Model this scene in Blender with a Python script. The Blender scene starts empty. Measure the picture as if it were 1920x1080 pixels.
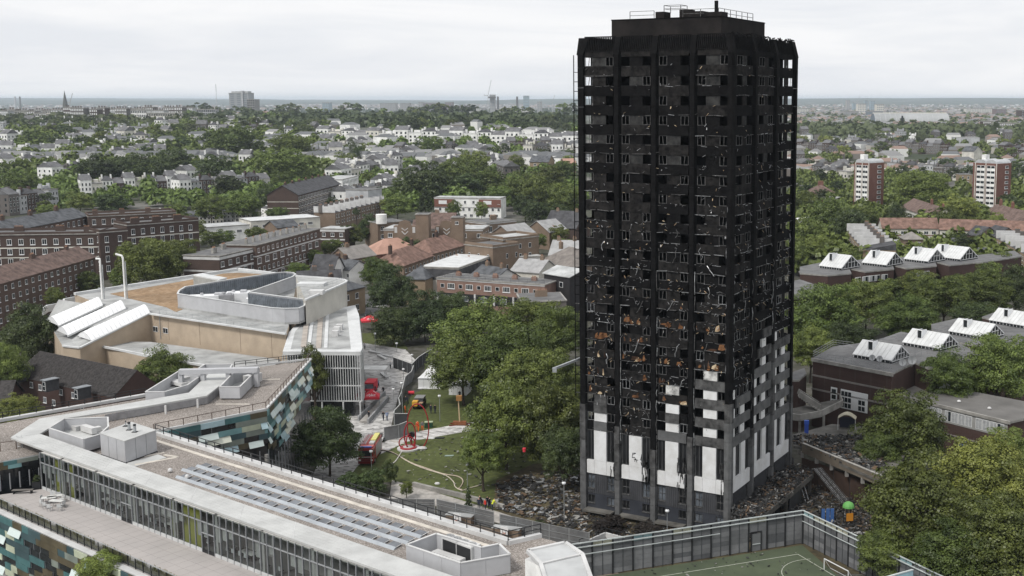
import bpy,math,random
import numpy as np
from mathutils import Vector,Matrix,noise as mnoise
S=bpy.context.scene
COL=S.collection
R=random.Random(7)
# ---------------------------------------------------------------- camera
F,CX,CY,H,PT=2178.,1215.,490.,58.6,math.radians(7.92)
cp,sp_=math.cos(PT),math.sin(PT)
cam=bpy.data.cameras.new('camera');cam_o=bpy.data.objects.new('camera',cam);COL.objects.link(cam_o)
cam_o.location=(0,0,H);cam_o.rotation_euler=(math.pi/2-PT,0,0)
cam.sensor_fit='HORIZONTAL';cam.sensor_width=36;cam.lens=36*F/1920
cam.shift_x=-(CX-960)/1920;cam.shift_y=-(540-CY)/1920
cam.clip_start=1;cam.clip_end=60000
S.camera=cam_o
# ---------------------------------------------------------------- world and sun (bright overcast)
SUN_EL,SUN_AZ=math.radians(52),math.radians(222)
w=bpy.data.worlds.new('World');S.world=w;w.use_nodes=True
nt=w.node_tree;nt.nodes.clear();N=nt.nodes.new;Lk=nt.links.new
out=N('ShaderNodeOutputWorld');mixs=N('ShaderNodeMixShader')
sky=N('ShaderNodeTexSky');sky.sky_type='NISHITA';sky.sun_disc=False
sky.sun_elevation=SUN_EL;sky.sun_rotation=SUN_AZ;sky.dust_density=3.0
b1=N('ShaderNodeBackground');b1.inputs[1].default_value=0.10;Lk(sky.outputs[0],b1.inputs[0])
tc=N('ShaderNodeTexCoord');mp=N('ShaderNodeMapping');mp.inputs['Scale'].default_value=(1.6,1.6,13.0)
Lk(tc.outputs['Generated'],mp.inputs[0])
n1=N('ShaderNodeTexNoise');n1.inputs['Scale'].default_value=2.2;n1.inputs['Detail'].default_value=7;n1.inputs['Roughness'].default_value=.55
n1.inputs['Distortion'].default_value=.6
Lk(mp.outputs[0],n1.inputs['Vector'])
cr=N('ShaderNodeValToRGB');cr.color_ramp.elements[0].position=.36;cr.color_ramp.elements[0].color=(.79,.81,.85,1)
cr.color_ramp.elements[1].position=.62;cr.color_ramp.elements[1].color=(.93,.93,.94,1)
Lk(n1.outputs['Fac'],cr.inputs[0])
b2=N('ShaderNodeBackground');b2.inputs[1].default_value=.955;Lk(cr.outputs[0],b2.inputs[0])
mixs.inputs[0].default_value=.93
Lk(b1.outputs[0],mixs.inputs[1]);Lk(b2.outputs[0],mixs.inputs[2]);Lk(mixs.outputs[0],out.inputs[0])
sl=bpy.data.lights.new('sun','SUN');so=bpy.data.objects.new('sun',sl);COL.objects.link(so)
sl.energy=2.3;sl.angle=math.radians(11);sl.color=(1,.965,.91)
sd=Vector((math.sin(SUN_AZ)*math.cos(SUN_EL),math.cos(SUN_AZ)*math.cos(SUN_EL),math.sin(SUN_EL)))
so.rotation_euler=sd.to_track_quat('Z','Y').to_euler();so.location=(0,0,300)
S.view_settings.view_transform='Standard';S.view_settings.look='None'
S.view_settings.exposure=0.2;S.view_settings.gamma=1
cy=S.cycles
S.render.engine='CYCLES';cy.max_bounces=5;cy.diffuse_bounces=2;cy.glossy_bounces=2;cy.transmission_bounces=3
cy.transparent_max_bounces=6;cy.volume_bounces=2;cy.use_denoising=True;cy.caustics_reflective=False;cy.caustics_refractive=False
cy.use_adaptive_sampling=True;cy.adaptive_threshold=.015
# ---------------------------------------------------------------- projection helpers: a pixel of the 1920x1080 photograph met with a level plane / the ground
def ray(px,py):
 u=(px-CX)/F;v=(CY-py)/F
 return (u,cp+v*sp_,-sp_+v*cp)
def P(px,py,z=0.):
 d=ray(px,py);t=(z-H)/d[2]
 return (d[0]*t,d[1]*t,z)
def D(px,py,Y):
 d=ray(px,py);t=Y/d[1]
 return (d[0]*t,Y,H+d[2]*t)
def Qp(x,y,z):
 dz=z-H;zc=y*cp-dz*sp_
 return (CX+F*x/zc,CY-F*(y*sp_+dz*cp)/zc)
def sst(a,b,x):
 t=min(1,max(0,(x-a)/(b-a)));return t*t*(3-2*t)
def g(x,y):
 if y<420:return 0.
 s=x/y
 left=sst(.0,-.09,s) if s<0 else 0.
 h=24*left*sst(560,1350,y)*(1-sst(2000,3600,y))
 h +=(1-left)*9*sst(900,1700,y)*(1-sst(2600,4200,y))
 h += 3*math.sin(x*.0021+1)*math.sin(y*.0017)*sst(700,1500,y)
 far=sst(9000,15500,y)
 h += far*(62+18*math.sin(x*.00045+.6)+9*math.sin(x*.0013+2.2)+5*math.sin(x*.0031))
 return h
def PG(px,py,ymin=60.,ymax=16000.):
 y=ymin;px_,py_=px,py;prev=None
 d=ray(px,py)
 if d[2]>= 0:
  return D(px,py,ymax)
 while y<ymax:
  t=y/d[1];z=H+d[2]*t;x=d[0]*t;gg=g(x,y)
  if z <= gg:
   lo,hi=y/1.03,y
   for _ in range(12):
    m=(lo+hi)/2;t=m/d[1]
    if H+d[2]*t <= g(d[0]*t,m):hi=m
    else:lo=m
   t=hi/d[1];return (d[0]*t,hi,g(d[0]*t,hi))
  y *= 1.03
 return D(px,py,ymax)
# ---------------------------------------------------------------- materials
MATS={}
def M(name,col,rough=.8,var=.12,sc=.6,bump=0.,bsc=8.,metal=0.,spec=.2,alpha=None,col2=None,det=5):
 if name in MATS:return MATS[name]
 m=bpy.data.materials.new(name);m.use_nodes=True;MATS[name]=m
 t=m.node_tree;b=t.nodes['Principled BSDF']
 b.inputs['Roughness'].default_value=rough;b.inputs['Metallic'].default_value=metal
 b.inputs['Specular IOR Level'].default_value=spec
 c2=col2 if col2 else tuple(max(0,v*(1-2.2*var)) for v in col)
 c1=col if col2 else tuple(min(1,v*(1+1.2*var)) for v in col)
 if var or col2:
  ge=t.nodes.new('ShaderNodeNewGeometry')
  n=t.nodes.new('ShaderNodeTexNoise');n.inputs['Scale'].default_value=sc;n.inputs['Detail'].default_value=det;n.inputs['Roughness'].default_value=.62
  t.links.new(ge.outputs['Position'],n.inputs['Vector'])
  r=t.nodes.new('ShaderNodeValToRGB');r.color_ramp.elements[0].position=.34;r.color_ramp.elements[1].position=.64
  r.color_ramp.elements[0].color=(*c2,1);r.color_ramp.elements[1].color=(*c1,1)
  t.links.new(n.outputs['Fac'],r.inputs[0]);t.links.new(r.outputs[0],b.inputs['Base Color'])
 else:
  b.inputs['Base Color'].default_value=(*col,1)
 if bump:
  ge2=t.nodes.new('ShaderNodeNewGeometry')
  n2=t.nodes.new('ShaderNodeTexNoise');n2.inputs['Scale'].default_value=bsc;n2.inputs['Detail'].default_value=3
  t.links.new(ge2.outputs['Position'],n2.inputs['Vector'])
  bp=t.nodes.new('ShaderNodeBump');bp.inputs['Strength'].default_value=bump;bp.inputs['Distance'].default_value=.1
  t.links.new(n2.outputs['Fac'],bp.inputs['Height']);t.links.new(bp.outputs[0],b.inputs['Normal'])
 return m
def ramp_mat(name,kind,stops,scale,rough=.9,coord='pos',smooth=True,stretch=None,bump=0.):
 if name in MATS:return MATS[name]
 m=bpy.data.materials.new(name);m.use_nodes=True;MATS[name]=m
 t=m.node_tree;b=t.nodes['Principled BSDF'];b.inputs['Roughness'].default_value=rough;b.inputs['Specular IOR Level'].default_value=.2
 ge=t.nodes.new('ShaderNodeNewGeometry');src=ge.outputs['Position']
 if stretch:
  mpn=t.nodes.new('ShaderNodeMapping');mpn.inputs['Scale'].default_value=stretch[0];mpn.inputs['Rotation'].default_value=(0,0,stretch[1])
  t.links.new(src,mpn.inputs[0]);src=mpn.outputs[0]
 if kind == 'noise':
  n=t.nodes.new('ShaderNodeTexNoise');n.inputs['Scale'].default_value=scale;n.inputs['Detail'].default_value=8;n.inputs['Roughness'].default_value=.68;o=n.outputs['Fac']
 else:
  n=t.nodes.new('ShaderNodeTexVoronoi');n.inputs['Scale'].default_value=scale
  sep=t.nodes.new('ShaderNodeSeparateColor');t.links.new(n.outputs['Color'],sep.inputs[0]);o=sep.outputs[0]
 t.links.new(src,n.inputs['Vector'])
 r=t.nodes.new('ShaderNodeValToRGB');el=r.color_ramp.elements
 el[0].position,el[0].color=stops[0][0],(*stops[0][1],1);el[1].position,el[1].color=stops[-1][0],(*stops[-1][1],1)
 for p_,c_ in stops[1:-1]:
  e=el.new(p_);e.color=(*c_,1)
 t.links.new(o,r.inputs[0])
 n3=t.nodes.new('ShaderNodeTexNoise');n3.inputs['Scale'].default_value=.12;n3.inputs['Detail'].default_value=4
 t.links.new(ge.outputs['Position'],n3.inputs['Vector'])
 mr=t.nodes.new('ShaderNodeMapRange');mr.inputs[1].default_value=.3;mr.inputs[2].default_value=.7;mr.inputs[3].default_value=.78;mr.inputs[4].default_value=1.15
 t.links.new(n3.outputs['Fac'],mr.inputs[0])
 mu=t.nodes.new('ShaderNodeVectorMath');mu.operation='SCALE';t.links.new(r.outputs[0],mu.inputs[0]);t.links.new(mr.outputs[0],mu.inputs['Scale'])
 t.links.new(mu.outputs[0],b.inputs['Base Color'])
 if bump:
  bp=t.nodes.new('ShaderNodeBump');bp.inputs['Strength'].default_value=bump;bp.inputs['Distance'].default_value=.05
  t.links.new(o,bp.inputs['Height']);t.links.new(bp.outputs[0],b.inputs['Normal'])
 return m
def brick_mat(name,c1,c2,mortar,scale=1.0,rot=0.):
 if name in MATS:return MATS[name]
 m=bpy.data.materials.new(name);m.use_nodes=True;MATS[name]=m
 t=m.node_tree;b=t.nodes['Principled BSDF'];b.inputs['Roughness'].default_value=.9;b.inputs['Specular IOR Level'].default_value=.15
 ge=t.nodes.new('ShaderNodeNewGeometry')
 sx=t.nodes.new('ShaderNodeSeparateXYZ');t.links.new(ge.outputs['Position'],sx.inputs[0])
 ad=t.nodes.new('ShaderNodeMath');ad.operation='ADD';t.links.new(sx.outputs[0],ad.inputs[0]);t.links.new(sx.outputs[1],ad.inputs[1])
 cx=t.nodes.new('ShaderNodeCombineXYZ');t.links.new(ad.outputs[0],cx.inputs[0]);t.links.new(sx.outputs[2],cx.inputs[1])
 br=t.nodes.new('ShaderNodeTexBrick');br.inputs['Scale'].default_value=4.4/scale
 br.inputs['Color1'].default_value=(*c1,1);br.inputs['Color2'].default_value=(*c2,1);br.inputs['Mortar'].default_value=(*mortar,1);br.inputs['Mortar Size'].default_value=.012
 t.links.new(cx.outputs[0],br.inputs['Vector'])
 n=t.nodes.new('ShaderNodeTexNoise');n.inputs['Scale'].default_value=.35;n.inputs['Detail'].default_value=6;t.links.new(ge.outputs['Position'],n.inputs['Vector'])
 mr=t.nodes.new('ShaderNodeMapRange');mr.inputs[1].default_value=.3;mr.inputs[2].default_value=.7;mr.inputs[3].default_value=.86;mr.inputs[4].default_value=1.1
 t.links.new(n.outputs['Fac'],mr.inputs[0])
 mu=t.nodes.new('ShaderNodeVectorMath');mu.operation='SCALE';t.links.new(br.outputs[0],mu.inputs[0]);t.links.new(mr.outputs[0],mu.inputs['Scale'])
 t.links.new(mu.outputs[0],b.inputs['Base Color'])
 return m
def leaf_mat(name,col,col2,tr=.2):
 if name in MATS:return MATS[name]
 m=bpy.data.materials.new(name);m.use_nodes=True;MATS[name]=m
 t=m.node_tree;t.nodes.clear();n=t.nodes.new
 o=n('ShaderNodeOutputMaterial');ge=n('ShaderNodeNewGeometry');oi=n('ShaderNodeObjectInfo')
 ns=n('ShaderNodeTexNoise');ns.inputs['Scale'].default_value=.45;ns.inputs['Detail'].default_value=6;ns.inputs['Roughness'].default_value=.7
 t.links.new(ge.outputs['Position'],ns.inputs['Vector'])
 r=n('ShaderNodeValToRGB');r.color_ramp.elements[0].position=.35;r.color_ramp.elements[1].position=.68
 r.color_ramp.elements[0].color=(*col2,1);r.color_ramp.elements[1].color=(*col,1)
 t.links.new(ns.outputs['Fac'],r.inputs[0])
 hs=n('ShaderNodeHueSaturation')
 mr=n('ShaderNodeMapRange');mr.inputs[3].default_value=.485;mr.inputs[4].default_value=.515;t.links.new(oi.outputs['Random'],mr.inputs[0])
 m2=n('ShaderNodeMath');m2.operation='FRACT';m3=n('ShaderNodeMath');m3.operation='MULTIPLY';m3.inputs[1].default_value=7.31
 t.links.new(oi.outputs['Random'],m3.inputs[0]);t.links.new(m3.outputs[0],m2.inputs[0])
 mr2=n('ShaderNodeMapRange');mr2.inputs[3].default_value=.68;mr2.inputs[4].default_value=1.3;t.links.new(m2.outputs[0],mr2.inputs[0])
 t.links.new(mr.outputs[0],hs.inputs['Hue']);t.links.new(mr2.outputs[0],hs.inputs['Value']);t.links.new(r.outputs[0],hs.inputs['Color'])
 df=n('ShaderNodeBsdfDiffuse');tl=n('ShaderNodeBsdfTranslucent');gl=n('ShaderNodeBsdfGlossy');gl.inputs['Roughness'].default_value=.45
 gl.inputs['Color'].default_value=(.5,.5,.5,1)
 mx=n('ShaderNodeMixShader');mx.inputs[0].default_value=tr;mg=n('ShaderNodeMixShader');mg.inputs[0].default_value=.045
 t.links.new(hs.outputs[0],df.inputs[0]);t.links.new(hs.outputs[0],tl.inputs[0])
 t.links.new(df.outputs[0],mx.inputs[1]);t.links.new(tl.outputs[0],mx.inputs[2])
 t.links.new(mx.outputs[0],mg.inputs[1]);t.links.new(gl.outputs[0],mg.inputs[2]);t.links.new(mg.outputs[0],o.inputs[0])
 return m
def glass_mat(name,col=(.02,.025,.03),rough=.08):
 return M(name,col,rough,var=.3,sc=.5,spec=.6)
# ---------------------------------------------------------------- objects
def tag(o,label=None,cat=None,group=None,kind=None):
 if label:o['label']=label
 if cat:o['category']=cat
 if group:o['group']=group
 if kind:o['kind']=kind
 return o
def thing(name,label,cat,loc=(0,0,0),rz=0.,group=None):
 o=bpy.data.objects.new(name,None);COL.objects.link(o);o.location=loc;o.rotation_euler=(0,0,rz)
 o.empty_display_size=.3
 return tag(o,label,cat,group)
class MB:
 def __init__(s,o=(0,0,0),ex=(1,0)):
  s.v=[];s.f=[];s.m=[];s.mats=[];s.fr(o,ex)
 def fr(s,o,ex=(1,0)):
  l=math.hypot(*ex[:2]);s.o=tuple(o);s.ex=(ex[0]/l,ex[1]/l);return s
 def mi(s,m):
  if m not in s.mats:s.mats.append(m)
  return s.mats.index(m)
 def W(s,p):
  x,y,z=p;ex=s.ex
  return (s.o[0]+x*ex[0]-y*ex[1],s.o[1]+x*ex[1]+y*ex[0],s.o[2]+z)
 def add(s,pts,faces,m):
  k=len(s.v);s.v +=[s.W(p) for p in pts];i=s.mi(m)
  for f in faces:s.f.append(tuple(k+a for a in f));s.m.append(i)
  return s
 def box(s,x0,x1,y0,y1,z0,z1,m):
  return s.add([(x0,y0,z0),(x1,y0,z0),(x1,y1,z0),(x0,y1,z0),(x0,y0,z1),(x1,y0,z1),(x1,y1,z1),(x0,y1,z1)],[(0,3,2,1),(4,5,6,7),(0,1,5,4),(1,2,6,5),(2,3,7,6),(3,0,4,7)],m)
 def quad(s,a,b,c,d,m):return s.add([a,b,c,d],[(0,1,2,3)],m)
 def prism(s,pts,z0,z1,m,mtop=None):
  n=len(pts);ar=sum(pts[i][0]*pts[(i+1)% n][1]-pts[(i+1)% n][0]*pts[i][1] for i in range(n))
  if ar<0:pts=pts[::-1]
  z0s=z0 if isinstance(z0,(list,tuple)) else [z0]*n;z1s=z1 if isinstance(z1,(list,tuple)) else [z1]*n
  if ar<0:z0s=z0s[::-1];z1s=z1s[::-1]
  v=[(p[0],p[1],z0s[i]) for i,p in enumerate(pts)]+[(p[0],p[1],z1s[i]) for i,p in enumerate(pts)]
  s.add(v,[(i,(i+1)% n,n+(i+1)% n,n+i) for i in range(n)]+[tuple(range(n))[::-1]],m)
  s.add([v[n+i] for i in range(n)],[tuple(range(n))],mtop or m);return s
 def bar(s,a,b,w,h,m,up=(0,0,1)):
  a=Vector(a);b=Vector(b);d=(b-a)
  if d.length<1e-6:return s
  d.normalize();u=Vector(up)
  if abs(d.dot(u))>.99:u=Vector((1,0,0))
  x=d.cross(u).normalized();y=x.cross(d).normalized();x *= w/2;y *= h/2
  p=[a-x-y,a+x-y,a+x+y,a-x+y,b-x-y,b+x-y,b+x+y,b-x+y]
  return s.add([tuple(q) for q in p],[(0,1,2,3),(7,6,5,4),(0,4,5,1),(1,5,6,2),(2,6,7,3),(3,7,4,0)],m)
 def tube(s,pts,r,m,n=6,cap=True):
  rs=r if isinstance(r,(list,tuple)) else [r]*len(pts)
  V=[Vector(p) for p in pts];ring=[];pv=[];prev=None
  for i,p in enumerate(V):
   d=(V[min(i+1,len(V)-1)]-V[max(i-1,0)])
   d=d.normalized() if d.length>1e-9 else Vector((0,0,1))
   u=prev if prev is not None and abs(prev.dot(d))<.95 else (Vector((0,0,1)) if abs(d.z)<.9 else Vector((1,0,0)))
   x=d.cross(u).normalized();y=x.cross(d).normalized();prev=y
   for k in range(n):
    a=2*math.pi*k/n;pv.append(tuple(p+x*(rs[i]*math.cos(a))+y*(rs[i]*math.sin(a))))
  f=[]
  for i in range(len(V)-1):
   for k in range(n):f.append((i*n+k,i*n+(k+1)% n,(i+1)*n+(k+1)% n,(i+1)*n+k))
  if cap:f +=[tuple(range(n))[::-1],tuple((len(V)-1)*n+k for k in range(n))]
  return s.add(pv,f,m)
 def ell(s,c,r,m,nu=10,nv=6,half=False):
  pv=[];f=[];c=Vector(c)
  v0=0
  for j in range(nv+1):
   th=math.pi*(j/nv)*(0.5 if half else 1)
   for i in range(nu):
    a=2*math.pi*i/nu
    pv.append((c.x+r[0]*math.sin(th)*math.cos(a),c.y+r[1]*math.sin(th)*math.sin(a),c.z+r[2]*math.cos(th)))
  for j in range(nv):
   for i in range(nu):f.append((j*nu+i,(j+1)*nu+i,(j+1)*nu+(i+1)% nu,j*nu+(i+1)% nu))
  return s.add(pv,f,m)
 def mesh(s,name,off=(0,0,0)):
  me=bpy.data.meshes.new(name)
  me.from_pydata([(a-off[0],b-off[1],c-off[2]) for a,b,c in s.v],[],s.f)
  for m in s.mats:me.materials.append(m)
  if len(s.mats)>1:me.polygons.foreach_set('material_index',s.m)
  me.update();return me
 def build(s,name,parent=None,label=None,cat=None,group=None,kind=None,smooth=False):
  if parent is None:
   a=np.array(s.v);off=(float((a[:,0].min()+a[:,0].max())/2),float((a[:,1].min()+a[:,1].max())/2),float(a[:,2].min()))
  else:
   p=parent;off=Vector((0,0,0))
   while p:off=off+p.location;p=p.parent
  me=s.mesh(name,off);o=bpy.data.objects.new(name,me);COL.objects.link(o)
  if smooth:me.polygons.foreach_set('use_smooth',[True]*len(me.polygons))
  if parent is None:o.location=off
  else:o.parent=parent
  return tag(o,label,cat,group,kind)
def inst(name,me,parent=None,loc=(0,0,0),rz=0.,sc=(1,1,1),label=None,cat=None,group=None,kind=None,rx=0.,ry=0.):
 o=bpy.data.objects.new(name,me);COL.objects.link(o);o.location=loc;o.rotation_euler=(rx,ry,rz);o.scale=sc
 if parent:o.parent=parent
 return tag(o,label,cat,group,kind)
def copy_tree(o,parent=None):
 c=o.copy();COL.objects.link(c)
 if parent:c.parent=parent
 for ch in o.children:copy_tree(ch,c)
 return c
ORD=['first','second','third','fourth','fifth','sixth','seventh','eighth','ninth','tenth','eleventh','twelfth','thirteenth','fourteenth','fifteenth','sixteenth','seventeenth','eighteenth','nineteenth','twentieth']
def ordn(i):
 if i<20:return ORD[i]
 t={2:'twenty',3:'thirty',4:'forty',5:'fifty',6:'sixty',7:'seventy',8:'eighty',9:'ninety'}
 k=i+1
 if k % 10 == 0:return {20:'twentieth',30:'thirtieth',40:'fortieth',50:'fiftieth',60:'sixtieth',70:'seventieth',80:'eightieth',90:'ninetieth'}[k]
 return t[k//10]+'-'+ORD[k % 10-1]
def rail(mb,pts,h,m,step=2.,rr=.035,rows=2,post=.04):
 for i in range(len(pts)-1):
  a=Vector(pts[i]);b=Vector(pts[i+1]);L=(b-a).length;n=max(1,round(L/step))
  for k in range(rows):
   z=Vector((0,0,h*(k+1)/rows));mb.bar(a+z,b+z,rr*1.6,rr*1.6,m)
  for k in range(n+(i == len(pts)-2)):
   q=a.lerp(b,k/n);mb.bar(q,q+Vector((0,0,h)),post,post,m)
def W2(p,z):return (p[0],p[1],z)
# ---------------------------------------------------------------- shared materials
LEAF=leaf_mat('foliage',(.19,.24,.056),(.038,.058,.018))
LEAFD=leaf_mat('foliage_dark',(.098,.132,.042),(.022,.035,.015))
LEAFY=leaf_mat('foliage_light',(.25,.285,.065),(.075,.10,.028))
LEAFF=leaf_mat('foliage_far',(.125,.15,.062),(.05,.07,.032),.2)
LEAFR=leaf_mat('foliage_copper',(.05,.042,.036),(.026,.022,.02),.15)
BARK=M('bark',(.075,.06,.048),.95,.3,3.)
WHITE=M('white_render',(.80,.80,.78),.75,.10,.25)
CREAM=M('cream_render',(.62,.60,.54),.8,.1,.25)
GREYR=M('grey_render',(.42,.43,.44),.8,.1,.25)
FRAME=M('window_frame_white',(.72,.73,.73),.5,0)
GLASS=glass_mat('window_glass')
GLASSL=glass_mat('window_glass_pale',(.11,.125,.145),.12)
SLATE=M('slate_roof',(.095,.10,.108),.75,.22,.5)
SLATED=M('dark_slate_roof',(.07,.07,.075),.8,.2,.5)
FELT=M('felt_roof',(.165,.165,.165),.9,.16,.35,col2=(.105,.105,.107))
FELTL=M('pale_flat_roof',(.42,.43,.43),.85,.14,.3)
TILEB=M('brown_tile_roof',(.15,.105,.09),.85,.2,.6)
TILER=M('red_tile_roof',(.20,.125,.10),.85,.2,.6)
BRK=brick_mat('brown_brick',(.112,.076,.062),(.09,.062,.052),(.16,.13,.11))
BRKD=brick_mat('dark_brick',(.085,.058,.048),(.066,.046,.04),(.10,.085,.075))
BRKR=brick_mat('red_brick',(.22,.095,.07),(.17,.075,.058),(.2,.15,.13))
BRKY=brick_mat('stock_brick',(.29,.22,.145),(.24,.185,.125),(.30,.25,.2))
BRKT=brick_mat('tan_brick',(.215,.16,.118),(.17,.127,.095),(.25,.2,.16))
BRKG=brick_mat('grey_brick',(.15,.135,.125),(.115,.105,.10),(.16,.15,.14))
CONC=M('concrete',(.30,.29,.27),.9,.16,.5,bump=.15)
CONCD=M('dark_concrete',(.12,.115,.105),.9,.2,.4,bump=.2)
STEEL=M('galvanised_steel',(.40,.42,.43),.45,.08,1.5,metal=.5)
BLACKM=M('black_metal',(.025,.026,.028),.5,0)
CHIM=M('chimney_pot',(.34,.2,.13),.9,.1,1.)
# ---------------------------------------------------------------- ground
def ground_material():
 m=bpy.data.materials.new('ground');m.use_nodes=True;t=m.node_tree;b=t.nodes['Principled BSDF'];b.inputs['Roughness'].default_value=.95
 b.inputs['Specular IOR Level'].default_value=.1
 n=t.nodes.new;L=t.links.new
 ge=n('ShaderNodeNewGeometry')
 def nz(sc,d=6):
  q=n('ShaderNodeTexNoise');q.inputs['Scale'].default_value=sc;q.inputs['Detail'].default_value=d;q.inputs['Roughness'].default_value=.65;L(ge.outputs['Position'],q.inputs['Vector']);return q.outputs['Fac']
 def rmp(src,st):
  r=n('ShaderNodeValToRGB');e=r.color_ramp.elements;e[0].position=st[0][0];e[0].color=(*st[0][1],1);e[1].position=st[-1][0];e[1].color=(*st[-1][1],1)
  for p_,c_ in st[1:-1]:q=e.new(p_);q.color=(*c_,1)
  L(src,r.inputs[0]);return r.outputs[0]
 near=rmp(nz(.35),[(.3,(.035,.04,.025)),(.5,(.07,.068,.055)),(.7,(.12,.115,.105))])
 town=rmp(nz(.02,9),[(.36,(.035,.048,.028)),(.5,(.06,.07,.045)),(.56,(.15,.145,.135)),(.66,(.28,.27,.26))])
 sx=n('ShaderNodeSeparateXYZ');L(ge.outputs['Position'],sx.inputs[0])
 mr=n('ShaderNodeMapRange');mr.inputs[1].default_value=350;mr.inputs[2].default_value=900;L(sx.outputs[1],mr.inputs[0])
 mx=n('ShaderNodeMix');mx.data_type='RGBA';L(mr.outputs[0],mx.inputs[0]);L(near,mx.inputs[6]);L(town,mx.inputs[7])
 hill=rmp(nz(.004,9),[(.38,(.03,.045,.03)),(.55,(.05,.065,.04)),(.63,(.16,.155,.15)),(.72,(.22,.21,.2))])
 mr2=n('ShaderNodeMapRange');mr2.inputs[1].default_value=4000;mr2.inputs[2].default_value=8000;L(sx.outputs[1],mr2.inputs[0])
 mx2=n('ShaderNodeMix');mx2.data_type='RGBA';L(mr2.outputs[0],mx2.inputs[0]);L(mx.outputs[2],mx2.inputs[6]);L(hill,mx2.inputs[7])
 L(mx2.outputs[2],b.inputs['Base Color']);return m
def make_ground():
 ys=[-400,-200,-60]+[20+i*40 for i in range(20)]
 y=860.
 while y<30000:ys.append(y);y *= 1.045
 nc=150;v=[];f=[]
 for Y in ys:
  for i in range(nc+1):
   s_=-1.5+3.0*i/nc;X=s_*(max(Y,0)+450)
   v.append((X,Y,g(X,Y)-.02))
 for j in range(len(ys)-1):
  for i in range(nc):
   k=j*(nc+1)+i;f.append((k,k+1,k+nc+2,k+nc+1))
 me=bpy.data.meshes.new('ground');me.from_pydata(v,[],f);me.materials.append(ground_material())
 me.polygons.foreach_set('use_smooth',[True]*len(f));me.update()
 o=bpy.data.objects.new('ground',me);COL.objects.link(o)
 tag(o,'ground under the estate running out to the far hills','ground',kind='structure')
make_ground()
# ---------------------------------------------------------------- trees
def crown_mesh(name,seed,npuff,nleaf,ls,mat,hz=1.0,shape='round'):
 """unit crown: radius 1 across, half-height hz, clumps of leaf-sized faces"""
 r=np.random.RandomState(seed)
 c=[];rad=[]
 tries=0
 while len(c)<npuff and tries<20000:
  tries += 1
  d=r.normal(size=3);d /= np.linalg.norm(d)
  if d[2]<-.8:continue
  t=r.uniform(.30,.86)**.6
  p=d*t
  if shape == 'cone':
   zz=r.uniform(-.9,.95);rr=(1-(zz+.9)/1.95)**.8*.85+.06;a=r.uniform(0,6.28);q=rr*r.uniform(.3,1)**.5
   p=np.array([q*math.cos(a),q*math.sin(a),zz])
  q=r.uniform(.13,.27)*(1.3 if t<.6 else 1.)
  if shape == 'cone':q *= .62
  if shape == 'column':p=p*np.array([.7,.7,1.])
  if c and min(np.linalg.norm(p-k) for k in c)<.11:continue
  c.append(p);rad.append(q)
 c=np.array(c);rad=np.array(rad)
 ph=r.uniform(0,6.28,4);dn=c/np.maximum(np.linalg.norm(c,axis=1),.05)[:,None]
 lum=1+.16*np.sin(3*np.arctan2(dn[:,1],dn[:,0])+ph[0]+2*dn[:,2])+.12*np.sin(5*dn[:,0]+ph[1])*np.cos(5*dn[:,1]+ph[2])+.10*np.sin(6*dn[:,2]+ph[3]);c=c*lum[:,None]
 k=r.randint(0,len(c),nleaf)
 d=r.normal(size=(nleaf,3));d[:,2]=np.where(d[:,2]<-.45,-d[:,2]*.6,d[:,2]);d /= np.linalg.norm(d,axis=1)[:,None]
 rr=rad[k]*(r.uniform(.72,1.08,nleaf)+(r.uniform(0,1,nleaf)<.07)*r.uniform(0,.35,nleaf))
 squ=np.array([1.,1.,.8])
 pos=c[k]+d*rr[:,None]*squ
 nor=d*.8+np.array([0,0,.3])+r.normal(size=(nleaf,3))*.3;nor /= np.linalg.norm(nor,axis=1)[:,None]
 up=r.normal(size=(nleaf,3));u=np.cross(nor,up);u /= np.linalg.norm(u,axis=1)[:,None];v=np.cross(nor,u)
 s=ls*r.uniform(.6,1.45,nleaf)[:,None];asp=r.uniform(.55,1.,nleaf)[:,None]
 pos=pos*np.array([1,1,hz])
 P4=np.stack([pos-u*s-v*s*asp*.4,pos+u*s*.2-v*s*asp,pos+u*s+v*s*asp*.3,pos-u*s*.1+v*s*asp],1).reshape(-1,3)
 me=bpy.data.meshes.new(name);me.vertices.add(nleaf*4);me.vertices.foreach_set('co',P4.ravel())
 me.loops.add(nleaf*4);me.loops.foreach_set('vertex_index',np.arange(nleaf*4,dtype=np.int32))
 me.polygons.add(nleaf);me.polygons.foreach_set('loop_start',np.arange(0,nleaf*4,4,dtype=np.int32));me.polygons.foreach_set('loop_total',np.full(nleaf,4,dtype=np.int32))
 me.materials.append(mat);me.update();me.validate();return me
def trunk_mesh(name,seed,forks=7):
 r=random.Random(seed);mb=MB()
 mb.tube([(0,0,0),(.02,.01,.35),(.0,.03,.7),(.03,0,1.1)],[.052,.04,.032,.016],BARK,8)
 for i in range(forks):
  a=i*2.4+r.random();z=.38+.5*i/forks;l=r.uniform(.4,.65)*(1.1-.5*i/forks)
  mb.tube([(0,0,z),(math.cos(a)*l*.4,math.sin(a)*l*.4,z+l*.45),(math.cos(a)*l*.8,math.sin(a)*l*.8,z+l*.95)],[.022,.015,.006],BARK,5)
 return mb.mesh(name)
TRUNKS=[trunk_mesh('trunk',3),trunk_mesh('trunk',8)]
CR={}
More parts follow.
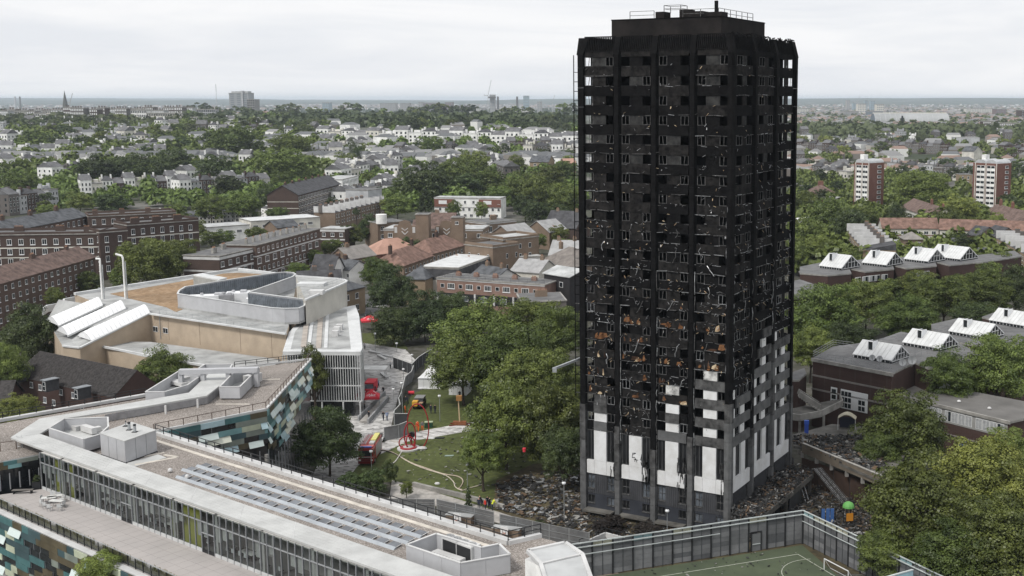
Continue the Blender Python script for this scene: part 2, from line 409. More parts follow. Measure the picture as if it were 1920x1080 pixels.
def crowns(kind,lod):
 k=(kind,lod)
 if k in CR:return CR[k]
 mat={'mid':LEAF,'dark':LEAFD,'light':LEAFY,'copper':LEAFR,'column':LEAFD,'far':LEAFF,'cone':LEAFD}[kind]
 npf,nl,ls={0:(170,34000,.021),1:(110,11000,.033),2:(56,2600,.058),3:(26,520,.12)}[lod]
 hz={'column':2.6,'cone':1.5}.get(kind,.95)
 nvar={0:3,1:3,2:3,3:4}[lod] if kind in ('mid','far','dark') else 2
 CR[k]=[crown_mesh('crown',11+i*7+lod*50+hash(kind)% 1+len(kind)*3,npf,nl,ls,mat,hz,'cone' if kind == 'cone' else 'round') for i in range(nvar)]
 return CR[k]
TREES=[]
def tree(px,py,rpx,label,kind='mid',lod=1,hr=1.0,zc=None,group=None,cat='tree',name='tree',trunk=True,Y=None,zoff=None):
 """crown centre seen at (px,py), rpx = half its width in photo pixels; zc = height of the crown's centre above ground (m)"""
 if Y is None:
  zz=zc if zc is not None else 8.
  lo=60.;p=None;d=ray(px,py);y=lo
  while y<2300:
   t=y/d[1];z=H+d[2]*t
   if z <= g(d[0]*t,y)+zz:break
   y *= 1.01
  x=d[0]*y/d[1];gz=g(x,y);z=H+d[2]*y/d[1]
 else:
  x,y,z=D(px,py,Y);gz=g(x,y)
 rm=rpx*y/(F*cp)*1.0
 cs=crowns(kind,lod);cm=cs[len(TREES)% len(cs)]
 e=thing(name,label,cat,(x,y,gz),0,group)
 hh=rm*hr
 zl=max(z-gz,hh*.5)
 inst('crown',cm,e,(0,0,zl),R.uniform(0,6.28),(rm,rm*R.uniform(.92,1.08),hh))
 if trunk and lod<3:
  th=max(2.,zl);inst('trunk',TRUNKS[len(TREES)% 2],e,(0,0,0),R.uniform(0,6.28),(th*.7,th*.7,th))
 TREES.append((x,y,rm));return e
# ================================================================ THE BURNT TOWER
CHAR=M('charred_concrete',(.0105,.0103,.0105),.93,.0,0.8,col2=(.0048,.0048,.0052),bump=.5,bsc=3.,spec=.05)
CHAR2=M('sooty_panel',(.027,.0255,.0245),.9,.0,1.3,col2=(.007,.007,.0075),bump=.3,bsc=4,spec=.05)
CHARP=M('sooty_infill',(.052,.052,.051),.9,.0,1.1,col2=(.018,.0185,.019),spec=.05)
ZINC=M('zinc_cladding',(.115,.117,.119),.55,.14,.7)
ZINCS=M('zinc_cladding_smoked',(.115,.115,.115),.7,.0,.8,col2=(.03,.03,.03),spec=.05)
TGL=glass_mat('tower_window_glass',(.012,.013,.015),.35)
RIB=M('ribbed_grey_cladding',(.062,.064,.07),.6,.1,.5)
BAND=M('blue_grey_cladding',(.042,.046,.056),.6,.1,.5)
WPAN=M('white_cladding',(.73,.74,.75),.45,.0,.55,col2=(.58,.58,.57),det=8)
WPANS=M('white_cladding_smoked',(.66,.66,.64),.6,.0,.9,col2=(.12,.12,.118))
SHIN=M('bare_aluminium',(.36,.37,.38),.42,.3,3.,metal=.4)
SHIND=M('dull_aluminium',(.115,.115,.115),.6,.3,3.,metal=.2)
BURNB=M('burnt_brown_board',(.085,.045,.028),.95,.0,2.,col2=(.025,.018,.014),spec=.05)
ORNG=M('scorched_insulation',(.23,.115,.055),.95,.0,1.8,col2=(.06,.028,.016),bump=.4,spec=.05)
CRMI=M('cream_insulation',(.62,.52,.36),.95,.0,2.2,col2=(.25,.15,.08),bump=.3)
DARKIN=M('burnt_interior',(.008,.008,.009),.95,0,spec=.05)
PLANTROOM=M('plant_room_cladding',(.027,.024,.023),.85,.0,.35,col2=(.014,.013,.013),spec=.05)
LA,LB=22.5,23.0
TC=(10.8,150.0)
EXA=(-.8883,.4592);EXB=(.4592,.8883)
def TW(a,b,z):return (TC[0]+a*EXA[0]+b*EXB[0],TC[1]+a*EXA[1]+b*EXB[1],z)
tower=thing('tower_block','burnt-out black tower block with white and grey panels left on its lowest floors','tower block',TW(11,11,0))
ZW=[64.3-2.6*i for i in range(21)]
WH=1.22
rt=random.Random(5)
def face_frame(mb,f):
 if f == 'L':return mb.fr(TW(LA,0,0),(-EXA[0],-EXA[1]))
 if f == 'R':return mb.fr(TW(0,0,0),EXB)
 if f == 'B':return mb.fr(TW(0,LB,0),EXA)
 return mb.fr(TW(LA,LB,0),(-EXB[0],-EXB[1]))
def tmb(f):return face_frame(MB(),f)
mb=MB().fr(TW(0,0,0),EXB)
for i in range(21):
 z=ZW[i]-WH-.95
 m_=MB().fr(TW(0,0,0),EXB);m_.box(.5,LB-.5,.5,LA-.5,z-.12,z+.12,CHAR);m_.build('floor_slab',tower)
m_=MB().fr(TW(0,0,0),EXB);m_.box(.5,LB-.5,.5,LA-.5,64.9,65.2,CHAR);m_.build('roof_slab',tower)
m_=MB().fr(TW(0,0,0),EXB);m_.box(6.5,16.5,6.,16.5,0,64.8,DARKIN);m_.build('core',tower)
m_=MB().fr(TW(0,0,0),EXB)
for a in (5.6,11.2,16.9):m_.box(.7,LB-.7,a-.1,a+.1,1,64.8,DARKIN)
m_.box(7.5,7.7,.7,LA-.7,1,64.8,DARKIN);m_.box(15.2,15.4,.7,LA-.7,1,64.8,DARKIN)
m_.build('party_wall',tower)
m_=MB().fr(TW(0,0,0),EXB)
m_.box(.9,LB-.9,2.2,2.3,0,ZW[6],DARKIN);m_.box(.9,LB-.9,LA-2.4,LA-2.3,0,ZW[12],DARKIN);m_.box(2.6,2.7,.9,LA-.9,0,ZW[6],DARKIN)
m_.build('burnt_partition',tower)
def colmesh(w,d,z0,z1,x,f,m,corner=False,lean=0.):
 """column casing: a flat front with splayed sides"""
 mb=tmb(f);h=w/2;t0=0;t1=lean
 def sec(z,t):return [(x-h-.18,.35+t,z),(x-h,-d+t,z),(x+h,-d+t,z),(x+h+.18,.35+t,z)]
 p=sec(z0,0)+sec(z1,t1)
 mb.add(p,[(0,1,5,4),(1,2,6,5),(2,3,7,6),(4,5,6,7),(0,3,2,1)],m);return mb
def colstate(f,k,z):
 """how far up each column casing survives"""
 lim={('L',0):16.4,('L',1):13.6,('L',2):10.9,('L',3):13.6,('L',4):19.2,('R',1):15.2,('R',2):26.0,('R',3):17.5}
 v=lim.get((f,k),14)
 return z<v
levels=[0.0,2.9,5.6,8.2,10.8]+[10.8+2.6*i for i in range(1,20)]+[62.9,64.6]
for f,n,Lf in (('L',4,LA),('R',3,LB),('B',4,LA),('S',3,LB)):
 for k in range(n+1):
  x=Lf*k/n
  if f == 'L' and k == n:continue
  if f == 'R' and k == 0:continue
  if f in 'BS' and k in (0,n):continue
  if f in 'BS':
   mb=colmesh(.9,.35,0,64.6,x,f,CHAR);mb.build('column_casing',tower);continue
  for i in range(len(levels)-1):
   z0,z1=levels[i],levels[i+1]
   ok=colstate(f,k,z1)
   mt=(ZINC if rt.random()<.8 and colstate(f,k,z1+3) else ZINCS) if ok else CHAR
   dd=.38 if ok else .26
   ww=.86 if ok else .78
   mb=colmesh(ww-.12,dd,z0+.02,z1-(.02 if ok else 0),x,f,mt,lean=.0);mb.build('column_panel',tower)
  mb=colmesh(.9,.3,64.6,66.9,x,f,CHAR,lean=.62);mb.build('column_head',tower)
for (a,b,nm) in ((0,0,'near'),(LA,LB,'far'),(LA,0,'left'),(0,LB,'right')):
 if nm in ('left','right','far'):
  pass
 sa=-1 if a == 0 else 1;sb=-1 if b == 0 else 1
 for i in range(len(levels)-1):
  z0,z1=levels[i],levels[i+1]
  lim={'near':19.2,'left':16.4,'right':17.5,'far':0}[nm];ok=z1<lim
  mt=ZINC if ok and z1<lim-3 else (ZINCS if ok else CHAR)
  mb=MB().fr(TW(a,b,0),EXB)
  e=.4 if ok else .3
  pts=[(-sb*.55,sa*e),(sb*(e-.32),sa*e),(sb*e,sa*(e-.32)),(sb*e,-sa*.55),(-sb*.2,-sa*.2)]
  mb.prism(pts,z0+.02,z1-(.02 if ok else 0),mt);mb.build('corner_panel',tower)
 mb=MB().fr(TW(a,b,0),EXB);e=.3
 lo=[(-sb*.55,sa*e,64.6),(sb*(e-.32),sa*e,64.6),(sb*e,sa*(e-.32),64.6),(sb*e,-sa*.55,64.6)]
 hi=[(p[0]-sb*.6,p[1]-sa*.6,66.95) for p in lo]
 mb.add(lo+hi,[(0,1,5,4),(1,2,6,5),(2,3,7,6),(4,5,6,7),(3,0,4,7)],CHAR);mb.build('corner_head',tower)
white_L={(0,19),(3,19),(3,18),(3,17),(2,19),(2,18)}
smoke_L={(3,16),(2,17),(0,18)}
grey_sp_L={(0,19):ZINC,(2,19):ZINC,(2,18):ZINCS,(3,19):ZINCS,(3,18):ZINCS,(3,17):ZINCS,(0,18):ZINCS,(3,16):ZINCS}
bayR_white={(0,19):2,(0,18):2,(0,17):1,(1,19):2,(1,18):2,(1,17):2,(1,16):3,(1,15):3,(2,19):2,(2,18):2,(2,17):2,(2,16):2,(2,15):1}
spR={(0,19),(0,18),(0,17),(1,19),(1,18),(1,17),(1,16),(1,15),(1,14),(2,19),(2,18),(2,17),(2,16),(2,15)}
bits={f:tmb(f) for f in 'LR'}
hang={f:tmb(f) for f in 'LR'}
frs=[]
def wframe(f,x0,x1,z0,z1,m,y=.18,bent=0.):
 mb=tmb(f);t=.06
 mb.box(x0,x0+t,y,y+.07,z0,z1,m);mb.box(x1-t,x1,y,y+.07,z0,z1,m);mb.box(x0+t,x1-t,y,y+.07,z0,z0+t,m);mb.box(x0+t,x1-t,y,y+.07,z1-t,z1,m)
 xm=(x0+x1)/2;mb.bar((xm+bent,y+.03,z0),(xm-bent,y+.03,z1),t,t,m);return mb
for f,n,Lf in (('L',4,LA),('R',3,LB),('B',4,LA),('S',3,LB)):
 bw=Lf/n
 for k in range(n):
  xa=k*bw+(.62 if f in 'LB' else .62);xb=(k+1)*bw-.62;W_=xb-xa
  if f in 'LB':segs=[('W',xa,xa+1.2),('I',xa+1.2,xb-1.2),('W',xb-1.2,xb)]
  else:
   q=W_;segs=[('I',xa,xa+.2*q),('W',xa+.2*q,xa+.5*q),('I',xa+.5*q,xa+.72*q),('W',xa+.72*q,xb)]
  for i in range(20):
   zt=ZW[i];zb=zt-WH;zn=ZW[i+1] if i<19 else ZW[20]
   vis=f in 'LR'
   sm=CHAR if rt.random()<.5 else CHAR2
   intact=False;yy=.12
   if f == 'L' and (k,i) in grey_sp_L:sm=grey_sp_L[(k,i)];intact=True;yy=-.12
   if f == 'R' and (k,i) in spR:sm=ZINC if i>15 else ZINCS;intact=True;yy=-.12
   if f == 'L' and k == 0 and i in (18,19) or f == 'L' and k == 2 and i == 18:
    mb=tmb(f);mb.box(xa+1.15,xb-1.15,-.12,.1,zn+.02,zb-.02,sm);mb.build('spandrel_panel',tower)
    mb=tmb(f);mb.box(xa,xb,.12,.4,zn,zb,CHAR);mb.build('spandrel_wall',tower)
   elif intact:
    xq=xa if not (f == 'R' and (k,i) in ((0,17),(1,15),(1,14))) else xa+.25*W_
    if (f,k,i)==('R',1,14):xq=xa+.5*W_
    q3=max(1,int((xb-xq)/2.2))
    for j in range(q3):
     mb=tmb(f);mb.box(xq+(xb-xq)*j/q3+.02,xq+(xb-xq)*(j+1)/q3-.02,yy,.1,zn+.03,zb-.03,sm);mb.build('spandrel_panel',tower)
    mb=tmb(f);mb.box(xa,xb,.12,.4,zn,zb,CHAR);mb.build('spandrel_wall',tower)
   else:
    mb=tmb(f)
    mb.box(xa,xb,.12,.4,zn,zb,sm);mb.build('spandrel_wall',tower)
   for ty,x0,x1 in segs:
    if ty == 'I':
     m2=CHARP if rt.random()<.45 and i<6 else (CHAR2 if rt.random()<.6 else CHAR);y0=.2
     if f == 'L' and (k,i) in white_L:m2=WPAN;y0=-.02
     if f == 'L' and (k,i) in smoke_L:m2=WPANS if (k,i)!=(0,18) else ZINCS;y0=0
     if f == 'R' and (k,i) in bayR_white:
      c_=bayR_white[(k,i)];first=x0 == xa
      if c_ == 2 or (c_ == 1 and first) or (c_ == 3 and not first):m2=WPAN;y0=.02
     if i<3 and f == 'L' and k == 0:x0 += .0
     mb=tmb(f);mb.box(x0,x1,y0,.34,zb,zt,m2);mb.build('infill_panel',tower)
    elif vis and rt.random()<(.62 if i>2 else .25) or (f == 'L' and k == 0 and x0 == xa):
     if rt.random()<.18 and i>5:continue
     fm=SHIND if i<12 else (SHIND if rt.random()<.7 else SHIN)
     if f == 'R' and (k,i) in spR:fm=ZINC
     wframe(f,x0+.02,x1-.02,zb,zt,fm,bent=rt.uniform(-.12,.12) if i<16 else 0).build('window_frame',tower)
   if not vis:continue
   den=(.5 if i<5 else .8 if i<8 else 1.25)
   okbay=intact
   if rt.random()<den*(.2 if okbay else .95):
    x=xa-.2
    while x<xb:
     l=rt.uniform(.4,2.4)
     if rt.random()<.74:
      z=zn+.12+rt.uniform(-.05,.05)
      mat_=SHIN if rt.random()<.18+.015*i else SHIND
      bits[f].bar((x,.0,z+rt.uniform(-.08,.05)),(min(x+l,xb+.2),rt.uniform(-.1,.05),z+rt.uniform(-.1,.06)),.05,rt.uniform(.04,.09),mat_)
     x += l+rt.uniform(.1,.7)
   if rt.random()<den*.6 and not okbay:
    x=xa
    while x<xb:
     l=rt.uniform(.3,1.3)
     if rt.random()<.4:bits[f].bar((x,.05,zb-.08),(x+l,.02,zb-.08+rt.uniform(-.12,.08)),.05,.05,SHIN if rt.random()<.35 else SHIND)
     x += l+.3
   for j in range(int(rt.uniform(2,9+i*.7)*den)):
    if okbay and rt.random()<.8:continue
    x=rt.uniform(xa,xb);z=rt.uniform(zn-.3,zb+.3);s_=rt.uniform(.03,.11)
    mat_=rt.choice([SHIN,SHIN,SHIND,CRMI])
    bits[f].bar((x,.03,z),(x+rt.uniform(-.4,.4),rt.uniform(-.25,.0),z+rt.uniform(-.35,.15)),s_,s_*.5,mat_)
   for _q in range(1 if i>6 and rt.random()<.6 and not okbay else 0):
    x=rt.uniform(xa,xb);z=zn+.2
    pts=[(x,.05,z+rt.uniform(.4,1.2))]
    for q in range(4):pts.append((pts[-1][0]+rt.uniform(-.35,.35),-.1,pts[-1][2]-rt.uniform(.15,.6)))
    hang[f].tube(pts,rt.uniform(.025,.055),SHIN if rt.random()<.4 else SHIND,4)
   pr={13:.5,14:.8,15:.95,16:.95,17:.8,18:.35,12:.3,11:.25,10:.25,9:.3,8:.3,7:.1}.get(i,0)*(1 if f == 'L' else .22)
   if k == 3 and f == 'L':pr *= .45
   if not okbay and rt.random()<pr:
    for j in range(rt.choice([2,3,4,5]) if i>12 else rt.choice([1,2])):
     x=rt.uniform(xa,xb-.8);l=rt.uniform(.2,1.5 if i>12 else .45)*rt.choice([.5,1]);z0=zn+.15+rt.uniform(0,.4);h_=rt.uniform(.2,.95 if i>12 else .45)
     mb=tmb(f);mt=rt.choice([ORNG,ORNG,ORNG,CRMI,BURNB])
     x1=min(x+l,xb)
     npt=[(x,z0),((x+x1)/2,z0-rt.uniform(0,.1)),(x1,z0+rt.uniform(0,.25)),(x1-rt.uniform(0,.3),z0+h_*.6),(x1-rt.uniform(0,.3),z0+h_),(x+rt.uniform(.1,.5)*l,z0+h_*rt.uniform(.7,1)),(x+.1*l,z0+h_*.5)]
     kk=len(npt);mb.add([(p[0],.02,p[1]) for p in npt]+[(p[0],.115,p[1]) for p in npt],[tuple(range(kk))]+[(a_,a_+kk,(a_+1)% kk+kk,(a_+1)% kk) for a_ in range(kk)],mt)
     mb.build('insulation_board',tower)
  zt=ZW[20];zb=7.95
  for ty,x0,x1 in segs:
   dmg=f == 'L' and k in (1,2) and x1>xb-.1
   if ty == 'W':wframe(f,x0+.02,x1-.02,zb,zt,ZINC,y=.1).build('window_frame',tower)
   else:
    mb=tmb(f);mb.box(x0,x1,-.16,.2,zb,zt,WPAN);mb.build('white_panel',tower)
   if ty == 'W':
    mb=tmb(f);mb.box(x0+.06,x1-.06,.16,.18,zb+.05,zt-.05,TGL);mb.build('window_pane',tower)
  if f in 'LB':
   for x0,x1 in ((xa,xa+1.2),(xa+1.2,xb-1.2),(xb-1.2,xb)):
    if f == 'L' and k in (1,2) and x0>xb-1.3:x1 -= .35 if k == 1 else .25
    mb=tmb(f);mb.box(x0+.015,x1-.015,-.16,.3,6.0,zb-.02,WPAN);mb.build('white_panel',tower)
  else:
   for x0,x1 in ((xa,xa+W_/2),(xa+W_/2,xb)):
    mb=tmb(f);mb.box(x0+.015,x1-.015,-.16,.3,6.0,zb-.02,WPAN);mb.build('white_panel',tower)
  mb=tmb(f)
  for x0,x1,zz0,zz1 in ((xa,xb,5.8,6.0),(xa,xb,3.05,3.7),(xa+1.2,xb-1.2,3.7,5.8)):mb.box(x0,x1,.0,.3,zz0,zz1,RIB)
  x=xa+.1
  while x<xb:
   if xa+1.2<x<xb-1.2:mb.box(x,x+.07,-.05,.0,3.05,5.8,RIB)
   else:mb.box(x,x+.07,-.05,.0,3.05,3.65,RIB)
   x += .32
  mb.build('ribbed_cladding',tower)
  mb=tmb(f)
  for x0,x1,zz0,zz1 in ((xa,xb,2.75,3.05),(xa,xb,.9,1.6),(xa+1.2,xb-1.2,1.6,2.75)):mb.box(x0,x1,.02,.3,zz0,zz1,BAND)
  mb.build('lower_cladding',tower)
  for x0,x1 in ((xa,xa+1.2),(xb-1.2,xb)):
   for zz0,zz1 in ((3.7,5.8),(1.6,2.75)):
    o_=wframe(f,x0+.03,x1-.03,zz0,zz1,SHIND,y=.1)
    if zz1>5:o_.box(x0+.05,x1-.05,.1,.17,4.7,4.76,SHIND)
    o_.box(x0-.02,x1+.02,-.08,.06,zz0-.09,zz0,SHIND)
    o_=o_.build('window_frame',tower)
    mb=tmb(f);mb.box(x0+.06,x1-.06,.2,.22,zz0+.05,zz1-.05,TGL if rt.random()<.7 else GLASSL);mb.build('window_pane',tower)
  mb=tmb(f);mb.box(xa,xb,1.2,1.4,-.5,.9,DARKIN);mb.build('recessed_base_wall',tower)
  if f in 'LR':
   mb=tmb(f);mb.box(xa,xb,-1.1 if k != 0 else -1.4,.2,.65,.9,CONCD);mb.build('entrance_slab',tower)
  mb=tmb(f)
  nfin=16 if f in 'LB' else 14
  wav=.0 if f in 'LBS' else .35
  for j in range(nfin+1):
   x=xa+(xb-xa)*j/nfin
   ht=67.0+(rt.uniform(-.5,.25) if wav else 0)
   mb.bar((x,.05,65.0),(x,.45,ht),.13,.16,CHAR)
  mb.add([(xa,.18,65.2),(xb,.18,65.2),(xb,.46,66.65),(xa,.46,66.65)],[(0,1,2,3)],CHAR)
  if not wav:mb.bar((xa-.2,.45,67.0),(xb+.2,.45,67.0),.12,.12,CHAR)
  else:
   q_=xa
   while q_<xb:mb.bar((q_,.4,67.0+rt.uniform(-.3,.25)),(q_+.9,.4,67.0+rt.uniform(-.3,.25)),.12,.14,CHAR);q_ += .8
  mb.build('crown_screen',tower)
  mb=tmb(f);mb.box(xa,xb,.1,.45,ZW[0],65.2,CHAR2 if f == 'L' else CHAR);mb.build('top_spandrel',tower)
for f in 'LR':
 bits[f].build('cladding_rail',tower,kind='stuff',label='twisted remains of the cladding rails')
 hang[f].build('hanging_strip',tower,kind='stuff',label='bent strips hanging from the bays')
mb=tmb('L')
for k,z0,z1 in ((1,9.5,30),(2,6,28),(3,11,34),(2,33,38),(4,22,45)):
 x=k*LA/4+(.55 if k<4 else -.5);z=z0
 while z<z1:
  l=rt.uniform(.8,3.2)
  if rt.random()<.75:mb.tube([(x,-.2,z),(x+rt.uniform(-.1,.1),-.3,z+l*.5),(x+rt.uniform(-.08,.08),-.2,z+l)],.05,SHIN if rt.random()<.5 else SHIND,4)
  z += l+rt.uniform(.1,.6)
mb.build('drip_rail',tower,kind='stuff')
mb=tmb('R')
for k,z0,z1 in ((1,16,33),(2,25,36),(0,19,40)):
 x=k*LB/3+(-.6 if k else .5);z=z0
 while z<z1:
  l=rt.uniform(.8,2.6)
  if rt.random()<.75:mb.tube([(x,-.2,z),(x+rt.uniform(-.15,.15),-.35,z+l*.5),(x,-.2,z+l)],.05,SHIN if rt.random()<.5 else SHIND,4)
  z += l+rt.uniform(.1,.6)
mb.build('drip_rail',tower,kind='stuff')
m_=tmb('L');m_.tube([(-1.15,-.1,17),(-1.1,-.1,40),(-1.0,-.15,64.6)],.07,CHAR,5)
for i in range(36):m_.bar((-1.1,-.1,17.5+i*1.28),(-.3,.0,17.5+i*1.28),.06,.09,SHIND if i % 5 == 0 else CHAR)
m_.build('mast_rail',tower)
m_=tmb('R')
for i in range(44):m_.bar((LB+.2,.1,5+i*1.33),(LB+.9+.25*rt.random(),.1,5+i*1.33+rt.uniform(-.05,.05)),.1,.12,CHAR)
m_.tube([(LB+.55,0,4),(LB+.6,0,22)],.05,SHIND,4)
m_.build('bracket',tower,label='row of bracket ends sticking out of the right edge')
mb=tmb('L')
for k in range(4):
 bw=LA/4;xb_=(k+1)*bw-.62;xa_=k*bw+.62
 for q in range(26 if k in (1,2) else 9):
  x=xb_-rt.uniform(0,1.3 if k in (1,2) else .5);z=rt.uniform(6.2,10.6);mb.bar((x,-.2,z),(x+rt.uniform(-.15,.15),-.24,z-rt.uniform(.3,1.4)),rt.uniform(.05,.22),.05,rt.choice([CHAR,CHAR,CHAR2,SHIND]))
mb.build('torn_cladding_edge',tower,kind='stuff')
m_=tmb('L');x=LA/4+2.6;z=9.6;q=-.19
INK=M('spray_paint',(.02,.02,.02),.7,0)
for a,b in (((0,.3),(.45,.35)),((0,.3),(-.05,-.35)),((-.05,-.35),(.35,-.3)),((.35,-.3),(.6,-.65)),((.2,-.55),(.85,-.62)),((.42,-.5),(.3,-.9)),((.62,-.62),(.6,-.95)),((.05,.1),(.5,.35))):
 m_.bar((x+a[0]-.2,q,z+a[1]),(x+b[0]-.2,q,z+b[1]),.03,.06,INK)
m_.build('painted_mark',tower)
pr=thing('roof_plant_room','plain charred plant room with handrails on top of the burnt tower','plant room',TW(10,10,65.2))
A0,A1,B0,B1=3.0,19.3,3.0,18.3
mb=MB().fr(TW(0,0,0),EXB);mb.prism([(B0,A0),(B1,A0),(B1,A1),(B0,A1)],65.22,69.3,PLANTROOM,CHAR);mb.build('wall',pr)
mb=MB().fr(TW(0,0,0),EXB);mb.box(B0-.06,B1+.06,A0-.06,A1+.06,69.3,69.42,CHAR);mb.build('coping',pr)
mb=MB().fr(TW(0,0,0),EXB)
def rr_(a0,b0,a1,b1,z0=69.42,z1=70.5):
 n=max(1,int(math.hypot(a1-a0,b1-b0)/1.9))
 for k in range(n+1):
  a=a0+(a1-a0)*k/n;b=b0+(b1-b0)*k/n;mb.bar((b,a,z0),(b,a,z1),.07,.07,SHIND)
 for zz in (z1,(z0+z1)/2):mb.bar((b0,a0,zz),(b1,a1,zz),.06,.06,SHIND)
rr_(4,4.4,9.2,4.4);rr_(4,4.4,4,16.3,69.42,70.55);rr_(13.5,4.4,17.2,4.4)
rr_(9.8,5,12.3,5,70.3,71.2);rr_(9.8,7,12.3,7,70.3,71.2);rr_(9.8,5,9.8,7,70.3,71.2);rr_(12.3,5,12.3,7,70.3,71.2)
mb.build('handrail',pr)
for a0,a1,b0,b1,z1 in ((12.3,13.6,5,7,70.4),(8.6,10,5,7,70.6),(6.6,8.6,5,7.5,70.3),(3.1,5.6,3.4,5.4,70.0)):
 mb=MB().fr(TW(0,0,0),EXB);mb.box(b0,b1,a0,a1,69.42,z1,PLANTROOM);mb.build('roof_box',pr)
mb=MB().fr(TW(0,0,0),EXB);mb.box(4.2,4.55,4.1,4.5,69.42,71.5,CHAR);mb.build('flue',pr)
# ================================================================ THE SCHOOL IN FRONT
GR,CA,TE=15.2,16.5,11.6
GRAVEL=ramp_mat('roof_gravel','voronoi',[(0,(.15,.13,.115)),(.45,(.25,.222,.2)),(.8,(.33,.30,.275)),(1,(.46,.43,.4))],11,bump=.5)
CANM=M('canopy_sheet',(.47,.475,.465),.5,.07,.35,det=9)
ENCL=M('enclosure_sheet',(.44,.445,.46),.5,.045,.4)
COPE=M('coping_white',(.56,.56,.555),.6,.08,.3)
CORR=M('corrugated_wall',(.30,.30,.31),.5,.1,.8,metal=.3)
TERR=M('terrace_paving',(.43,.40,.385),.85,.0,.12,col2=(.35,.33,.318),det=8)
CREAMSTRIP=M('cream_strip',(.56,.52,.46),.8,.1,.6)
MOS=[M('teal_panel',(.075,.165,.17),.35,.12,.4),M('pale_teal_panel',(.20,.36,.37),.35,.1,.4),M('cream_green_panel',(.50,.54,.41),.4,.1,.4),M('pale_blue_panel',(.42,.56,.60),.35,.1,.4),M('olive_brown_panel',(.105,.09,.058),.45,.15,.4),M('dark_slate_panel',(.06,.10,.11),.35,.1,.4),M('grey_green_panel',(.22,.25,.22),.4,.1,.4)]
OPENP=M('open_vent_panel',(.58,.66,.64),.3,.06,.4)
OPENC=M('open_cream_panel',(.66,.68,.58),.35,.06,.4)
school=thing('school_building','modern school with gravel roofs, pale canopy roof and teal and cream panels','school',P(380,860,0))
def PP(pts,z):return [P(x,y,z)[:2] for x,y in pts]
r1=[(-60,805),(273,746),(340,712),(445,693),(581,676),(499,769),(289,812),(76,851),(-60,877)]
MB().prism(PP(r1,GR),GR-.5,GR,COPE,GRAVEL).build('gravel_roof',school)
r2=[(30,826),(292,816),(953,1022),(1014,1008),(1052,1018),(1100,1100),(900,1100),(660,1016)]
MB().prism(PP(r2,GR-.004),GR-.5,GR-.004,COPE,GRAVEL).build('gravel_roof',school)
c1=PP([(20,820),(74,785),(275,750),(354,736),(398,694),(440,697),(411,723.5),(388,741.6),(260,764),(122,784),(75,813)],CA)
MB().prism(c1,CA-.22,CA,CANM).build('canopy_roof',school)
c2=PP([(20,820.3),(52,832),(760,1086),(900,1100),(853,1081),(660,1015),(75,813.3)],CA-.005)
MB().prism(c2,CA-.24,CA-.005,CANM).build('canopy_roof',school)
mb=MB()
A,B,Cc,Dd=[Vector(P(x,y,CA+.0)) for x,y in ((52,832),(660,1050),(660,1015),(75,813))]
for k in range(1,6):
 mb.bar(A.lerp(Dd,k/6),B.lerp(Cc,k/6),.03,.03,CANM)
for k in range(1,7):mb.bar(A.lerp(B,k/7),Dd.lerp(Cc,k/7),.05,.035,COPE)
E_,F_,G_,H_=[Vector(P(x,y,CA)) for x,y in ((74,785),(354,736),(388,741.6),(122,784))]
for k in range(1,4):mb.bar(E_.lerp(H_,k/4),F_.lerp(G_,k/4),.03,.03,CANM)
mb.build('roof_seam',school)
seg=PP([(437,699),(411,723.5),(388,741.6),(260,764),(196,775)],CA)
for i in range(len(seg)-1):
 a,b=seg[i],seg[i+1];L_=math.dist(a,b);n=max(1,int(L_/.5));mb=MB()
 for k in range(n):
  p0=(a[0]+(b[0]-a[0])*k/n,a[1]+(b[1]-a[1])*k/n);p1=(a[0]+(b[0]-a[0])*(k+.5)/n,a[1]+(b[1]-a[1])*(k+.5)/n)
  mb.bar((p0[0],p0[1]+.15,(GR+CA)/2-.1),(p1[0],p1[1]+.15,(GR+CA)/2-.1),.08,CA-GR-.2,CORR)
 mb.bar((*a,GR+.6),(*b,GR+.6),.02,CA-GR-.35,CORR);mb.build('corrugated_wall',school)
for px,py in ((311,776),(371,764),(413,742)):
 p=P(px,py,GR);m_=MB();m_.box(p[0]-.12,p[0]+.12,p[1]-.12,p[1]+.12,GR,CA-.1,COPE);m_.build('downpipe',school)
DGL=glass_mat('dark_glazing',(.022,.026,.03),.12)
MULL=M('mullion_grey',(.30,.31,.32),.5,.05,1.)
MULLW=M('mullion_pale',(.52,.53,.53),.5,.05,1.)
W1,Wc,W3=P(289,812,GR),P(500,769.5,GR),P(583,676,GR)
def inset(pts,d=0):return pts
b1_=PP([(-60,803),(273,744),(445,691),(579,677.5),(497,765),(289,807),(70,848),(-60,873)],GR)
MB().prism(b1_,0,GR-.52,DGL).build('north_wing_wall',school)
b2_=PP([(120,826),(292,817),(953,1022),(1014,1010),(1100,1100),(900,1100),(660,1022)],GR)
MB().prism(b2_,0,GR-.52,DGL).build('south_wing_wall',school)
T0,T1=P(80,916.7,TE),P(520,1089,TE)
tp=PP([(-60,939),(80,916.7),(560,1103),(360,1103),(-60,921)],TE)
tp=PP([(-60,940),(80,915),(620,1128),(480,1160),(-60,930+28)],TE)
fe0,fe1=P(-30,922.8,TE+1.1),P(330,1081.5,TE+1.1)
fd=Vector((fe1[0]-fe0[0],fe1[1]-fe0[1],0)).normalized()
fa=Vector((fe0[0],fe0[1],0));fb=Vector((fe1[0],fe1[1],0))+fd*20
tb0,tb1=Vector((T0[0],T0[1],0)),Vector((T1[0],T1[1],0));bd=(tb1-tb0).normalized()
tpoly=[tuple(fa)[:2],tuple(fb)[:2],tuple(tb1+bd*22)[:2],tuple(tb0)[:2],P(-22,930.5,TE)[:2]]
MB().prism(tpoly,0,TE,TERR).build('terrace',school)
mb=MB();JT=M('paving_joint',(.29,.27,.26),.9,0)
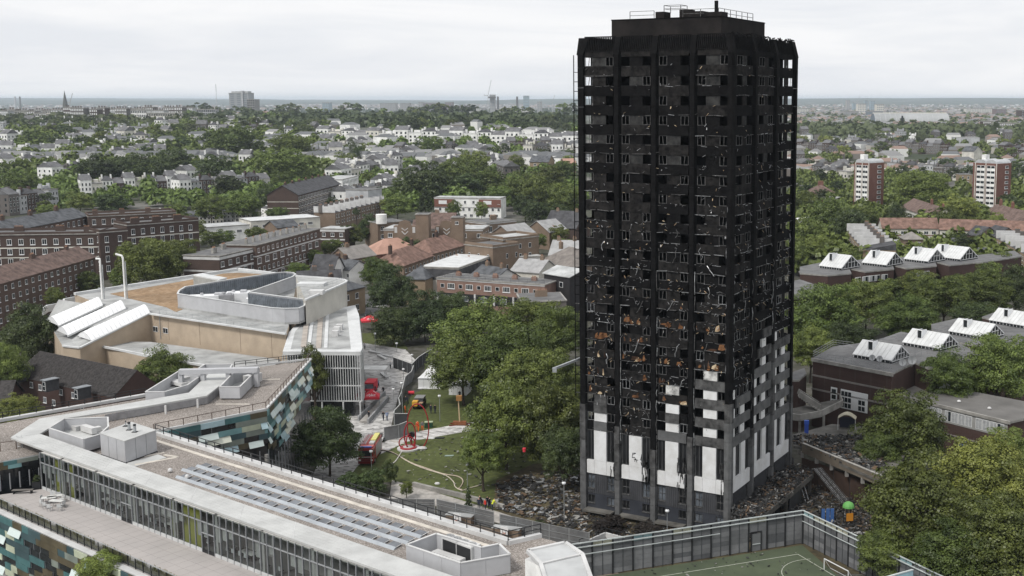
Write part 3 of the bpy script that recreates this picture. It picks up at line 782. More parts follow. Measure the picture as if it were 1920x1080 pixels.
nrm=Vector((-fd.y,fd.x,0))
for k in range(0,48):
 a=fa+fd*(1.5*k+1);b=a+nrm*9.2
 mb.bar((a.x+nrm.x*.8,a.y+nrm.y*.8,TE+.003),(b.x,b.y,TE+.003),.02,.01,JT)
for k in range(1,6):
 a=fa+nrm*(1.5*k);b=fb+nrm*(1.5*k);mb.bar((a.x,a.y,TE+.003),(b.x,b.y,TE+.003),.02,.01,JT)
mb.build('paving_joint',school,kind='stuff')
n_g=62;gl_len=(tb1-tb0).length+22;step=1.12;gz=CA-.3
GCLR=bpy.data.materials.new('clear_glazing');GCLR.use_nodes=True
_t=GCLR.node_tree;_t.nodes.clear();_o=_t.nodes.new('ShaderNodeOutputMaterial');_tr=_t.nodes.new('ShaderNodeBsdfTransparent');_tr.inputs[0].default_value=(.62,.66,.66,1)
_g=_t.nodes.new('ShaderNodeBsdfGlossy');_g.inputs['Roughness'].default_value=.03;_mx=_t.nodes.new('ShaderNodeMixShader');_mx.inputs[0].default_value=.10
_t.links.new(_tr.outputs[0],_mx.inputs[1]);_t.links.new(_g.outputs[0],_mx.inputs[2]);_t.links.new(_mx.outputs[0],_o.inputs[0])
INW=M('inner_wall',(.50,.49,.47),.8,.08,.3);INF=M('inner_floor',(.16,.155,.15),.7,.1,.3);YEL=M('lime_panel',(.36,.36,.07),.6,.05,.4)
BLIND=M('blind',(.50,.50,.48),.8,.05,.5)
bn=Vector((-bd.y,bd.x,0))
ng=int(gl_len/step)
pane=MB();pane.quad((0,0,0),(1,0,0),(1,0,1),(0,0,1),GCLR);pane_me=pane.mesh('glazing_pane')
ang=math.atan2(bd.y,bd.x)
sl_=school.location
nmul=0
mb=MB(o=(tb0.x,tb0.y,0),ex=(bd.x,bd.y))
mb.box(0,gl_len,3.3,3.5,TE,CA-.3,INW);mb.box(0,gl_len,.1,3.3,TE+.0,TE+.05,INF);mb.box(0,gl_len,.1,3.3,CA-.5,CA-.3,INW);mb.build('inner_room',school)
for k in range(0,ng,8):
 m_=MB(o=(tb0.x,tb0.y,0),ex=(bd.x,bd.y));m_.box(k*step+.2,k*step+.35,.4,3.3,TE+.05,CA-.5,INW);m_.build('inner_partition',school)
for k0,k1 in ((2,4),(5,6),(26,29),(24,25)):
 m_=MB(o=(tb0.x,tb0.y,0),ex=(bd.x,bd.y));m_.box(k0*step+.1,k1*step+.1,.5,.6,TE+.05,CA-.5,YEL);m_.build('lime_panel',school)
for k in range(ng+1):
 p=tb0+bd*(k*step)
 m_=MB(o=tuple(p),ex=(bd.x,bd.y));wide=k % 7 == 4
 m_.box(-.03,.03,-.1,.06,TE,gz,MULL)
 if wide:m_.box(.05,.45,.1,.5,TE,gz,INW)
 m_.build('mullion',school)
 if k<ng:
  dr=k in (16,17,30,31)
  for z0,z1 in ((TE+.35,TE+3.3),(TE+3.42,gz)):
   inst('glazing_pane',pane_me,school,(p.x+bd.x*.05-sl_.x,p.y+bd.y*.05-sl_.y,z0),ang,(step-.1,1,z1-z0))
  m_=MB(o=tuple(p),ex=(bd.x,bd.y));m_.box(.045,step-.045,-.06,.06,TE+3.3,TE+3.42,MULL);m_.build('transom',school);m_=MB(o=tuple(p),ex=(bd.x,bd.y));m_.box(.045,step-.045,-.06,.06,TE,TE+.35,MULLW if not dr else BLACKM)
  if dr:m_.box(.045,step-.045,-.08,.05,TE+2.1,TE+2.2,MULL)
  m_.build('sill_panel',school)
  if R.random()<.4:
   m_=MB(o=tuple(p),ex=(bd.x,bd.y));zb=TE+R.choice([2.0,2.4,1.6]);m_.box(.1,step-.1,.15,.18,zb,TE+3.3,BLIND);m_.build('blind',school)
  if R.random()<.5:
   m_=MB(o=tuple(p),ex=(bd.x,bd.y));m_.box(.0,step,1.2,2.0,TE+.72,TE+.76,M('desk_top',(.6,.6,.58),.5,0));m_.box(.1,.15,1.3,1.9,TE+.05,TE+.72,BLACKM);m_.box(step-.2,step-.15,1.3,1.9,TE+.05,TE+.72,BLACKM);m_.build('desk',school)
  if R.random()<.45:
   q=R.uniform(.2,.7);m_=MB(o=tuple(p),ex=(bd.x,bd.y));m_.box(q,q+.4,.9,1.3,TE+.45,TE+.5,BLACKM);m_.box(q,q+.4,.88,.92,TE+.5,TE+.95,M('chair_shell',(.6,.62,.62),.5,0));m_.box(q+.17,q+.23,1.0,1.2,TE+.05,TE+.45,STEEL);m_.build('classroom_chair',school)
a=P(52,832,CA-.24);b=P(760,1086,CA-.24)
m_=MB();m_.bar((a[0],a[1]+.25,CA-.45),(b[0],b[1]+.25,CA-.45),.15,.35,BLACKM);m_.build('fascia',school)
n_b=int((fb-fa).length/1.45)
angf=math.atan2(fd.y,fd.x)
balu=thing('glass_balustrade','glass balustrade with dark posts along the school terrace edge','balustrade',tuple(fa+Vector((0,0,TE))))
bpane=MB();bpane.quad((0,0,0),(1,0,0),(1,0,1),(0,0,1),GCLR);bp_me=bpane.mesh('glass_leaf');bpost=MB();bpost.box(-.035,.035,-.04,.04,0,1.14,BLACKM);bpost_me=bpost.mesh('post')
for k in range(n_b+1):
 d_=fd*(k*1.45)
 inst('post',bpost_me,balu,tuple(d_),angf)
 if k<n_b:inst('glass_leaf',bp_me,balu,tuple(d_+fd*.05+Vector((0,0,.06))),angf,(1.35,1,1.0))
m_=MB(o=tuple(fa),ex=(fd.x,fd.y));m_.box(0,n_b*1.45,-.04,.04,TE+1.14,TE+1.19,STEEL);m_.build('handrail',balu)
m_=MB(o=tuple(fa),ex=(fd.x,fd.y))
for k in range(n_b):m_.box(k*1.45+.01,k*1.45+1.44,-.85,-.1,TE-.12,TE+.02,COPE)
m_.build('coping',school)
m_=MB(o=tuple(fa),ex=(fd.x,fd.y));REED=leaf_mat('dry_planting',(.36,.32,.2),(.16,.15,.08));SOIL=M('planter_trough',(.10,.095,.085),.9,.1,1.)
m_.box(.5,n_b*1.45-2,.12,.5,TE+.003,TE+.16,SOIL)
for i in range(5200):
 x=R.uniform(.6,n_b*1.45-2.1);y=R.uniform(.16,.46);h=R.uniform(.25,.95)*(1 if math.sin(x*.7)+math.sin(x*1.9)>-.9 else .35)
 q=R.uniform(-.12,.12);m_.add([(x-.02,y,TE+.15),(x+.02,y,TE+.15),(x+q+.03,y+R.uniform(-.05,.05),TE+.15+h),(x+q-.01,y,TE+.15+h)],[(0,1,2,3)],REED)
m_.build('reed_planting',None,'dry reeds growing in the trough behind the terrace glass','plants',kind='stuff')
# ---------------------------------------------------------------- panel facades
def panel_facade(a,b,zt,zb,seed,pal=None,rowh=.80,tilt=.12,zfun=None,wp=.24):
 pal=pal or MOS+[MOS[0],MOS[2],MOS[4],MOS[1]]
 rr=random.Random(seed);A_=Vector((a[0],a[1],0));B_=Vector((b[0],b[1],0));L_=(B_-A_).length;d_=(B_-A_).normalized()
 nr=int((zt-zb)/rowh);cnt=0
 for r_ in range(nr):
  x=-rr.uniform(0,1.2);z1=zt-r_*rowh;z0=z1-rowh
  while x<L_:
   l=rr.choice([1.5,2.2,2.8,3.4]);x0=max(0,x);x1=min(L_,x+l)
   if x1-x0>.3 and (zfun is None or z0>zfun((x0+x1)/2)):
    q=rr.random()
    m_=MB(o=(a[0],a[1],0),ex=(d_.x,d_.y))
    if q<wp and r_>0:
     m_.box(x0+.03,x1-.03,.02,.06,z0+.03,z1-.03,DGL);m_.box(x0,x0+.04,-.03,.08,z0,z1,MULL);m_.build('window_pane',school)
    elif q<wp+tilt and r_>0:
     mm=rr.choice([OPENP,OPENP,OPENC,MOS[3]]);o_=.42
     m_.add([(x0+.03,-.02,z1-.03),(x1-.03,-.02,z1-.03),(x1-.03,-o_,z0-.05),(x0+.03,-o_,z0-.05),(x0+.03,.03,z1-.06),(x1-.03,.03,z1-.06),(x1-.03,-o_+.06,z0-.09),(x0+.03,-o_+.06,z0-.09)],[(0,3,2,1),(4,5,6,7),(0,4,7,3),(1,2,6,5),(3,7,6,2),(0,1,5,4)],mm)
     m_.build('open_vent',school)
    else:
     m_.box(x0+.012,x1-.012,-.1-.03*rr.random(),.0,z0+.012,z1-.012,rr.choice(pal));m_.build('facade_panel',school)
   x += l
 return
panel_facade(W1,Wc,GR-.05,9.6,3)
panel_facade(Wc,W3,GR-.05,7.2,4,tilt=.3,zfun=lambda x:7.6+abs(x-9)*.16)
panel_facade(tuple(fa-nrm*.86),tuple(fb-nrm*.86),TE-.15,TE-7.6,6,pal=[MOS[0],MOS[0],MOS[4],MOS[4],MOS[4],MOS[5],MOS[5],MOS[5],MOS[2],MOS[6]],tilt=.07,rowh=.78,wp=.36)
panel_facade(P(-60,877.5,GR),P(71,853.2,GR),GR-.05,GR-1.5,9,tilt=0,rowh=.5)
m_=MB()
for (a,b,z0,z1,n) in ((W1,Wc,0,9.55,12),(Wc,W3,0,7.4,16),(P(-60,877.5,GR),P(71,853.2,GR),TE,GR-1.6,7)):
 for k in range(n+1):
  x=a[0]+(b[0]-a[0])*k/n;y=a[1]+(b[1]-a[1])*k/n;m_.box(x-.05,x+.05,y-.08,y+.08,z0,z1,MULL)
m_.build('glazing_mullion',school,kind='stuff')
for p in (P(502,770,GR),):
 m_=MB();m_.tube([(p[0]-.3,p[1]-.5,0),(p[0]-.3,p[1]-.5,9)],.28,CONC,10);m_.build('column',school)
def coping(pts,z,wd,hh,off=0,mat=None):
 m_=MB()
 for i in range(len(pts)-1):m_.bar((*pts[i],z+hh/2),(*pts[i+1],z+hh/2),wd,hh,mat or COPE)
 m_.build('coping',school)
RL={}
par1=PP([(292,815),(953,1021),(1014,1007)],GR)
coping(par1,GR,.5,.42);coping([(p[0]+.25,p[1]+.85) for p in par1[:2]],GR-.3,1.1,.3)
par2=PP([(289,811),(499,768.5),(583,674.5)],GR);coping(par2,GR,.35,.25)
par3=PP([(583,674.5),(440,691)],GR);coping(par3,GR,.35,.3)
par4=PP([(-60,801),(273,743)],GR);coping(par4,GR,.7,.4)
coping([(p[0]+.1,p[1]-1.9) for p in par1[:2]],GR,.55,.04,mat=CREAMSTRIP)
for p0,p1,w_ in (((253,872),(330,858),.5),((333,857),(308,853),.4),((262,857),(308,849),.4),((405,758),(468,758),.35),((487,712),(525,711),.35)):
 a=P(*p0,GR);b=P(*p1,GR);m_=MB();m_.bar((a[0],a[1],GR+.02),(b[0],b[1],GR+.02),w_,.05,CREAMSTRIP);m_.build('roof_strip',school)
def railing(pts,label,m=BLACKM,h=1.1,step=1.9,rows=2,z=GR,shift=(0,0)):
 t_=thing('roof_railing',label,'railing',(pts[0][0]+shift[0],pts[0][1]+shift[1],z))
 for i in range(len(pts)-1):
  a=Vector((pts[i][0]+shift[0],pts[i][1]+shift[1],z));b=Vector((pts[i+1][0]+shift[0],pts[i+1][1]+shift[1],z));n=max(1,round((b-a).length/step))
  m_=MB()
  for k in range(rows):m_.bar(a+Vector((0,0,h*(k+1)/rows)),b+Vector((0,0,h*(k+1)/rows)),.075,.075,m)
  m_.build('rail',t_)
  for k in range(n+(i == len(pts)-2)):
   q=a.lerp(b,k/n);m_=MB();m_.box(q.x-.045,q.x+.045,q.y-.045,q.y+.045,z,z+h,m);m_.build('post',t_)
railing(par1,'black railing along the white parapet beside the three long rows of rooflights',z=GR+.42,h=.95)
railing(par2,'thin rusty-brown railing round the roof above the teal and cream panels',M('brown_rail',(.12,.09,.075),.6,0),z=GR+.25,h=.9,rows=1)
railing(par3,'dark railing on the back edge of the gravel roof, before the leisure centre',z=GR+.3,h=.8)
railing(par4,'long dark railing on the far left parapet, in front of the dark tiled houses',z=GR+.4,h=.8,step=2.1)
railing(PP([(-30,851),(31,842)],GR),'short brown railing on the gravel roof at the left edge, near the caged ladder',M('brown_rail',(.12,.09,.075),.6,0),rows=1)
rlb={}
for (p0,p1,nm) in (((369,871.5),(790,1005),'nearest the black railing'),((342,878.5),(765,1016.5),'in the middle'),((331,892),(741,1027),'nearest the canopy')):
 a=Vector(P(*p0,GR+.2));b=Vector(P(*p1,GR+.2));L_=(b-a).length;d_=(b-a).normalized();n=int(L_/1.75)
 t_=thing('rooflight_row','long row of rooflights on the gravel roof, the one '+nm,'rooflights',(a.x,a.y,GR),0,'rooflight rows')
 m_=MB(o=(a.x,a.y,GR),ex=(d_.x,d_.y));m_.add([(0,-.22,.0),(L_,-.22,.0),(L_,-.02,.22),(0,-.02,.22),(L_,.14,.22),(0,.14,.22),(0,.14,0),(L_,.14,0)],[(0,1,2,3),(3,2,4,5),(5,4,7,6),(0,3,5,6),(1,7,4,2)],M('rooflight_kerb',(.38,.41,.44),.4,.06,.5));m_.build('kerb',t_)
 for k in range(n):
  x=(k+.25)*L_/n
  m_=MB(o=(a.x,a.y,GR),ex=(d_.x,d_.y));m_.add([(x,.17,.2),(x+1.15,.17,.2),(x+1.15,.95,.3),(x,.95,.3),(x,.17,.05),(x+1.15,.17,.05),(x+1.15,.95,.02),(x,.95,.02)],[(0,1,2,3),(0,3,7,4),(1,5,6,2),(2,6,7,3),(0,4,5,1)],M('rooflight_glass',(.13,.14,.155),.2,.2,.4,spec=.5));m_.build('glass',t_)
  m_=MB(o=(a.x,a.y,GR),ex=(d_.x,d_.y));m_.bar((x+1.3,.15,.2),(x+1.3,1.05,.33),.06,.06,COPE);m_.build('fin',t_)
# ---------------------------------------------------------------- roof plant
def enclosure(label,pts,z0,z1,th=.14,floor=None,mat=None):
 """open-topped screen of sheet panels around a polygon (pixels at its top edge)"""
 w_=PP(pts,z1);c=(sum(p[0] for p in w_)/len(w_),sum(p[1] for p in w_)/len(w_))
 t_=thing('plant_enclosure',label,'plant enclosure',(c[0],c[1],z0),0)
 for i in range(len(w_)):
  a=Vector((*w_[i],0));b=Vector((*w_[(i+1)% len(w_)],0));n=max(1,round((b-a).length/2.6))
  for k in range(n):
   p=a.lerp(b,k/n);q=a.lerp(b,(k+1)/n);g_=(q-p).normalized()*.012
   m_=MB();m_.bar((p.x+g_.x,p.y+g_.y,(z0+z1)/2),(q.x-g_.x,q.y-g_.y,(z0+z1)/2),th,z1-z0,mat or ENCL);m_.build('screen_panel',t_)
  m_=MB();m_.bar((a.x,a.y,z1+.04),(b.x,b.y,z1+.04),th+.08,.08,COPE);m_.build('top_trim',t_)
 m_=MB();m_.prism(w_,z0,z0+.08,floor or CANM);m_.build('deck',t_)
 return t_,c
e1,c_=enclosure('open grey enclosure beside the white boxy plant room on the folded canopy roof',[(92,803),(120,785.7),(202,782.6),(203,800),(187,815),(157,824)],GR+.3,17.1)
def ducts(label,px,py,z,lst,cat='ducting'):
 p=P(px,py,z);t_=thing('ductwork',label,cat,p)
 for (x0,x1,y0,y1,h0,h1) in lst:m_=MB(o=p,ex=(bd.x,bd.y));m_.box(x0,x1,y0,y1,h0,h1,COPE);m_.build('duct',t_)
 return t_
ducts('white ducts lying inside the open enclosure beside the boxy plant room',140,812,GR+.4,[(-3.2,-.6,.5,1.6,0,.6),(0,2.8,.8,1.5,.1,.9),(1.2,1.9,1.6,2.6,0,.6)])
bx=PP([(187.5,812.5),(246,791.7),(292.5,806.7),(233.3,827.5)],17.95)
bxt=thing('boxy_plant_room','pale grey boxy plant room with two stubby flues on the gravel roof','plant room',P(240,850,GR))
m_=MB();m_.prism(bx,GR+.05,17.9,ENCL);m_.build('wall',bxt)
m_=MB();m_.prism([(p[0]*1.0+(p[0]-bx[0][0]*.5-bx[2][0]*.5)*.015,p[1]+(p[1]-bx[0][1]*.5-bx[2][1]*.5)*.015) for p in bx],17.9,18.0,CANM);m_.build('roof',bxt)
for i in range(4):
 a=Vector((*bx[i],0));b=Vector((*bx[(i+1)% 4],0))
 for k in (1,2):
  q=a.lerp(b,k/3);m_=MB();m_.box(q.x-.03,q.x+.03,q.y-.03,q.y+.03,GR+.1,17.88,MULL);m_.build('panel_joint',bxt)
 m_=MB();m_.bar((a.x,a.y,GR+.05),(b.x,b.y,GR+.05),.12,.12,BLACKM);m_.build('base_trim',bxt)
for px,py,h in ((242.5,806,1.0),(253,810,1.0),(236,799,.7)):
 p=P(px,py,18.0);m_=MB();r_=.17 if h>.8 else .06
 m_.tube([(p[0],p[1],18.0),(p[0],p[1],18.0+h*.8)],r_,STEEL,10);m_.tube([(p[0],p[1],18.0+h*.8),(p[0],p[1],18.0+h)],r_*1.05,BLACKM,10);m_.box(p[0]-.3,p[0]+.3,p[1]-.3,p[1]+.3,18.0,18.06,BLACKM);m_.build('flue',bxt)
a=P(300,868,GR);m_=MB();pl=PP([(238,868),(296,852),(312,858),(246,877)],GR+.03);m_.prism(pl,GR,GR+.04,CANM);m_.build('paving_pad',school)
enclosure('open grey enclosure on the left of the bridging duct',[(273,735),(309,735),(351.6,722),(379,703),(334,697)],GR+.2,17.0)
ducts('white ducts inside the enclosure left of the bridging duct',325,725,GR+.3,[(-2.5,2.2,0,1.3,.3,.8),(-1,0,1.6,3.2,0,1.0),(1.2,2.4,1.2,3.2,0,.9)])
enclosure('tall grey enclosure at the right end of the bridging duct',[(412,725.6),(449.6,725.6),(486,689.4),(437,700)],GR+.2,17.1)
ducts('round vent and ducts inside the tall right enclosure',452,722,GR+.3,[(-1.2,.8,1.2,2.2,0,1.1),(-.2,.4,2.5,3.5,0,1.3)])
a=Vector(P(336,697,17.9));b=Vector(P(484,693,17.9));m_=MB();m_.bar(a,b,1.1,.7,ENCL);t_=thing('bridging_duct','long straight grey duct bridging the two roof enclosures','duct',(a.x,a.y,GR));m_.build('duct_body',t_)
for q in (.02,.3,.62,.98):
 p=a.lerp(b,q);m_=MB();m_.box(p.x-.3,p.x+.3,p.y-.4,p.y+.4,GR+.1,17.6,ENCL);m_.build('duct_leg',t_)
enclosure('low grey kerbed box behind the bridging duct',[(372,691),(384,683.5),(436,683),(431,691)],GR,16.4)
e4,c4=enclosure('large grey enclosure around the chillers at the end of the long roof',[(762,1022),(818,1001),(903,1027),(936,1020),(956,1040),(864,1056)],GR+.05,17.0)
ch=P(880,1052,GR+.5);t_=thing('chiller_unit','twin black-sided chiller with four round fans on top','air conditioner',(ch[0],ch[1],GR+.1))
a=Vector(P(829,1029,GR+.5));b=Vector(P(884,1050,GR+.5));d_=(b-a);L_=d_.length;d_.normalize()
for k in range(2):
 m_=MB(o=(a.x,a.y,GR+.2),ex=(d_.x,d_.y));x0=k*L_/2;m_.box(x0+.05,x0+L_/2-.05,0,1.15,0,1.35,BLACKM);m_.box(x0+.02,x0+L_/2-.02,-.03,1.2,1.35,1.5,COPE);m_.build('casing',t_)
 m_=MB(o=(a.x,a.y,GR+.2),ex=(d_.x,d_.y));m_.box(x0-.03,x0+.05,-.04,1.2,0,1.5,COPE);m_.box(x0+L_/2-.05,x0+L_/2+.03,-.04,1.2,0,1.5,COPE);m_.build('end_panel',t_)
for k in range(4):
 x=(k+.5)*L_/4;m_=MB(o=(a.x,a.y,GR+.2),ex=(d_.x,d_.y));m_.tube([(x,.58,1.5),(x,.58,1.68)],.36,COPE,16,cap=False);m_.tube([(x,.58,1.52),(x,.58,1.55)],.34,M('fan_grille',(.34,.34,.34),.6,0),16)
 for q in range(5):an=q*2*math.pi/5;m_.bar((x,.58,1.62),(x+math.cos(an)*.34,.58+math.sin(an)*.34,1.62),.05,.02,STEEL)
 m_.build('fan',t_)
ducts('flat white duct run in front of the chillers',845,1052,GR+.2,[(-2.6,1.2,0,.8,.0,.35),(-3.0,-2.2,1.4,2.2,0,.5)])
sh=thing('rooftop_stair_house','large white stair head with chamfered edges and a sloping glazed top','stair head',P(1050,1080,GR))
zt=18.6
o4=PP([(984,1030),(1063,1014),(1099,1037),(1125,1105),(1040,1120),(1013,1060)],zt)
m_=MB();m_.prism(o4,[GR,GR,GR,3,3,GR],[zt-.9,zt-.1,zt-.5,zt-1.2,zt-1.2,zt-.1],WHITE,COPE);m_.build('body',sh)
fr_=[Vector(P(x,y,zt+.05)) for x,y in ((990,1033),(1060,1018),(1092,1040),(1110,1090),(1028,1104),(1014,1058))]
GT=M('etched_glass',(.46,.47,.47),.35,.06,.4)
for k,(i,j,k2,l) in enumerate(((0,1,2,5),(5,2,3,4))):
 m_=MB();q=[fr_[i],fr_[j],fr_[k2],fr_[l]];c=sum(q,Vector())/4
 q=[p.lerp(c,.07) for p in q];m_.add([tuple(p) for p in q]+[tuple(p-Vector((0,0,.2))) for p in q],[(0,3,2,1),(4,5,6,7)]+[(x,(x+1)% 4,(x+1)% 4+4,x+4) for x in range(4)],GT);m_.build('roof_glass',sh)
for i in range(6):m_=MB();m_.bar(fr_[i],fr_[(i+1)% 6],.35,.3,COPE);m_.build('frame',sh)
m_=MB();m_.bar(fr_[5],fr_[2],.22,.26,COPE);m_.build('frame',sh)
p=P(43,890,TE);t_=thing('caged_ladder','white caged ladder climbing to the gravel roof at the left end of the terrace','ladder',(p[0],p[1],TE))
for x in (-.3,.3):m_=MB(o=p);m_.bar((x,-.2,.6),(x,-.2,5.2),.05,.05,MULLW);m_.build('stile',t_)
for k in range(15):m_=MB(o=p);m_.bar((-.3,-.2,.8+.3*k),(.3,-.2,.8+.3*k),.04,.04,MULLW);m_.build('rung',t_)
for k in range(4):
 m_=MB(o=p);pts=[(math.cos(q)*.38,-.2-math.sin(q)*.6,2.3+.8*k) for q in [i*math.pi/6 for i in range(7)]];m_.tube(pts,.03,MULLW,4);m_.build('cage_hoop',t_)
p=P(43,925,TE);t_=thing('terrace_bench','low dark bench against the dark glazing at the back left of the terrace','bench',p,.1)
for k in range(3):m_=MB(o=p);m_.box(-1.2,1.2,-.3+.2*k,-.13+.2*k,.42,.47,M('bench_slat',(.16,.15,.14),.8,0));m_.build('slat',t_)
for x in (-1,1):m_=MB(o=p);m_.box(x-.05,x+.05,-.25,.25,0,.42,BLACKM);m_.build('leg',t_)
p=P(72,914,TE);t_=thing('planter','dark square planter with a small bush by the terrace doors','planter',p)
m_=MB(o=p);m_.box(-.5,.5,-.5,.5,0,.8,BLACKM);m_.build('box',t_)
inst('bush',crowns('dark',2)[0],t_,(0,0,1.1),0,(.6,.6,.5))
def seat_table(px,py,rz,label):
 p=P(px,py,TE);t_=thing('folding_table',label,'table',p,rz,'pale tables pushed together on the terrace')
 TT=M('table_top',(.62,.62,.60),.5,.06,1.)
 m_=MB();m_.box(-.8,.8,-.38,.38,.72,.76,TT);o_=inst('tabletop',m_.mesh('tabletop'),t_)
 for x in (-.7,.7):
  for y in (-.3,.3):m_=MB();m_.bar((x,y,0),(x*.95,y,.72),.05,.05,STEEL);inst('leg',m_.mesh('leg'),t_)
seat_table(92,944,.3,'pale folding table on the left of the huddle on the terrace');seat_table(107,950,-.15,'pale folding table on the right of the huddle on the terrace');seat_table(103,941,.5,'pale folding table at the back of the huddle on the terrace')
def tchair(px,py,rz,label):
 p=P(px,py,TE);t_=thing('plastic_chair',label,'chair',p,rz,'pale chairs huddled round the terrace tables')
 CH=M('chair_plastic',(.52,.53,.53),.5,0)
 m_=MB();m_.box(-.22,.22,-.22,.22,.43,.47,CH);inst('seat',m_.mesh('seat'),t_)
 m_=MB();m_.box(-.22,.22,.2,.24,.5,.88,CH);inst('backrest',m_.mesh('backrest'),t_)
 for x in (-.2,.2):
  for y in (-.2,.2):m_=MB();m_.bar((x,y,0),(x,y,.43),.035,.035,STEEL);inst('leg',m_.mesh('leg'),t_)
chs=[(80,950,2.6),(86,954,2.9),(94,958,3.0),(112,958,3.3),(118,952,4.2),(116,942,5.3),(110,937,.3),(97,936,.1),(81,942,1.4)]
for k,c in enumerate(chs):
 tchair(*c,'pale plastic chair '+['at the left end','front left','at the front, before the left table','at the front, before the right table','at the right end','back right','at the back, second from the right','at the back, nearest the glazing','at the back left'][k]+' of the terrace huddle')
for k,(px,py) in enumerate(((319,886),(351,898))):
 p=P(px,py,GR);t_=MB();t_.ell((p[0],p[1],GR+.2),(.28,.28,.35),COPE,half=True);t_.build('roof_vent',None,'small white domed roof vent at the start of the rooflights, '+('left' if k == 0 else 'right')+' one','vent')
# ================================================================ LEISURE CENTRE
UZ,LZ,LR=13.5,8.4,12.7
BEIGE=brick_mat('beige_brick',(.46,.375,.285),(.41,.335,.255),(.44,.37,.29),.7)
SEDUM=ramp_mat('bare_earth_roof','noise',[(.3,(.17,.115,.065)),(.5,(.27,.18,.105)),(.7,(.36,.27,.18))],.8,stretch=None)
PLAINW=M('smooth_cream_panel',(.52,.50,.45),.7,.07,.2)
ROOFG=M('grey_membrane',(.35,.355,.35),.8,.14,.25)
ROOFW=M('white_roof_edge',(.57,.58,.58),.6,.07,.3)
POLY=M('white_rooflight',(.76,.77,.78),.4,.03,.3)
lc=thing('leisure_centre','pale leisure centre with beige brick walls, barrel rooflights and a louvred corner','leisure centre',P(450,640,0))
def Pp(lst,z):return PP(lst,z)
low=Pp([(283,641),(526,674),(500,700),(430,694),(265,668),(192,650),(220,640)],LZ)
MB().prism(low,0,LZ,BEIGE,ROOFG).build('low_hall',lc)
mb=MB();
pts=Pp([(192,649),(283,666.5),(350,679),(430,692)],LZ+.3)
for i in range(3):mb.bar((*pts[i],LZ+.2),(*pts[i+1],LZ+.2),.45,.4,ROOFW)
mb.build('coping',lc)
wl=[P(282,588,UZ)[:2],P(536,625.7,UZ)[:2]]
back=Pp([(541,612),(556,530),(489,510.6),(446,505.5),(360,518.7),(140,552),(200,575)],UZ)
up=[wl[0],wl[1]]+back
MB().prism(up,0,UZ,BEIGE,ROOFG).build('upper_hall',lc)
er=Pp([(206,551),(334,529),(420,513),(445,511.5),(490,514),(500,522),(430,545),(330,585),(312,576)],UZ+.02)
MB().prism(er,UZ-.2,UZ+.06,SEDUM).build('earth_roof',lc)
mb=MB();cps=Pp([(282,588),(536,625.7)],UZ+.2);mb.bar((*cps[0],UZ+.15),(*cps[1],UZ+.15),.5,.3,ROOFW);mb.build('coping',lc)
mb=MB();cps=Pp([(140,551),(360,517.7),(446,504.5),(489,509.6),(556,518)],UZ+.3)
for i in range(4):mb.bar((*cps[i],UZ+.3),(*cps[i+1],UZ+.3),.8,.6,ROOFW)
mb.build('coping',lc)
a,b=Vector((*wl[0],0)),Vector((*wl[1],0));dW=(b-a).normalized();LW=(b-a).length
for q in (.14,.38,.68,.9):
 m_=MB(o=(a.x,a.y,0),ex=(dW.x,dW.y));m_.box(LW*q-.04,LW*q+.04,-.03,.01,LZ,UZ,M('wall_joint',(.2,.16,.12),.9,0));m_.build('wall_joint',lc)
for q in (.035,.115):
 m_=MB(o=(a.x,a.y,0),ex=(dW.x,dW.y));x=LW*q
 m_.box(x-.8,x+.8,-.06,.02,LZ+1.3,LZ+2.5,FRAME);m_.box(x-.72,x-.05,-.08,-.05,LZ+1.4,LZ+2.4,GLASS);m_.box(x+.05,x+.72,-.08,-.05,LZ+1.4,LZ+2.4,GLASS);m_.build('window',lc)
m_=MB(o=(a.x,a.y,0),ex=(dW.x,dW.y));m_.tube([(LW*.075,-.12,LZ),(LW*.075,-.12,UZ+.6)],.07,STEEL,6)
for k in range(12):m_.bar((LW*.082,-.15,LZ+1+k*.4),(LW*.095,-.15,LZ+1+k*.4),.04,.04,STEEL)
m_.build('pipe',lc)
sl=[P(282,588,UZ),P(200,575,UZ),P(110,561.5,UZ),P(88,600,9.3),P(118,650,9.3),P(150,653.5,9.3)]
sv=[tuple(p) for p in sl]
k=len(sv);mb=MB();mb.prism([p[:2] for p in sv],0,[p[2] for p in sv],BEIGE,ROOFG);mb.build('pool_hall',lc)
def slope_z(px,py):
 p0,p1,p2=Vector(sv[0]),Vector(sv[2]),Vector(sv[5]);n=(p1-p0).cross(p2-p0);d=Vector(ray(px,py));o=Vector((0,0,H));t=(p0-o).dot(n)/d.dot(n);return o+d*t
def barrel(u0,u1,l0,l1,label):
 a0,a1,b0,b1=[slope_z(*q) for q in (u0,u1,l0,l1)];mb=MB();n=10;hs=1.25;v=[];ns=14
 for j in range(ns+1):
  p=a0.lerp(b0,j/ns);q=a1.lerp(b1,j/ns)
  for i in range(n+1):
   t=i/n;c=p.lerp(q,t);v.append((c.x,c.y,c.z+.25+math.sin(math.pi*t)*hs))
 f=[(j*(n+1)+i,j*(n+1)+i+1,(j+1)*(n+1)+i+1,(j+1)*(n+1)+i) for j in range(ns) for i in range(n)]
 f +=[tuple(range(n+1))[::-1],tuple(ns*(n+1)+i for i in range(n+1))]
 mb.add(v,f,POLY)
 o=mb.build('barrel_rooflight',lc)
 m2=MB()
 for j in range(ns+1):
  for i in range(n):
   p=Vector(v[j*(n+1)+i]);q=Vector(v[j*(n+1)+i+1]);m2.bar(p+Vector((0,0,.02)),q+Vector((0,0,.02)),.07,.06,ROOFW)
 m2.build('glazing_rib',o)
 m3=MB()
 for (p,q) in ((a0,b0),(a1,b1)):m3.bar(p+Vector((0,0,.1)),q+Vector((0,0,.1)),.25,.35,ROOFW)
 m3.build('kerb',o)
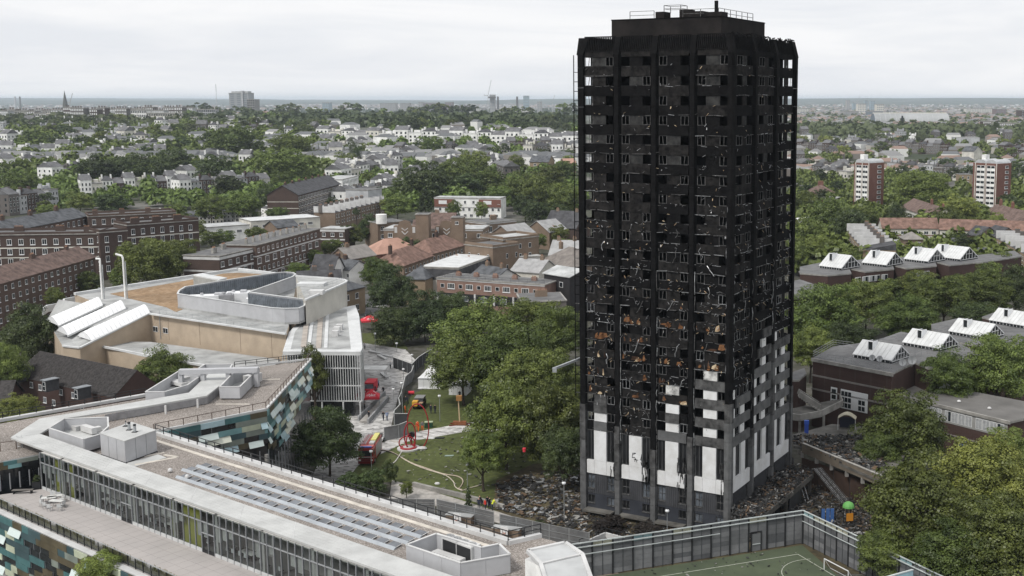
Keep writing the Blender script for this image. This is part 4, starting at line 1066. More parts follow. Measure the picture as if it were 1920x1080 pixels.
barrel((263,579.5),(281,588),(145,632),(171,641),'')
barrel((219,572),(236,580),(107,622),(127,631),'')
barrel((177,565.5),(193,574),(86,602),(110,613),'')
mb=MB();q0,q1=Vector(sv[0]),Vector(sv[5]);mb.bar(q0+Vector((0,0,.15)),q1+Vector((0,0,.15)),.45,.3,ROOFW);q2=Vector(sv[4]);mb.bar(q1+Vector((0,0,.15)),q2+Vector((0,0,.15)),.45,.3,ROOFW);mb.build('coping',lc)
mb=MB()
cc=Pp([(80,578),(88,572),(118,567),(120,560),(140,556)],12)
for i in range(4):mb.bar((*cc[i],11.2),(*cc[i+1],11.2),.4,1.6,ROOFW)
mb.build('stepped_parapet',lc)
lv=Pp([(530,659),(542,622.6),(572,590),(621.5,580),(666,572),(673,590),(679.6,652),(676,659.5)],LR)
MB().prism(lv,LR-.7,LR,ROOFW).build('roof_rim',lc)
lvi=Pp([(545,655),(553,622),(580,592),(628,582),(650,580),(658,655)],LR)
MB().prism(lvi,LR-.01,LR+.004,ROOFG).build('roof_membrane',lc)
body=Pp([(538,660),(548,625),(575,592),(663,575),(672,655),(668,661)],LR)
cx_=sum(p[0] for p in body)/6;cy_=sum(p[1] for p in body)/6
MB().prism([(cx_+(p[0]-cx_)*.93,cy_+(p[1]-cy_)*.93) for p in body],3.4,LR-.7,DGL).build('glazed_body',lc)
MB().prism([(cx_+(p[0]-cx_)*.86,cy_+(p[1]-cy_)*.86) for p in body],0,3.4,DGL).build('ground_floor_glazing',lc)
blade=MB();blade.box(-.05,.05,-.16,.16,3.3,LR-.6,ROOFW);bme=blade.mesh('louvre_blade')
edge=Pp([(530,659),(676,659.5),(679.6,652),(673,590),(667,573)],LR);rem=0;nb=0
for i in range(len(edge)-1):
 p,q=Vector((*edge[i],0)),Vector((*edge[i+1],0));L_=(q-p).length;s_=rem
 while s_<L_:
  c=p.lerp(q,s_/L_);inst('louvre_blade',bme,lc,(c.x-lc.location.x,c.y-lc.location.y,0),math.atan2(q.y-p.y,q.x-p.x));s_ += .46;nb += 1
 rem=s_-L_
mb=MB()
for i in range(len(edge)-1):
 for z in (3.4,6.3,9.6):mb.bar((*edge[i],z),(*edge[i+1],z),.25,.18,ROOFW)
mb.build('louvre_rail',lc)
for px,py in ((560,661),(600,661),(640,661),(672,661),(679,640),(676,610)):
 p=P(px,py,LR);m_=MB();m_.tube([(p[0],p[1],0),(p[0],p[1],3.4)],.14,ROOFW,8);m_.build('column',lc)
for q,mt in (([(571,597),(580,595),(574,650),(564,650)],CREAMSTRIP),([(597,590),(606,590),(602,652),(592,652)],CREAMSTRIP),([(582,603),(588,603),(582,652),(576,652)],ROOFW),([(611,588),(617,588),(614,652),(607,652)],ROOFW)):
 m_=MB();m_.prism(Pp(q,LR+.1),LR,LR+.14,M('roof_walkway',(.40,.36,.32),.9,.1,.5) if mt is CREAMSTRIP else ROOFW);m_.build('roof_strip',lc)
for px,py in ((632,623),(637,618),(629,630)):
 p=P(px,py,LR);m_=MB();m_.box(p[0]-.6,p[0]+.6,p[1]-.5,p[1]+.5,LR,LR+1.1,COPE);m_.build('roof_unit',lc)
tb=Pp([(572.6,563.5),(600,552),(636,536.5),(648,531),(650,528),(645,526),(631.7,523.8),(555,518.7)],17.9)
MB().prism(tb,LR-.2,17.9,PLAINW,ROOFG).build('tall_block',lc)
mb=MB()
for i in range(len(tb)-1):mb.bar((*tb[i],18.05),(*tb[(i+1)% len(tb)],18.05),.5,.35,ROOFW)
mb.build('coping',lc)
mb=MB();a_=P(578,553,17.9);mb.box(a_[0],a_[0]+3,a_[1],a_[1]+2,17.9,18.8,COPE);a_=P(590,537,17.9);mb.box(a_[0]-4,a_[0]+2,a_[1],a_[1]+3,17.9,18.5,ROOFW);mb.build('roof_unit',lc)
mb=MB();rail(mb,[P(560,560,17.9),P(640,530,17.9)],1.1,STEEL,2.5);mb.build('roof_rail',lc)
ring=[(333,551),(336,545),(347.5,538),(440,523),(520,511.5),(536,510.4),(549,511.4),(554.5,514.5),(548,519.5),(466.7,548),(520,555),(569,561),(573,564),(573,569),(570,574),(560,578),(534,578.8),(510,577.5)]
SZ=16.7
rg=Pp(ring,SZ);scr=thing('plant_screen','long curved grey plant screen standing on the leisure centre roof','plant screen',(sum(p[0] for p in rg)/len(rg),sum(p[1] for p in rg)/len(rg),UZ))
SLAT=M('screen_slat',(.17,.19,.215),.5,.14,.8,metal=.2)
cen=Vector((scr.location.x,scr.location.y,0))
for i in range(len(rg)):
 a,b=rg[i],rg[(i+1)% len(rg)]
 m_=MB();m_.bar((*a,(UZ+.4+SZ)/2),(*b,(UZ+.4+SZ)/2),.12,SZ-UZ-.4,ENCL);m_.build('screen_panel',scr)
 m_=MB();m_.bar((*a,SZ+.06),(*b,SZ+.06),.35,.14,ROOFW);m_.build('top_trim',scr)
 m_=MB();m_.bar((*a,UZ+.2),(*b,UZ+.2),.3,.4,ROOFG);m_.build('base_kerb',scr)
 d_=Vector((b[0]-a[0],b[1]-a[1],0));L_=d_.length;d_.normalize();nn=Vector((-d_.y,d_.x,0))
 ins=nn if i in range(0,18) else nn
 mid=Vector((a[0]+b[0],a[1]+b[1],0))/2
 sgn=-1 if True else 1
 ins=nn*sgn*.28
 m_=MB();n=max(1,int(L_/.55))
 for k in range(n):
  p=Vector((*a,0))+d_*(L_*(k+.1)/n)+ins;q=Vector((*a,0))+d_*(L_*(k+.9)/n)+ins;m_.bar((p.x,p.y,(UZ+SZ)/2+.1),(q.x,q.y,(UZ+SZ)/2+.1),.05,SZ-UZ-.6,SLAT)
 m_.build('inner_slats',scr)
m_=MB();m_.prism(rg,UZ+.02,UZ+.1,ROOFG);m_.build('deck',scr)
for k,(px,py,sx,sy,h,lb) in enumerate(((395,562,9,3,1.8,'long low white duct at the left end inside the curved screen'),(447,560,5,3.5,2.2,'large white air handler in the middle of the curved screen'),(425,566,3,2.5,2.4,'dark boxy unit beside the white air handler'),(505,528,9,3,1.6,'long white duct in the far arm of the curved screen'),(480,565,4,2.4,1.5,'round-ended white tank near the notch of the curved screen'))):
 p=P(px,py,UZ+.8);t_=thing('air_handling_unit',lb,'plant unit',(p[0],p[1],UZ+.1),.25)
 m_=MB();m_.box(-sx/2,sx/2,-sy/2,sy/2,0,h,POLY if k != 2 else CORR);inst('casing',m_.mesh('casing'),t_)
 m_=MB();m_.tube([(-sx*.2,0,h),(-sx*.2,0,h+.5)],.35,ENCL,8);m_.box(sx*.1,sx*.35,-sy*.3,sy*.3,h,h+.4,ENCL);inst('cowl',m_.mesh('cowl'),t_)
mb=MB();rail(mb,[P(300,590,UZ),P(534,626,UZ)],1.1,STEEL,2.2);t_=thing('roof_railing','thin grey railing along the top of the beige brick wall','railing',P(420,607,UZ));mb.build('rail',t_)
p=P(383,524,UZ);t_=thing('roof_hut','flat-topped grey plant hut at the back of the bare earth roof','plant hut',(p[0],p[1],UZ))
hp=Pp([(362,516),(408,525),(423,521),(378,512.5)],16.4);m_=MB();m_.prism(hp,UZ,16.2,M('hut_wall',(.34,.35,.34),.7,.1,.4));m_.build('wall',t_);m_=MB();m_.prism([(x+(x-t_.location.x)*.03,y) for x,y in hp],16.2,16.45,ROOFW);m_.build('roof',t_)
# ================================================================ THE PARK AND STREET BETWEEN
GRASS=ramp_mat('lawn_grass','noise',[(.28,(.085,.07,.032)),(.42,(.062,.075,.026)),(.6,(.095,.112,.036)),(.8,(.14,.14,.06))],1.1)
GRASSW=ramp_mat('scorched_grass','noise',[(.3,(.04,.034,.024)),(.5,(.085,.07,.042)),(.7,(.12,.105,.055))],.7)
COBB=ramp_mat('cobble_paving','voronoi',[(0,(.17,.165,.16)),(.3,(.38,.37,.355)),(.75,(.50,.49,.475)),(1,(.60,.59,.575))],1.6,stretch=((.7,1.5,1),.6),bump=.4)
ASPH=M('asphalt',(.11,.11,.112),.9,.12,.4,bump=.1)
PAVE=M('pale_paving',(.38,.36,.335),.9,.15,.7)
def sheet(name,pts,z,mat,label,cat,z0=None,kind='structure'):
 m_=MB();p=[P(x,y,z)[:2] for x,y in pts];m_.prism(p,z-.12 if z0 is None else z0,z,mat);return m_.build(name,None,label,cat,kind=kind)
sheet('lawn',[(800,728),(905,722),(1000,735),(1100,760),(1120,1010),(1000,985),(880,948),(770,903),(640,905),(672,868),(715,826),(760,800),(752,762),(780,735)],.03,GRASS,'patchy park lawn between the paving and the burnt tower','lawn')
sheet('scorched_ground',[(930,900),(1000,870),(1120,860),(1330,960),(1530,880),(1640,960),(1640,1075),(1100,1075),(1000,990),(925,955)],.05,GRASSW,'scorched littered ground around the foot of the tower','ground')
sheet('paved_path',[(660,640),(715,648),(760,655),(780,676),(777,690),(750,730),(740,770),(733,800),(700,850),(672,872),(645,905),(610,935),(570,930),(600,860),(640,800),(660,760)],.06,COBB,'pale cobbled path running down past the louvred building','path')
sheet('paved_path',[(700,835),(768,812),(860,795),(900,790),(1010,800),(1010,822),(890,806),(800,822),(762,828),(712,852)],.07,COBB,'narrow cobbled path crossing the lawn behind the red hoop sculpture','path')
sheet('paved_path',[(735,900),(790,915),(905,950),(960,968),(950,985),(860,958),(770,938),(730,935)],.07,PAVE,'pale paving curving along the lower edge of the lawn','path')
sheet('road',[(650,555),(700,550),(715,575),(712,600),(684,604),(665,580)],.04,ASPH,'short stretch of street beyond the leisure centre corner','road')
sheet('side_lawn',[(679,625),(745,622),(765,655),(712,650),(680,645)],.05,GRASS,'small patch of grass behind the hedge by the red gazebo','lawn')
mb=MB();kp=[P(x,y,0) for x,y in ((660,868),(705,838),(760,826),(830,812),(900,800))]
wp=[P(x,y,0) for x,y in ((775,912),(815,922),(860,932),(905,944),(945,955))]
m_=MB()
for i in range(4):m_.bar((wp[i][0],wp[i][1],.35),(wp[i+1][0],wp[i+1][1],.35),.5,.7,CONC)
m_.build('low_wall',None,'low weathered concrete wall along the lower edge of the lawn','wall')
m_=MB()
for (p,q) in (((672,790),(722,742)),((690,796),(728,752))):
 a=P(*p,0);b=P(*q,0);m_.bar((a[0],a[1],.5),(b[0],b[1],.5),.3,1.0,M('ramp_wall',(.30,.305,.31),.8,.1,.6))
a=P(682,793,0);b=P(725,747,0);m_.bar((a[0],a[1],.2),(b[0],b[1],.2),1.5,.35,PAVE);m_.build('entrance_ramp',None,'grey walled ramp rising beside the red gazebo','ramp')
for k,(x,y,x2,y2) in enumerate(((693,661,716,666),(709,668,724,676),(715,702,726,711),(716,668,735,671))):
 a=P(x,y,0);b=P(x2,y2,0);m_=MB();m_.bar((a[0],a[1],.25),(b[0],b[1],.25),.7,.5,COPE);m_.build('stone_bench',None,('long pale stone bench nearest the side lawn','pale stone bench in the middle of the upper path','short pale stone bench by the red van','pale stone bench beside the dark hoarding')[k],'bench')
# ---- people (each one continuous skinned body with clothing-coloured parts)
SKIN=M('skin',(.45,.28,.2),.7,0);HAIRM=M('hair',(.03,.022,.018),.8,0)
CLO={k:M('cloth_'+k,v,.9,.1,3.) for k,v in {'black':(.015,.016,.02),'navy':(.025,.03,.055),'white':(.62,.62,.64),'orange':(.75,.13,.025),'red':(.62,.05,.03),'grey':(.17,.17,.18),'denim':(.06,.08,.13),'blue':(.22,.28,.42),'hi_vis_yellow':(.6,.65,.05)}.items()}
PM={}
def person(px,py,label,top='black',leg='black',rz=0.,pose='stand',z=0.08,group=None,loc=None,held=None):
 p=loc or P(px,py,z)
 key=(top,leg,pose)
 if key not in PM:
  st={'stand':(.09,-.09,0,0),'walk':(.28,-.24,.2,-.2),'bend':(.10,-.10,.3,.3)}[pose]
  lean=.55 if pose == 'bend' else .04
  verts=[(0,0,.95),(0,lean*.25,1.18),(0,lean*.6,1.42),(0,lean*.75,1.53),(0,lean*.85+.01,1.66),(-.10,0,.90),(-.12,st[0]*.5,.50),(-.13,st[0],.08),(-.13,st[0]+.16,.04),(.10,0,.90),(.12,st[1]*.4,.50),(.13,st[1],.08),(.13,st[1]+.16,.04),(-.20,lean*.55,1.40),(-.26,lean*.5+st[3]*.4,1.13),(-.25,lean*.5+.1+st[3],.90),(.20,lean*.55,1.40),(.26,lean*.5+st[2]*.4,1.13),(.25,lean*.5+.1+st[2],.90)]
  edges=[(0,1),(1,2),(2,3),(3,4),(0,5),(5,6),(6,7),(7,8),(0,9),(9,10),(10,11),(11,12),(2,13),(13,14),(14,15),(2,16),(16,17),(17,18)]
  rad=[(.15,.11),(.14,.10),(.18,.12),(.06,.06),(.10,.115),(.10,.1),(.07,.07),(.05,.05),(.045,.035),(.10,.1),(.07,.07),(.05,.05),(.045,.035),(.07,.07),(.05,.05),(.035,.035),(.07,.07),(.05,.05),(.035,.035)]
  me=bpy.data.meshes.new('body');me.from_pydata(verts,edges,[]);o=bpy.data.objects.new('tmp_body',me);COL.objects.link(o)
  md=o.modifiers.new('s','SKIN');
  for i,sv_ in enumerate(me.skin_vertices[0].data):sv_.radius=rad[i];sv_.use_root=(i == 0)
  sb=o.modifiers.new('u','SUBSURF');sb.levels=1;sb.render_levels=1
  bpy.context.view_layer.update();dg=bpy.context.evaluated_depsgraph_get();bm_=bpy.data.meshes.new_from_object(o.evaluated_get(dg));bm_.name='body'
  for m2 in (CLO[top],CLO[leg],SKIN,HAIRM):bm_.materials.append(m2)
  for pl in bm_.polygons:
   c=pl.center;pl.material_index=3 if c.z>1.68 else 2 if c.z>1.5 else (1 if c.z<.93 and abs(c.x)<.21 else (2 if c.z<.92 else 0));pl.use_smooth=True
  bpy.data.objects.remove(o);PM[key]=bm_
 t_=thing('person',label,'person',p,rz,group)
 inst('body',PM[key],t_);return t_
person(719,740,'person in dark clothes walking alone at the top of the ramp','black','black',2.6,'walk')
person(719,788,'person in a dark jacket on the cobbled path, left of the pair','black','navy',3.0,'walk')
person(726,788,'person in a pale blue top on the cobbled path, right of the pair','blue','denim',3.1,'walk')
person(744,688,'person in dark clothes walking past the end of the dark hoarding','black','black',1.2,'walk')
person(732,691,'person in a white top walking down the upper path','white','black',2.9,'walk')
person(684,655,'person in a white shirt and black trousers beside the louvred corner','white','black',3.)
person(684,772,'person in black standing under the louvred corner near the ramp','black','black',2.)
person(692,787,'person in dark clothes at the foot of the ramp','black','black',2.5)
person(703,738,'person with a dark bag between the red van and the red gazebo','navy','black',.5)
person(710,727,'person in a blue top by the back of the red van','blue','black',1.5)
person(808,775,'person in dark uniform on the lawn, left of the standing pair','navy','navy',3.1)
person(816,775,'person in dark uniform on the lawn, right of the standing pair','black','navy',2.9)
person(862,748,'person in dark clothes standing before the second white tent','black','black',3.)
person(760,776,'person in orange overalls behind the hoarding near the lamp post','orange','orange',2.)
person(765,758,'person in navy crouching over kit beside the wavy hoarding','navy','navy',2.,'bend')
person(783,806,'person in orange overalls standing nearest the red hoops','orange','orange',3.,'stand')
person(785,808,'person in bright red overalls leaning forward behind the red hoops','red','orange',2.4,'bend')
person(792,807,'person in a grey top and orange trousers right of the red hoops','grey','orange',3.4)
for k,(x,y,tp_,lb) in enumerate(((898,955,'navy','leftmost, in navy'),(904,951,'black','second from the left, in black'),(910,957,'red','in bright red, in the middle'),(914,950,'navy','in navy, behind the one in red'),(918,954,'black','in black, right of the one in red'),(923,957,'hi_vis_yellow','rightmost, in a yellow jacket'))):
 person(x,y,'person huddled by the conical shrub, '+lb,tp_,'navy',k*1.1,'bend' if k % 2 else 'stand')
# ---- fire engine
RED=M('engine_red',(.30,.022,.02),.3,.06,1.,spec=.5);REDD=M('dark_red',(.16,.02,.02),.4,.05,1.)
GAZR=M('gazebo_red',(.62,.05,.07),.75,.06,.8)
TYR=M('tyre',(.02,.02,.02),.9,0);YELP=M('yellow_paint',(.62,.58,.2),.5,.05,1.)
def wheel(t_,x,y,r=.5,w_=.28):
 m_=MB();m_.tube([(x-w_/2,y,r),(x+w_/2,y,r)],r,TYR,16);o=inst('wheel',m_.mesh('wheel'),t_)
 m_=MB();m_.tube([(x-w_/2-.01,y,r),(x+w_/2+.01,y,r)],r*.5,STEEL,10);inst('rim',m_.mesh('rim'),o)
p=P(686,874,0);q=P(716,826,0);eng_rz=math.atan2(q[1]-p[1],q[0]-p[0])-math.pi/2
eng=thing('fire_engine','red fire engine with a roof ladder, parked on the cobbles by the big tree','fire engine',(p[0],p[1]+.1,.07),eng_rz)
def part(t_,name,fn,*a):
 m_=MB();fn(m_);return inst(name,m_.mesh(name),t_)
part(eng,'cab',lambda m:(m.box(-1.22,1.22,0,1.9,.55,1.45,RED),m.prism([(-1.2,.04),(1.2,.04),(1.2,1.9),(-1.2,1.9)],1.45,[2.75,2.75,2.85,2.85],RED)))
part(eng,'windscreen',lambda m:m.box(-1.05,1.05,-.03,.03,1.55,2.45,GLASS))
for x in (-1.21,1.21):part(eng,'side_window',lambda m:m.box(x-.02,x+.02,.3,1.3,1.6,2.4,GLASS))
part(eng,'grille',lambda m:(m.box(-.75,.75,-.05,0,.75,1.3,BLACKM),[m.box(-.75,.75,-.07,-.05,.85+k*.13,.9+k*.13,RED) for k in range(3)]))
part(eng,'bumper',lambda m:m.box(-1.22,1.22,-.15,.1,.35,.7,REDD))
for x in (-.95,.95):part(eng,'headlight',lambda m:m.box(x-.16,x+.16,-.07,-.0,.78,1.0,POLY))
part(eng,'light_bar',lambda m:m.box(-.9,.9,.3,.6,2.86,3.05,M('blue_beacon',(.1,.2,.6),.3,0)))
part(eng,'cab_roof_panel',lambda m:m.box(-1.05,1.05,.7,1.8,2.86,2.92,M('faded_red',(.5,.16,.15),.5,0)))
part(eng,'body',lambda m:m.box(-1.24,1.24,2.0,7.6,.5,2.9,RED))
for k in range(3):
 for x in (-1.25,1.25):part(eng,'locker_shutter',lambda m:m.box(x-.02,x+.02,2.2+k*1.75,3.75+k*1.75,.75,2.5,STEEL))
part(eng,'ladder',lambda m:(m.bar((-.85,1.2,3.25),(-.85,7.4,3.25),.08,.14,STEEL),m.bar((-.25,1.2,3.25),(-.25,7.4,3.25),.08,.14,STEEL),[m.bar((-.85,1.5+k*.42,3.25),(-.25,1.5+k*.42,3.25),.05,.05,STEEL) for k in range(14)]))
part(eng,'roof_box',lambda m:m.box(.2,1.0,3.4,7.4,2.92,3.3,YELP));part(eng,'roof_box',lambda m:m.box(.2,1.0,1.9,3.2,2.92,3.2,CANM))
for x in (-1.1,1.1):wheel(eng,x,1.2);wheel(eng,x,6.2)
part(eng,'stripe',lambda m:m.box(-1.22,1.22,-.04,0,1.35,1.43,COPE))
# ---- red van under the awning, gazebos
def gazebo(px,py,w_,d_,h,rz,label,text='rbkc'):
 p=P(px,py,.06);t_=thing('gazebo',label,'gazebo',p,rz)
 for x in (-w_/2,w_/2):
  for y in (-d_/2,d_/2):part(t_,'leg',lambda m:m.box(x-.04,x+.04,y-.04,y+.04,0,h,STEEL))
 part(t_,'canopy',lambda m:m.add([(-w_/2-.1,-d_/2-.1,h),(w_/2+.1,-d_/2-.1,h),(w_/2+.1,d_/2+.1,h),(-w_/2-.1,d_/2+.1,h),(0,0,h+1.25)],[(0,1,4),(1,2,4),(2,3,4),(3,0,4)],GAZR))
 part(t_,'valance',lambda m:m.add([(-w_/2-.1,-d_/2-.1,h-.4),(w_/2+.1,-d_/2-.1,h-.4),(w_/2+.1,d_/2+.1,h-.4),(-w_/2-.1,d_/2+.1,h-.4),(-w_/2-.1,-d_/2-.1,h),(w_/2+.1,-d_/2-.1,h),(w_/2+.1,d_/2+.1,h),(-w_/2-.1,d_/2+.1,h)],[(0,1,5,4),(1,2,6,5),(2,3,7,6),(3,0,4,7)],GAZR))
 if text:
  cu=bpy.data.curves.new('lettering','FONT');cu.body=text;cu.size=.95;cu.align_x='CENTER';cu.extrude=.01;o2=bpy.data.objects.new('tmp',cu);COL.objects.link(o2);bpy.context.view_layer.update();me_=bpy.data.meshes.new_from_object(o2.evaluated_get(bpy.context.evaluated_depsgraph_get()));bpy.data.objects.remove(o2);o=bpy.data.objects.new('lettering',me_);COL.objects.link(o);me_.materials.clear();me_.materials.append(POLY);o.parent=t_
  sl_=math.atan2(1.25,d_/2+.1);o.location=(0,-d_/2+.15,h+.22);o.rotation_euler=(sl_,0,0)
  for sx in (-1,1):
   m_=MB();
   sl2=1.25/(w_/2+.1)
   for (u,v,uu,vv) in ((.55,-.3,.62,.3),(.75,-.2,.85,.35),(.95,-.3,1.05,.15)):
    x0,x1=w_/2-uu*1.,w_/2-u*1.;m_.add([(sx*x0,v,h+(w_/2+.1-x0)*sl2+.03),(sx*x1,v,h+(w_/2+.1-x1)*sl2+.03),(sx*x1,vv,h+(w_/2+.1-x1)*sl2+.03),(sx*x0,vv,h+(w_/2+.1-x0)*sl2+.03)],[(0,1,2,3)],POLY)
   inst('crest',m_.mesh('crest'),t_)
 return t_
gazebo(697,764,2.9,2.9,2.3,.2,'red gazebo with white lettering and crest, at the top of the ramp')
gazebo(694,618,4.2,3.,2.6,.35,'larger red gazebo with white lettering by the street and dark bushes')
p=P(691,742,0);van=thing('red_van','red van with a white windscreen edge parked against the louvred building','van',(p[0],p[1],.07),.05)
part(van,'body',lambda m:(m.box(-1.0,1.0,0,1.1,.35,1.2,GAZR),m.box(-1.0,1.0,1.1,4.9,.35,2.3,GAZR)))
part(van,'windscreen',lambda m:m.add([(-.9,.5,1.2),(.9,.5,1.2),(.8,1.15,2.1),(-.8,1.15,2.1),(-.9,1.15,1.2),(.9,1.15,1.2)],[(0,1,2,3),(0,3,4),(1,5,2)],GLASSL))
for x in (-.7,.7):part(van,'headlight',lambda m:m.box(x-.17,x+.17,-.03,.02,.75,.95,POLY))
for x in (-.92,.92):wheel(van,x,.9,.34,.22);wheel(van,x,3.9,.34,.22)
p=P(703,712,0);aw=thing('white_awning','flat white awning on poles behind the red van','awning',(p[0],p[1],.07),.1)
part(aw,'cover',lambda m:m.prism([(-2.6,-1.3),(2.4,-1.5),(2.6,1.4),(-2.4,1.6)],[2.5,2.35,2.4,2.55],[2.55,2.4,2.6,2.7],WHITE))
for x in (-2.2,2.2):
 for y in (-1.1,1.1):part(aw,'pole',lambda m:m.box(x-.03,x+.03,y-.03,y+.03,0,2.4,STEEL))
# ---- white tents
TENT=M('tent_canvas',(.74,.75,.76),.7,.04,.5)
def tent(px,py,w_,d_,h,rz,label,peak=2.4):
 p=P(px,py,.05);t_=thing('white_tent',label,'tent',p,rz)
 part(t_,'side_wall',lambda m:m.box(-w_/2,w_/2,0,d_,0,h,TENT))
 n=12;m_=MB();v=[];c=(0,d_/2)
 rings=[(1.03,0),(.8,.14),(.55,.32),(.3,.58),(.1,.86),(.02,1.)]
 for s_,z in rings:
  for (x,y) in ((-1,-1),(0,-1),(1,-1),(1,0),(1,1),(0,1),(-1,1),(-1,0)):v.append((x*w_/2*s_,c[1]+y*d_/2*s_,h+z*peak))
 m_.add(v,[(j*8+i,j*8+(i+1)% 8,(j+1)*8+(i+1)% 8,(j+1)*8+i) for j in range(5) for i in range(8)],TENT);inst('roof',m_.mesh('roof'),t_)
 for k in range(1,4):part(t_,'wall_seam',lambda m:m.box(-w_/2+w_*k/4-.02,-w_/2+w_*k/4+.02,-.02,0,0,h,GREYR))
 part(t_,'eave_trim',lambda m:m.box(-w_/2-.05,w_/2+.05,-.06,-.02,h-.2,h,GREYR));return t_
tent(805,729,4.6,4.6,2.2,-.08,'white pointed tent with square walls at the top of the lawn',3.2)
tent(858,741,3.6,4.2,2.2,-.12,'second white tent, half hidden under the big plane tree',2.4)
p=P(799,728,.05);t_=thing('folded_sheets','white folded sheets lying in front of the pointed tent','sheets',(p[0],p[1],.05))
for k in range(4):part(t_,'sheet',lambda m:m.prism([(-1.6+k*.8,-.5),(-.7+k*.8,-.7),(-.6+k*.8,.1),(-1.5+k*.8,.2)],0,.15+.12*(k % 2),TENT))
# ---- off-road vehicle, trailer, green box, barrel
p=P(783,768,.05);jp=thing('off_road_vehicle','dark off-road vehicle with a yellow locker parked on the lawn','vehicle',p,.0)
part(jp,'body',lambda m:(m.box(-.95,.95,0,3.9,.5,1.15,BLACKM),m.box(-.85,.85,1.4,3.7,1.15,1.85,BLACKM)));part(jp,'roof',lambda m:m.box(-.9,.9,1.3,3.8,1.85,1.93,M('grey_hardtop',(.22,.22,.22),.6,0)))
part(jp,'windscreen',lambda m:m.box(-.8,.8,1.33,1.38,1.2,1.8,GLASSL));part(jp,'bonnet',lambda m:m.box(.05,.9,.1,1.25,1.15,1.2,M('tan_bonnet',(.4,.27,.17),.6,0)));part(jp,'yellow_locker',lambda m:m.box(-1.0,0,-.2,1.1,.7,1.6,M('locker_yellow',(.65,.36,.05),.5,.05,2.)))
for x in (-.85,.85):wheel(jp,x,.7,.4,.25);wheel(jp,x,3.1,.4,.25)
for x in (-.6,.6):part(jp,'headlight',lambda m:m.box(x-.12,x+.12,-.03,.02,.75,.95,POLY))
p=P(804,801,.05);gb=thing('green_crate','dark green crate with a pale lid on the narrow path','crate',p,.1)
part(gb,'box',lambda m:m.box(-.7,.7,-.4,.4,0,.95,M('crate_green',(.02,.06,.035),.6,0)));part(gb,'lid',lambda m:m.box(-.74,.74,-.44,.44,.95,1.05,M('crate_lid',(.35,.40,.26),.6,0)))
p=P(771,740,.05);t_=MB(o=p);t_.tube([(-.6,0,.4),(.6,.1,.4)],.35,GAZR,10);t_.build('red_barrel',None,'red barrel lying on the grass above the off-road vehicle','barrel')
hp=thing('hoop_sculpture','red sculpture of tall tube hoops rising from a round white base on the lawn','sculpture',P(766,842,.05))
HR=M('hoop_red',(.33,.03,.035),.4,.05,1.)
def hoop(cx,cz,rx,rz_,yaw,r=.11,y0=0):
 m_=MB();pts=[]
 for i in range(25):
  a=2*math.pi*i/24;x=cx+rx*math.cos(a);z=cz+rz_*math.sin(a);pts.append((x*math.cos(yaw)-y0*math.sin(yaw),x*math.sin(yaw)+y0*math.cos(yaw),z))
 m_.tube(pts,r,HR,7,cap=False);inst('hoop',m_.mesh('hoop'),hp)
hoop(.3,2.4,.95,2.2,.35);hoop(1.6,3.9,1.9,3.9,-.15,.1,.5);hoop(-.2,1.1,1.35,1.1,.1);hoop(.2,1.3,.8,1.2,1.2)
part(hp,'plinth',lambda m:(m.tube([(0,0,0),(0,0,.25)],1.9,COPE,20),m.tube([(0,0,.25),(0,0,.42)],1.4,HR,20),m.tube([(0,0,.42),(0,0,.46)],.9,CANM,16)))
part(hp,'drum',lambda m:m.tube([(.4,.6,2.2),(.4,1.2,2.2)],.55,BLACKM,12))
part(hp,'loose_sheet',lambda m:m.ell((2.4,-.2,.2),(.8,.5,.35),COPE,8,4))
p=P(862,797,.05);dg_=thing('cherry_picker','orange-based access mast with a pale arm standing on the path near the big trees','cherry picker',p)
part(dg_,'base',lambda m:(m.box(-1.2,1.2,-.5,.5,.1,.7,M('lift_orange',(.22,.085,.04),.6,.1,2.)),m.bar((-1.8,-.8,.1),(1.8,.8,.1),.2,.15,REDD),m.bar((-1.8,.8,.1),(1.8,-.8,.1),.2,.15,REDD)))
part(dg_,'mast',lambda m:m.bar((0,0,.7),(-.15,0,4.6),.2,.2,M('mast_cream',(.50,.38,.24),.6,0)));part(dg_,'basket',lambda m:m.box(-.5,.5,-.4,.4,4.6,5.5,M('lift_orange2',(.3,.16,.06),.6,0)))
def lamp(px,py,h,label,head='globe',z=.05):
 p=P(px,py,z);t_=thing('street_lamp',label,'street lamp',p,0)
 part(t_,'pole',lambda m:m.tube([(0,0,0),(0,0,h)],[.07,.05],STEEL,8))
 part(t_,'lantern',lambda m:(m.ell((0,0,h+.2),(.3,.3,.26),POLY,10,6),m.tube([(0,0,h+.38),(0,0,h+.48)],.16,BLACKM,8)));return t_
lamp(739,776,4.6,'tall lamp post on the cobbled path left of the wavy hoarding');lamp(755,783,6.4,'lamp post with a pale head standing behind the wavy hoarding');lamp(877,923,4.2,'lamp post with a blue-white head at the tip of the hose loop');lamp(697,890,3.6,'lamp post in front of the fire engine')
lamp(704,660,4.2,'lamp post in the side lawn beside the gazebo');lamp(744,661,2.0,'short lamp post before the dark bushes');lamp(773,694,3.2,'lamp post at the top corner of the dark hoarding');lamp(757,715,2.4,'short lamp post inside the bend of the upper path');lamp(825,790,4.6,'lamp post in the middle of the upper lawn')
lamp(1058,978,5.4,'lamp post among the litter beside the left corner of the tower');lamp(1251,1000,3.0,'lamp post hard against the foot of the tower, behind the ball court fence')
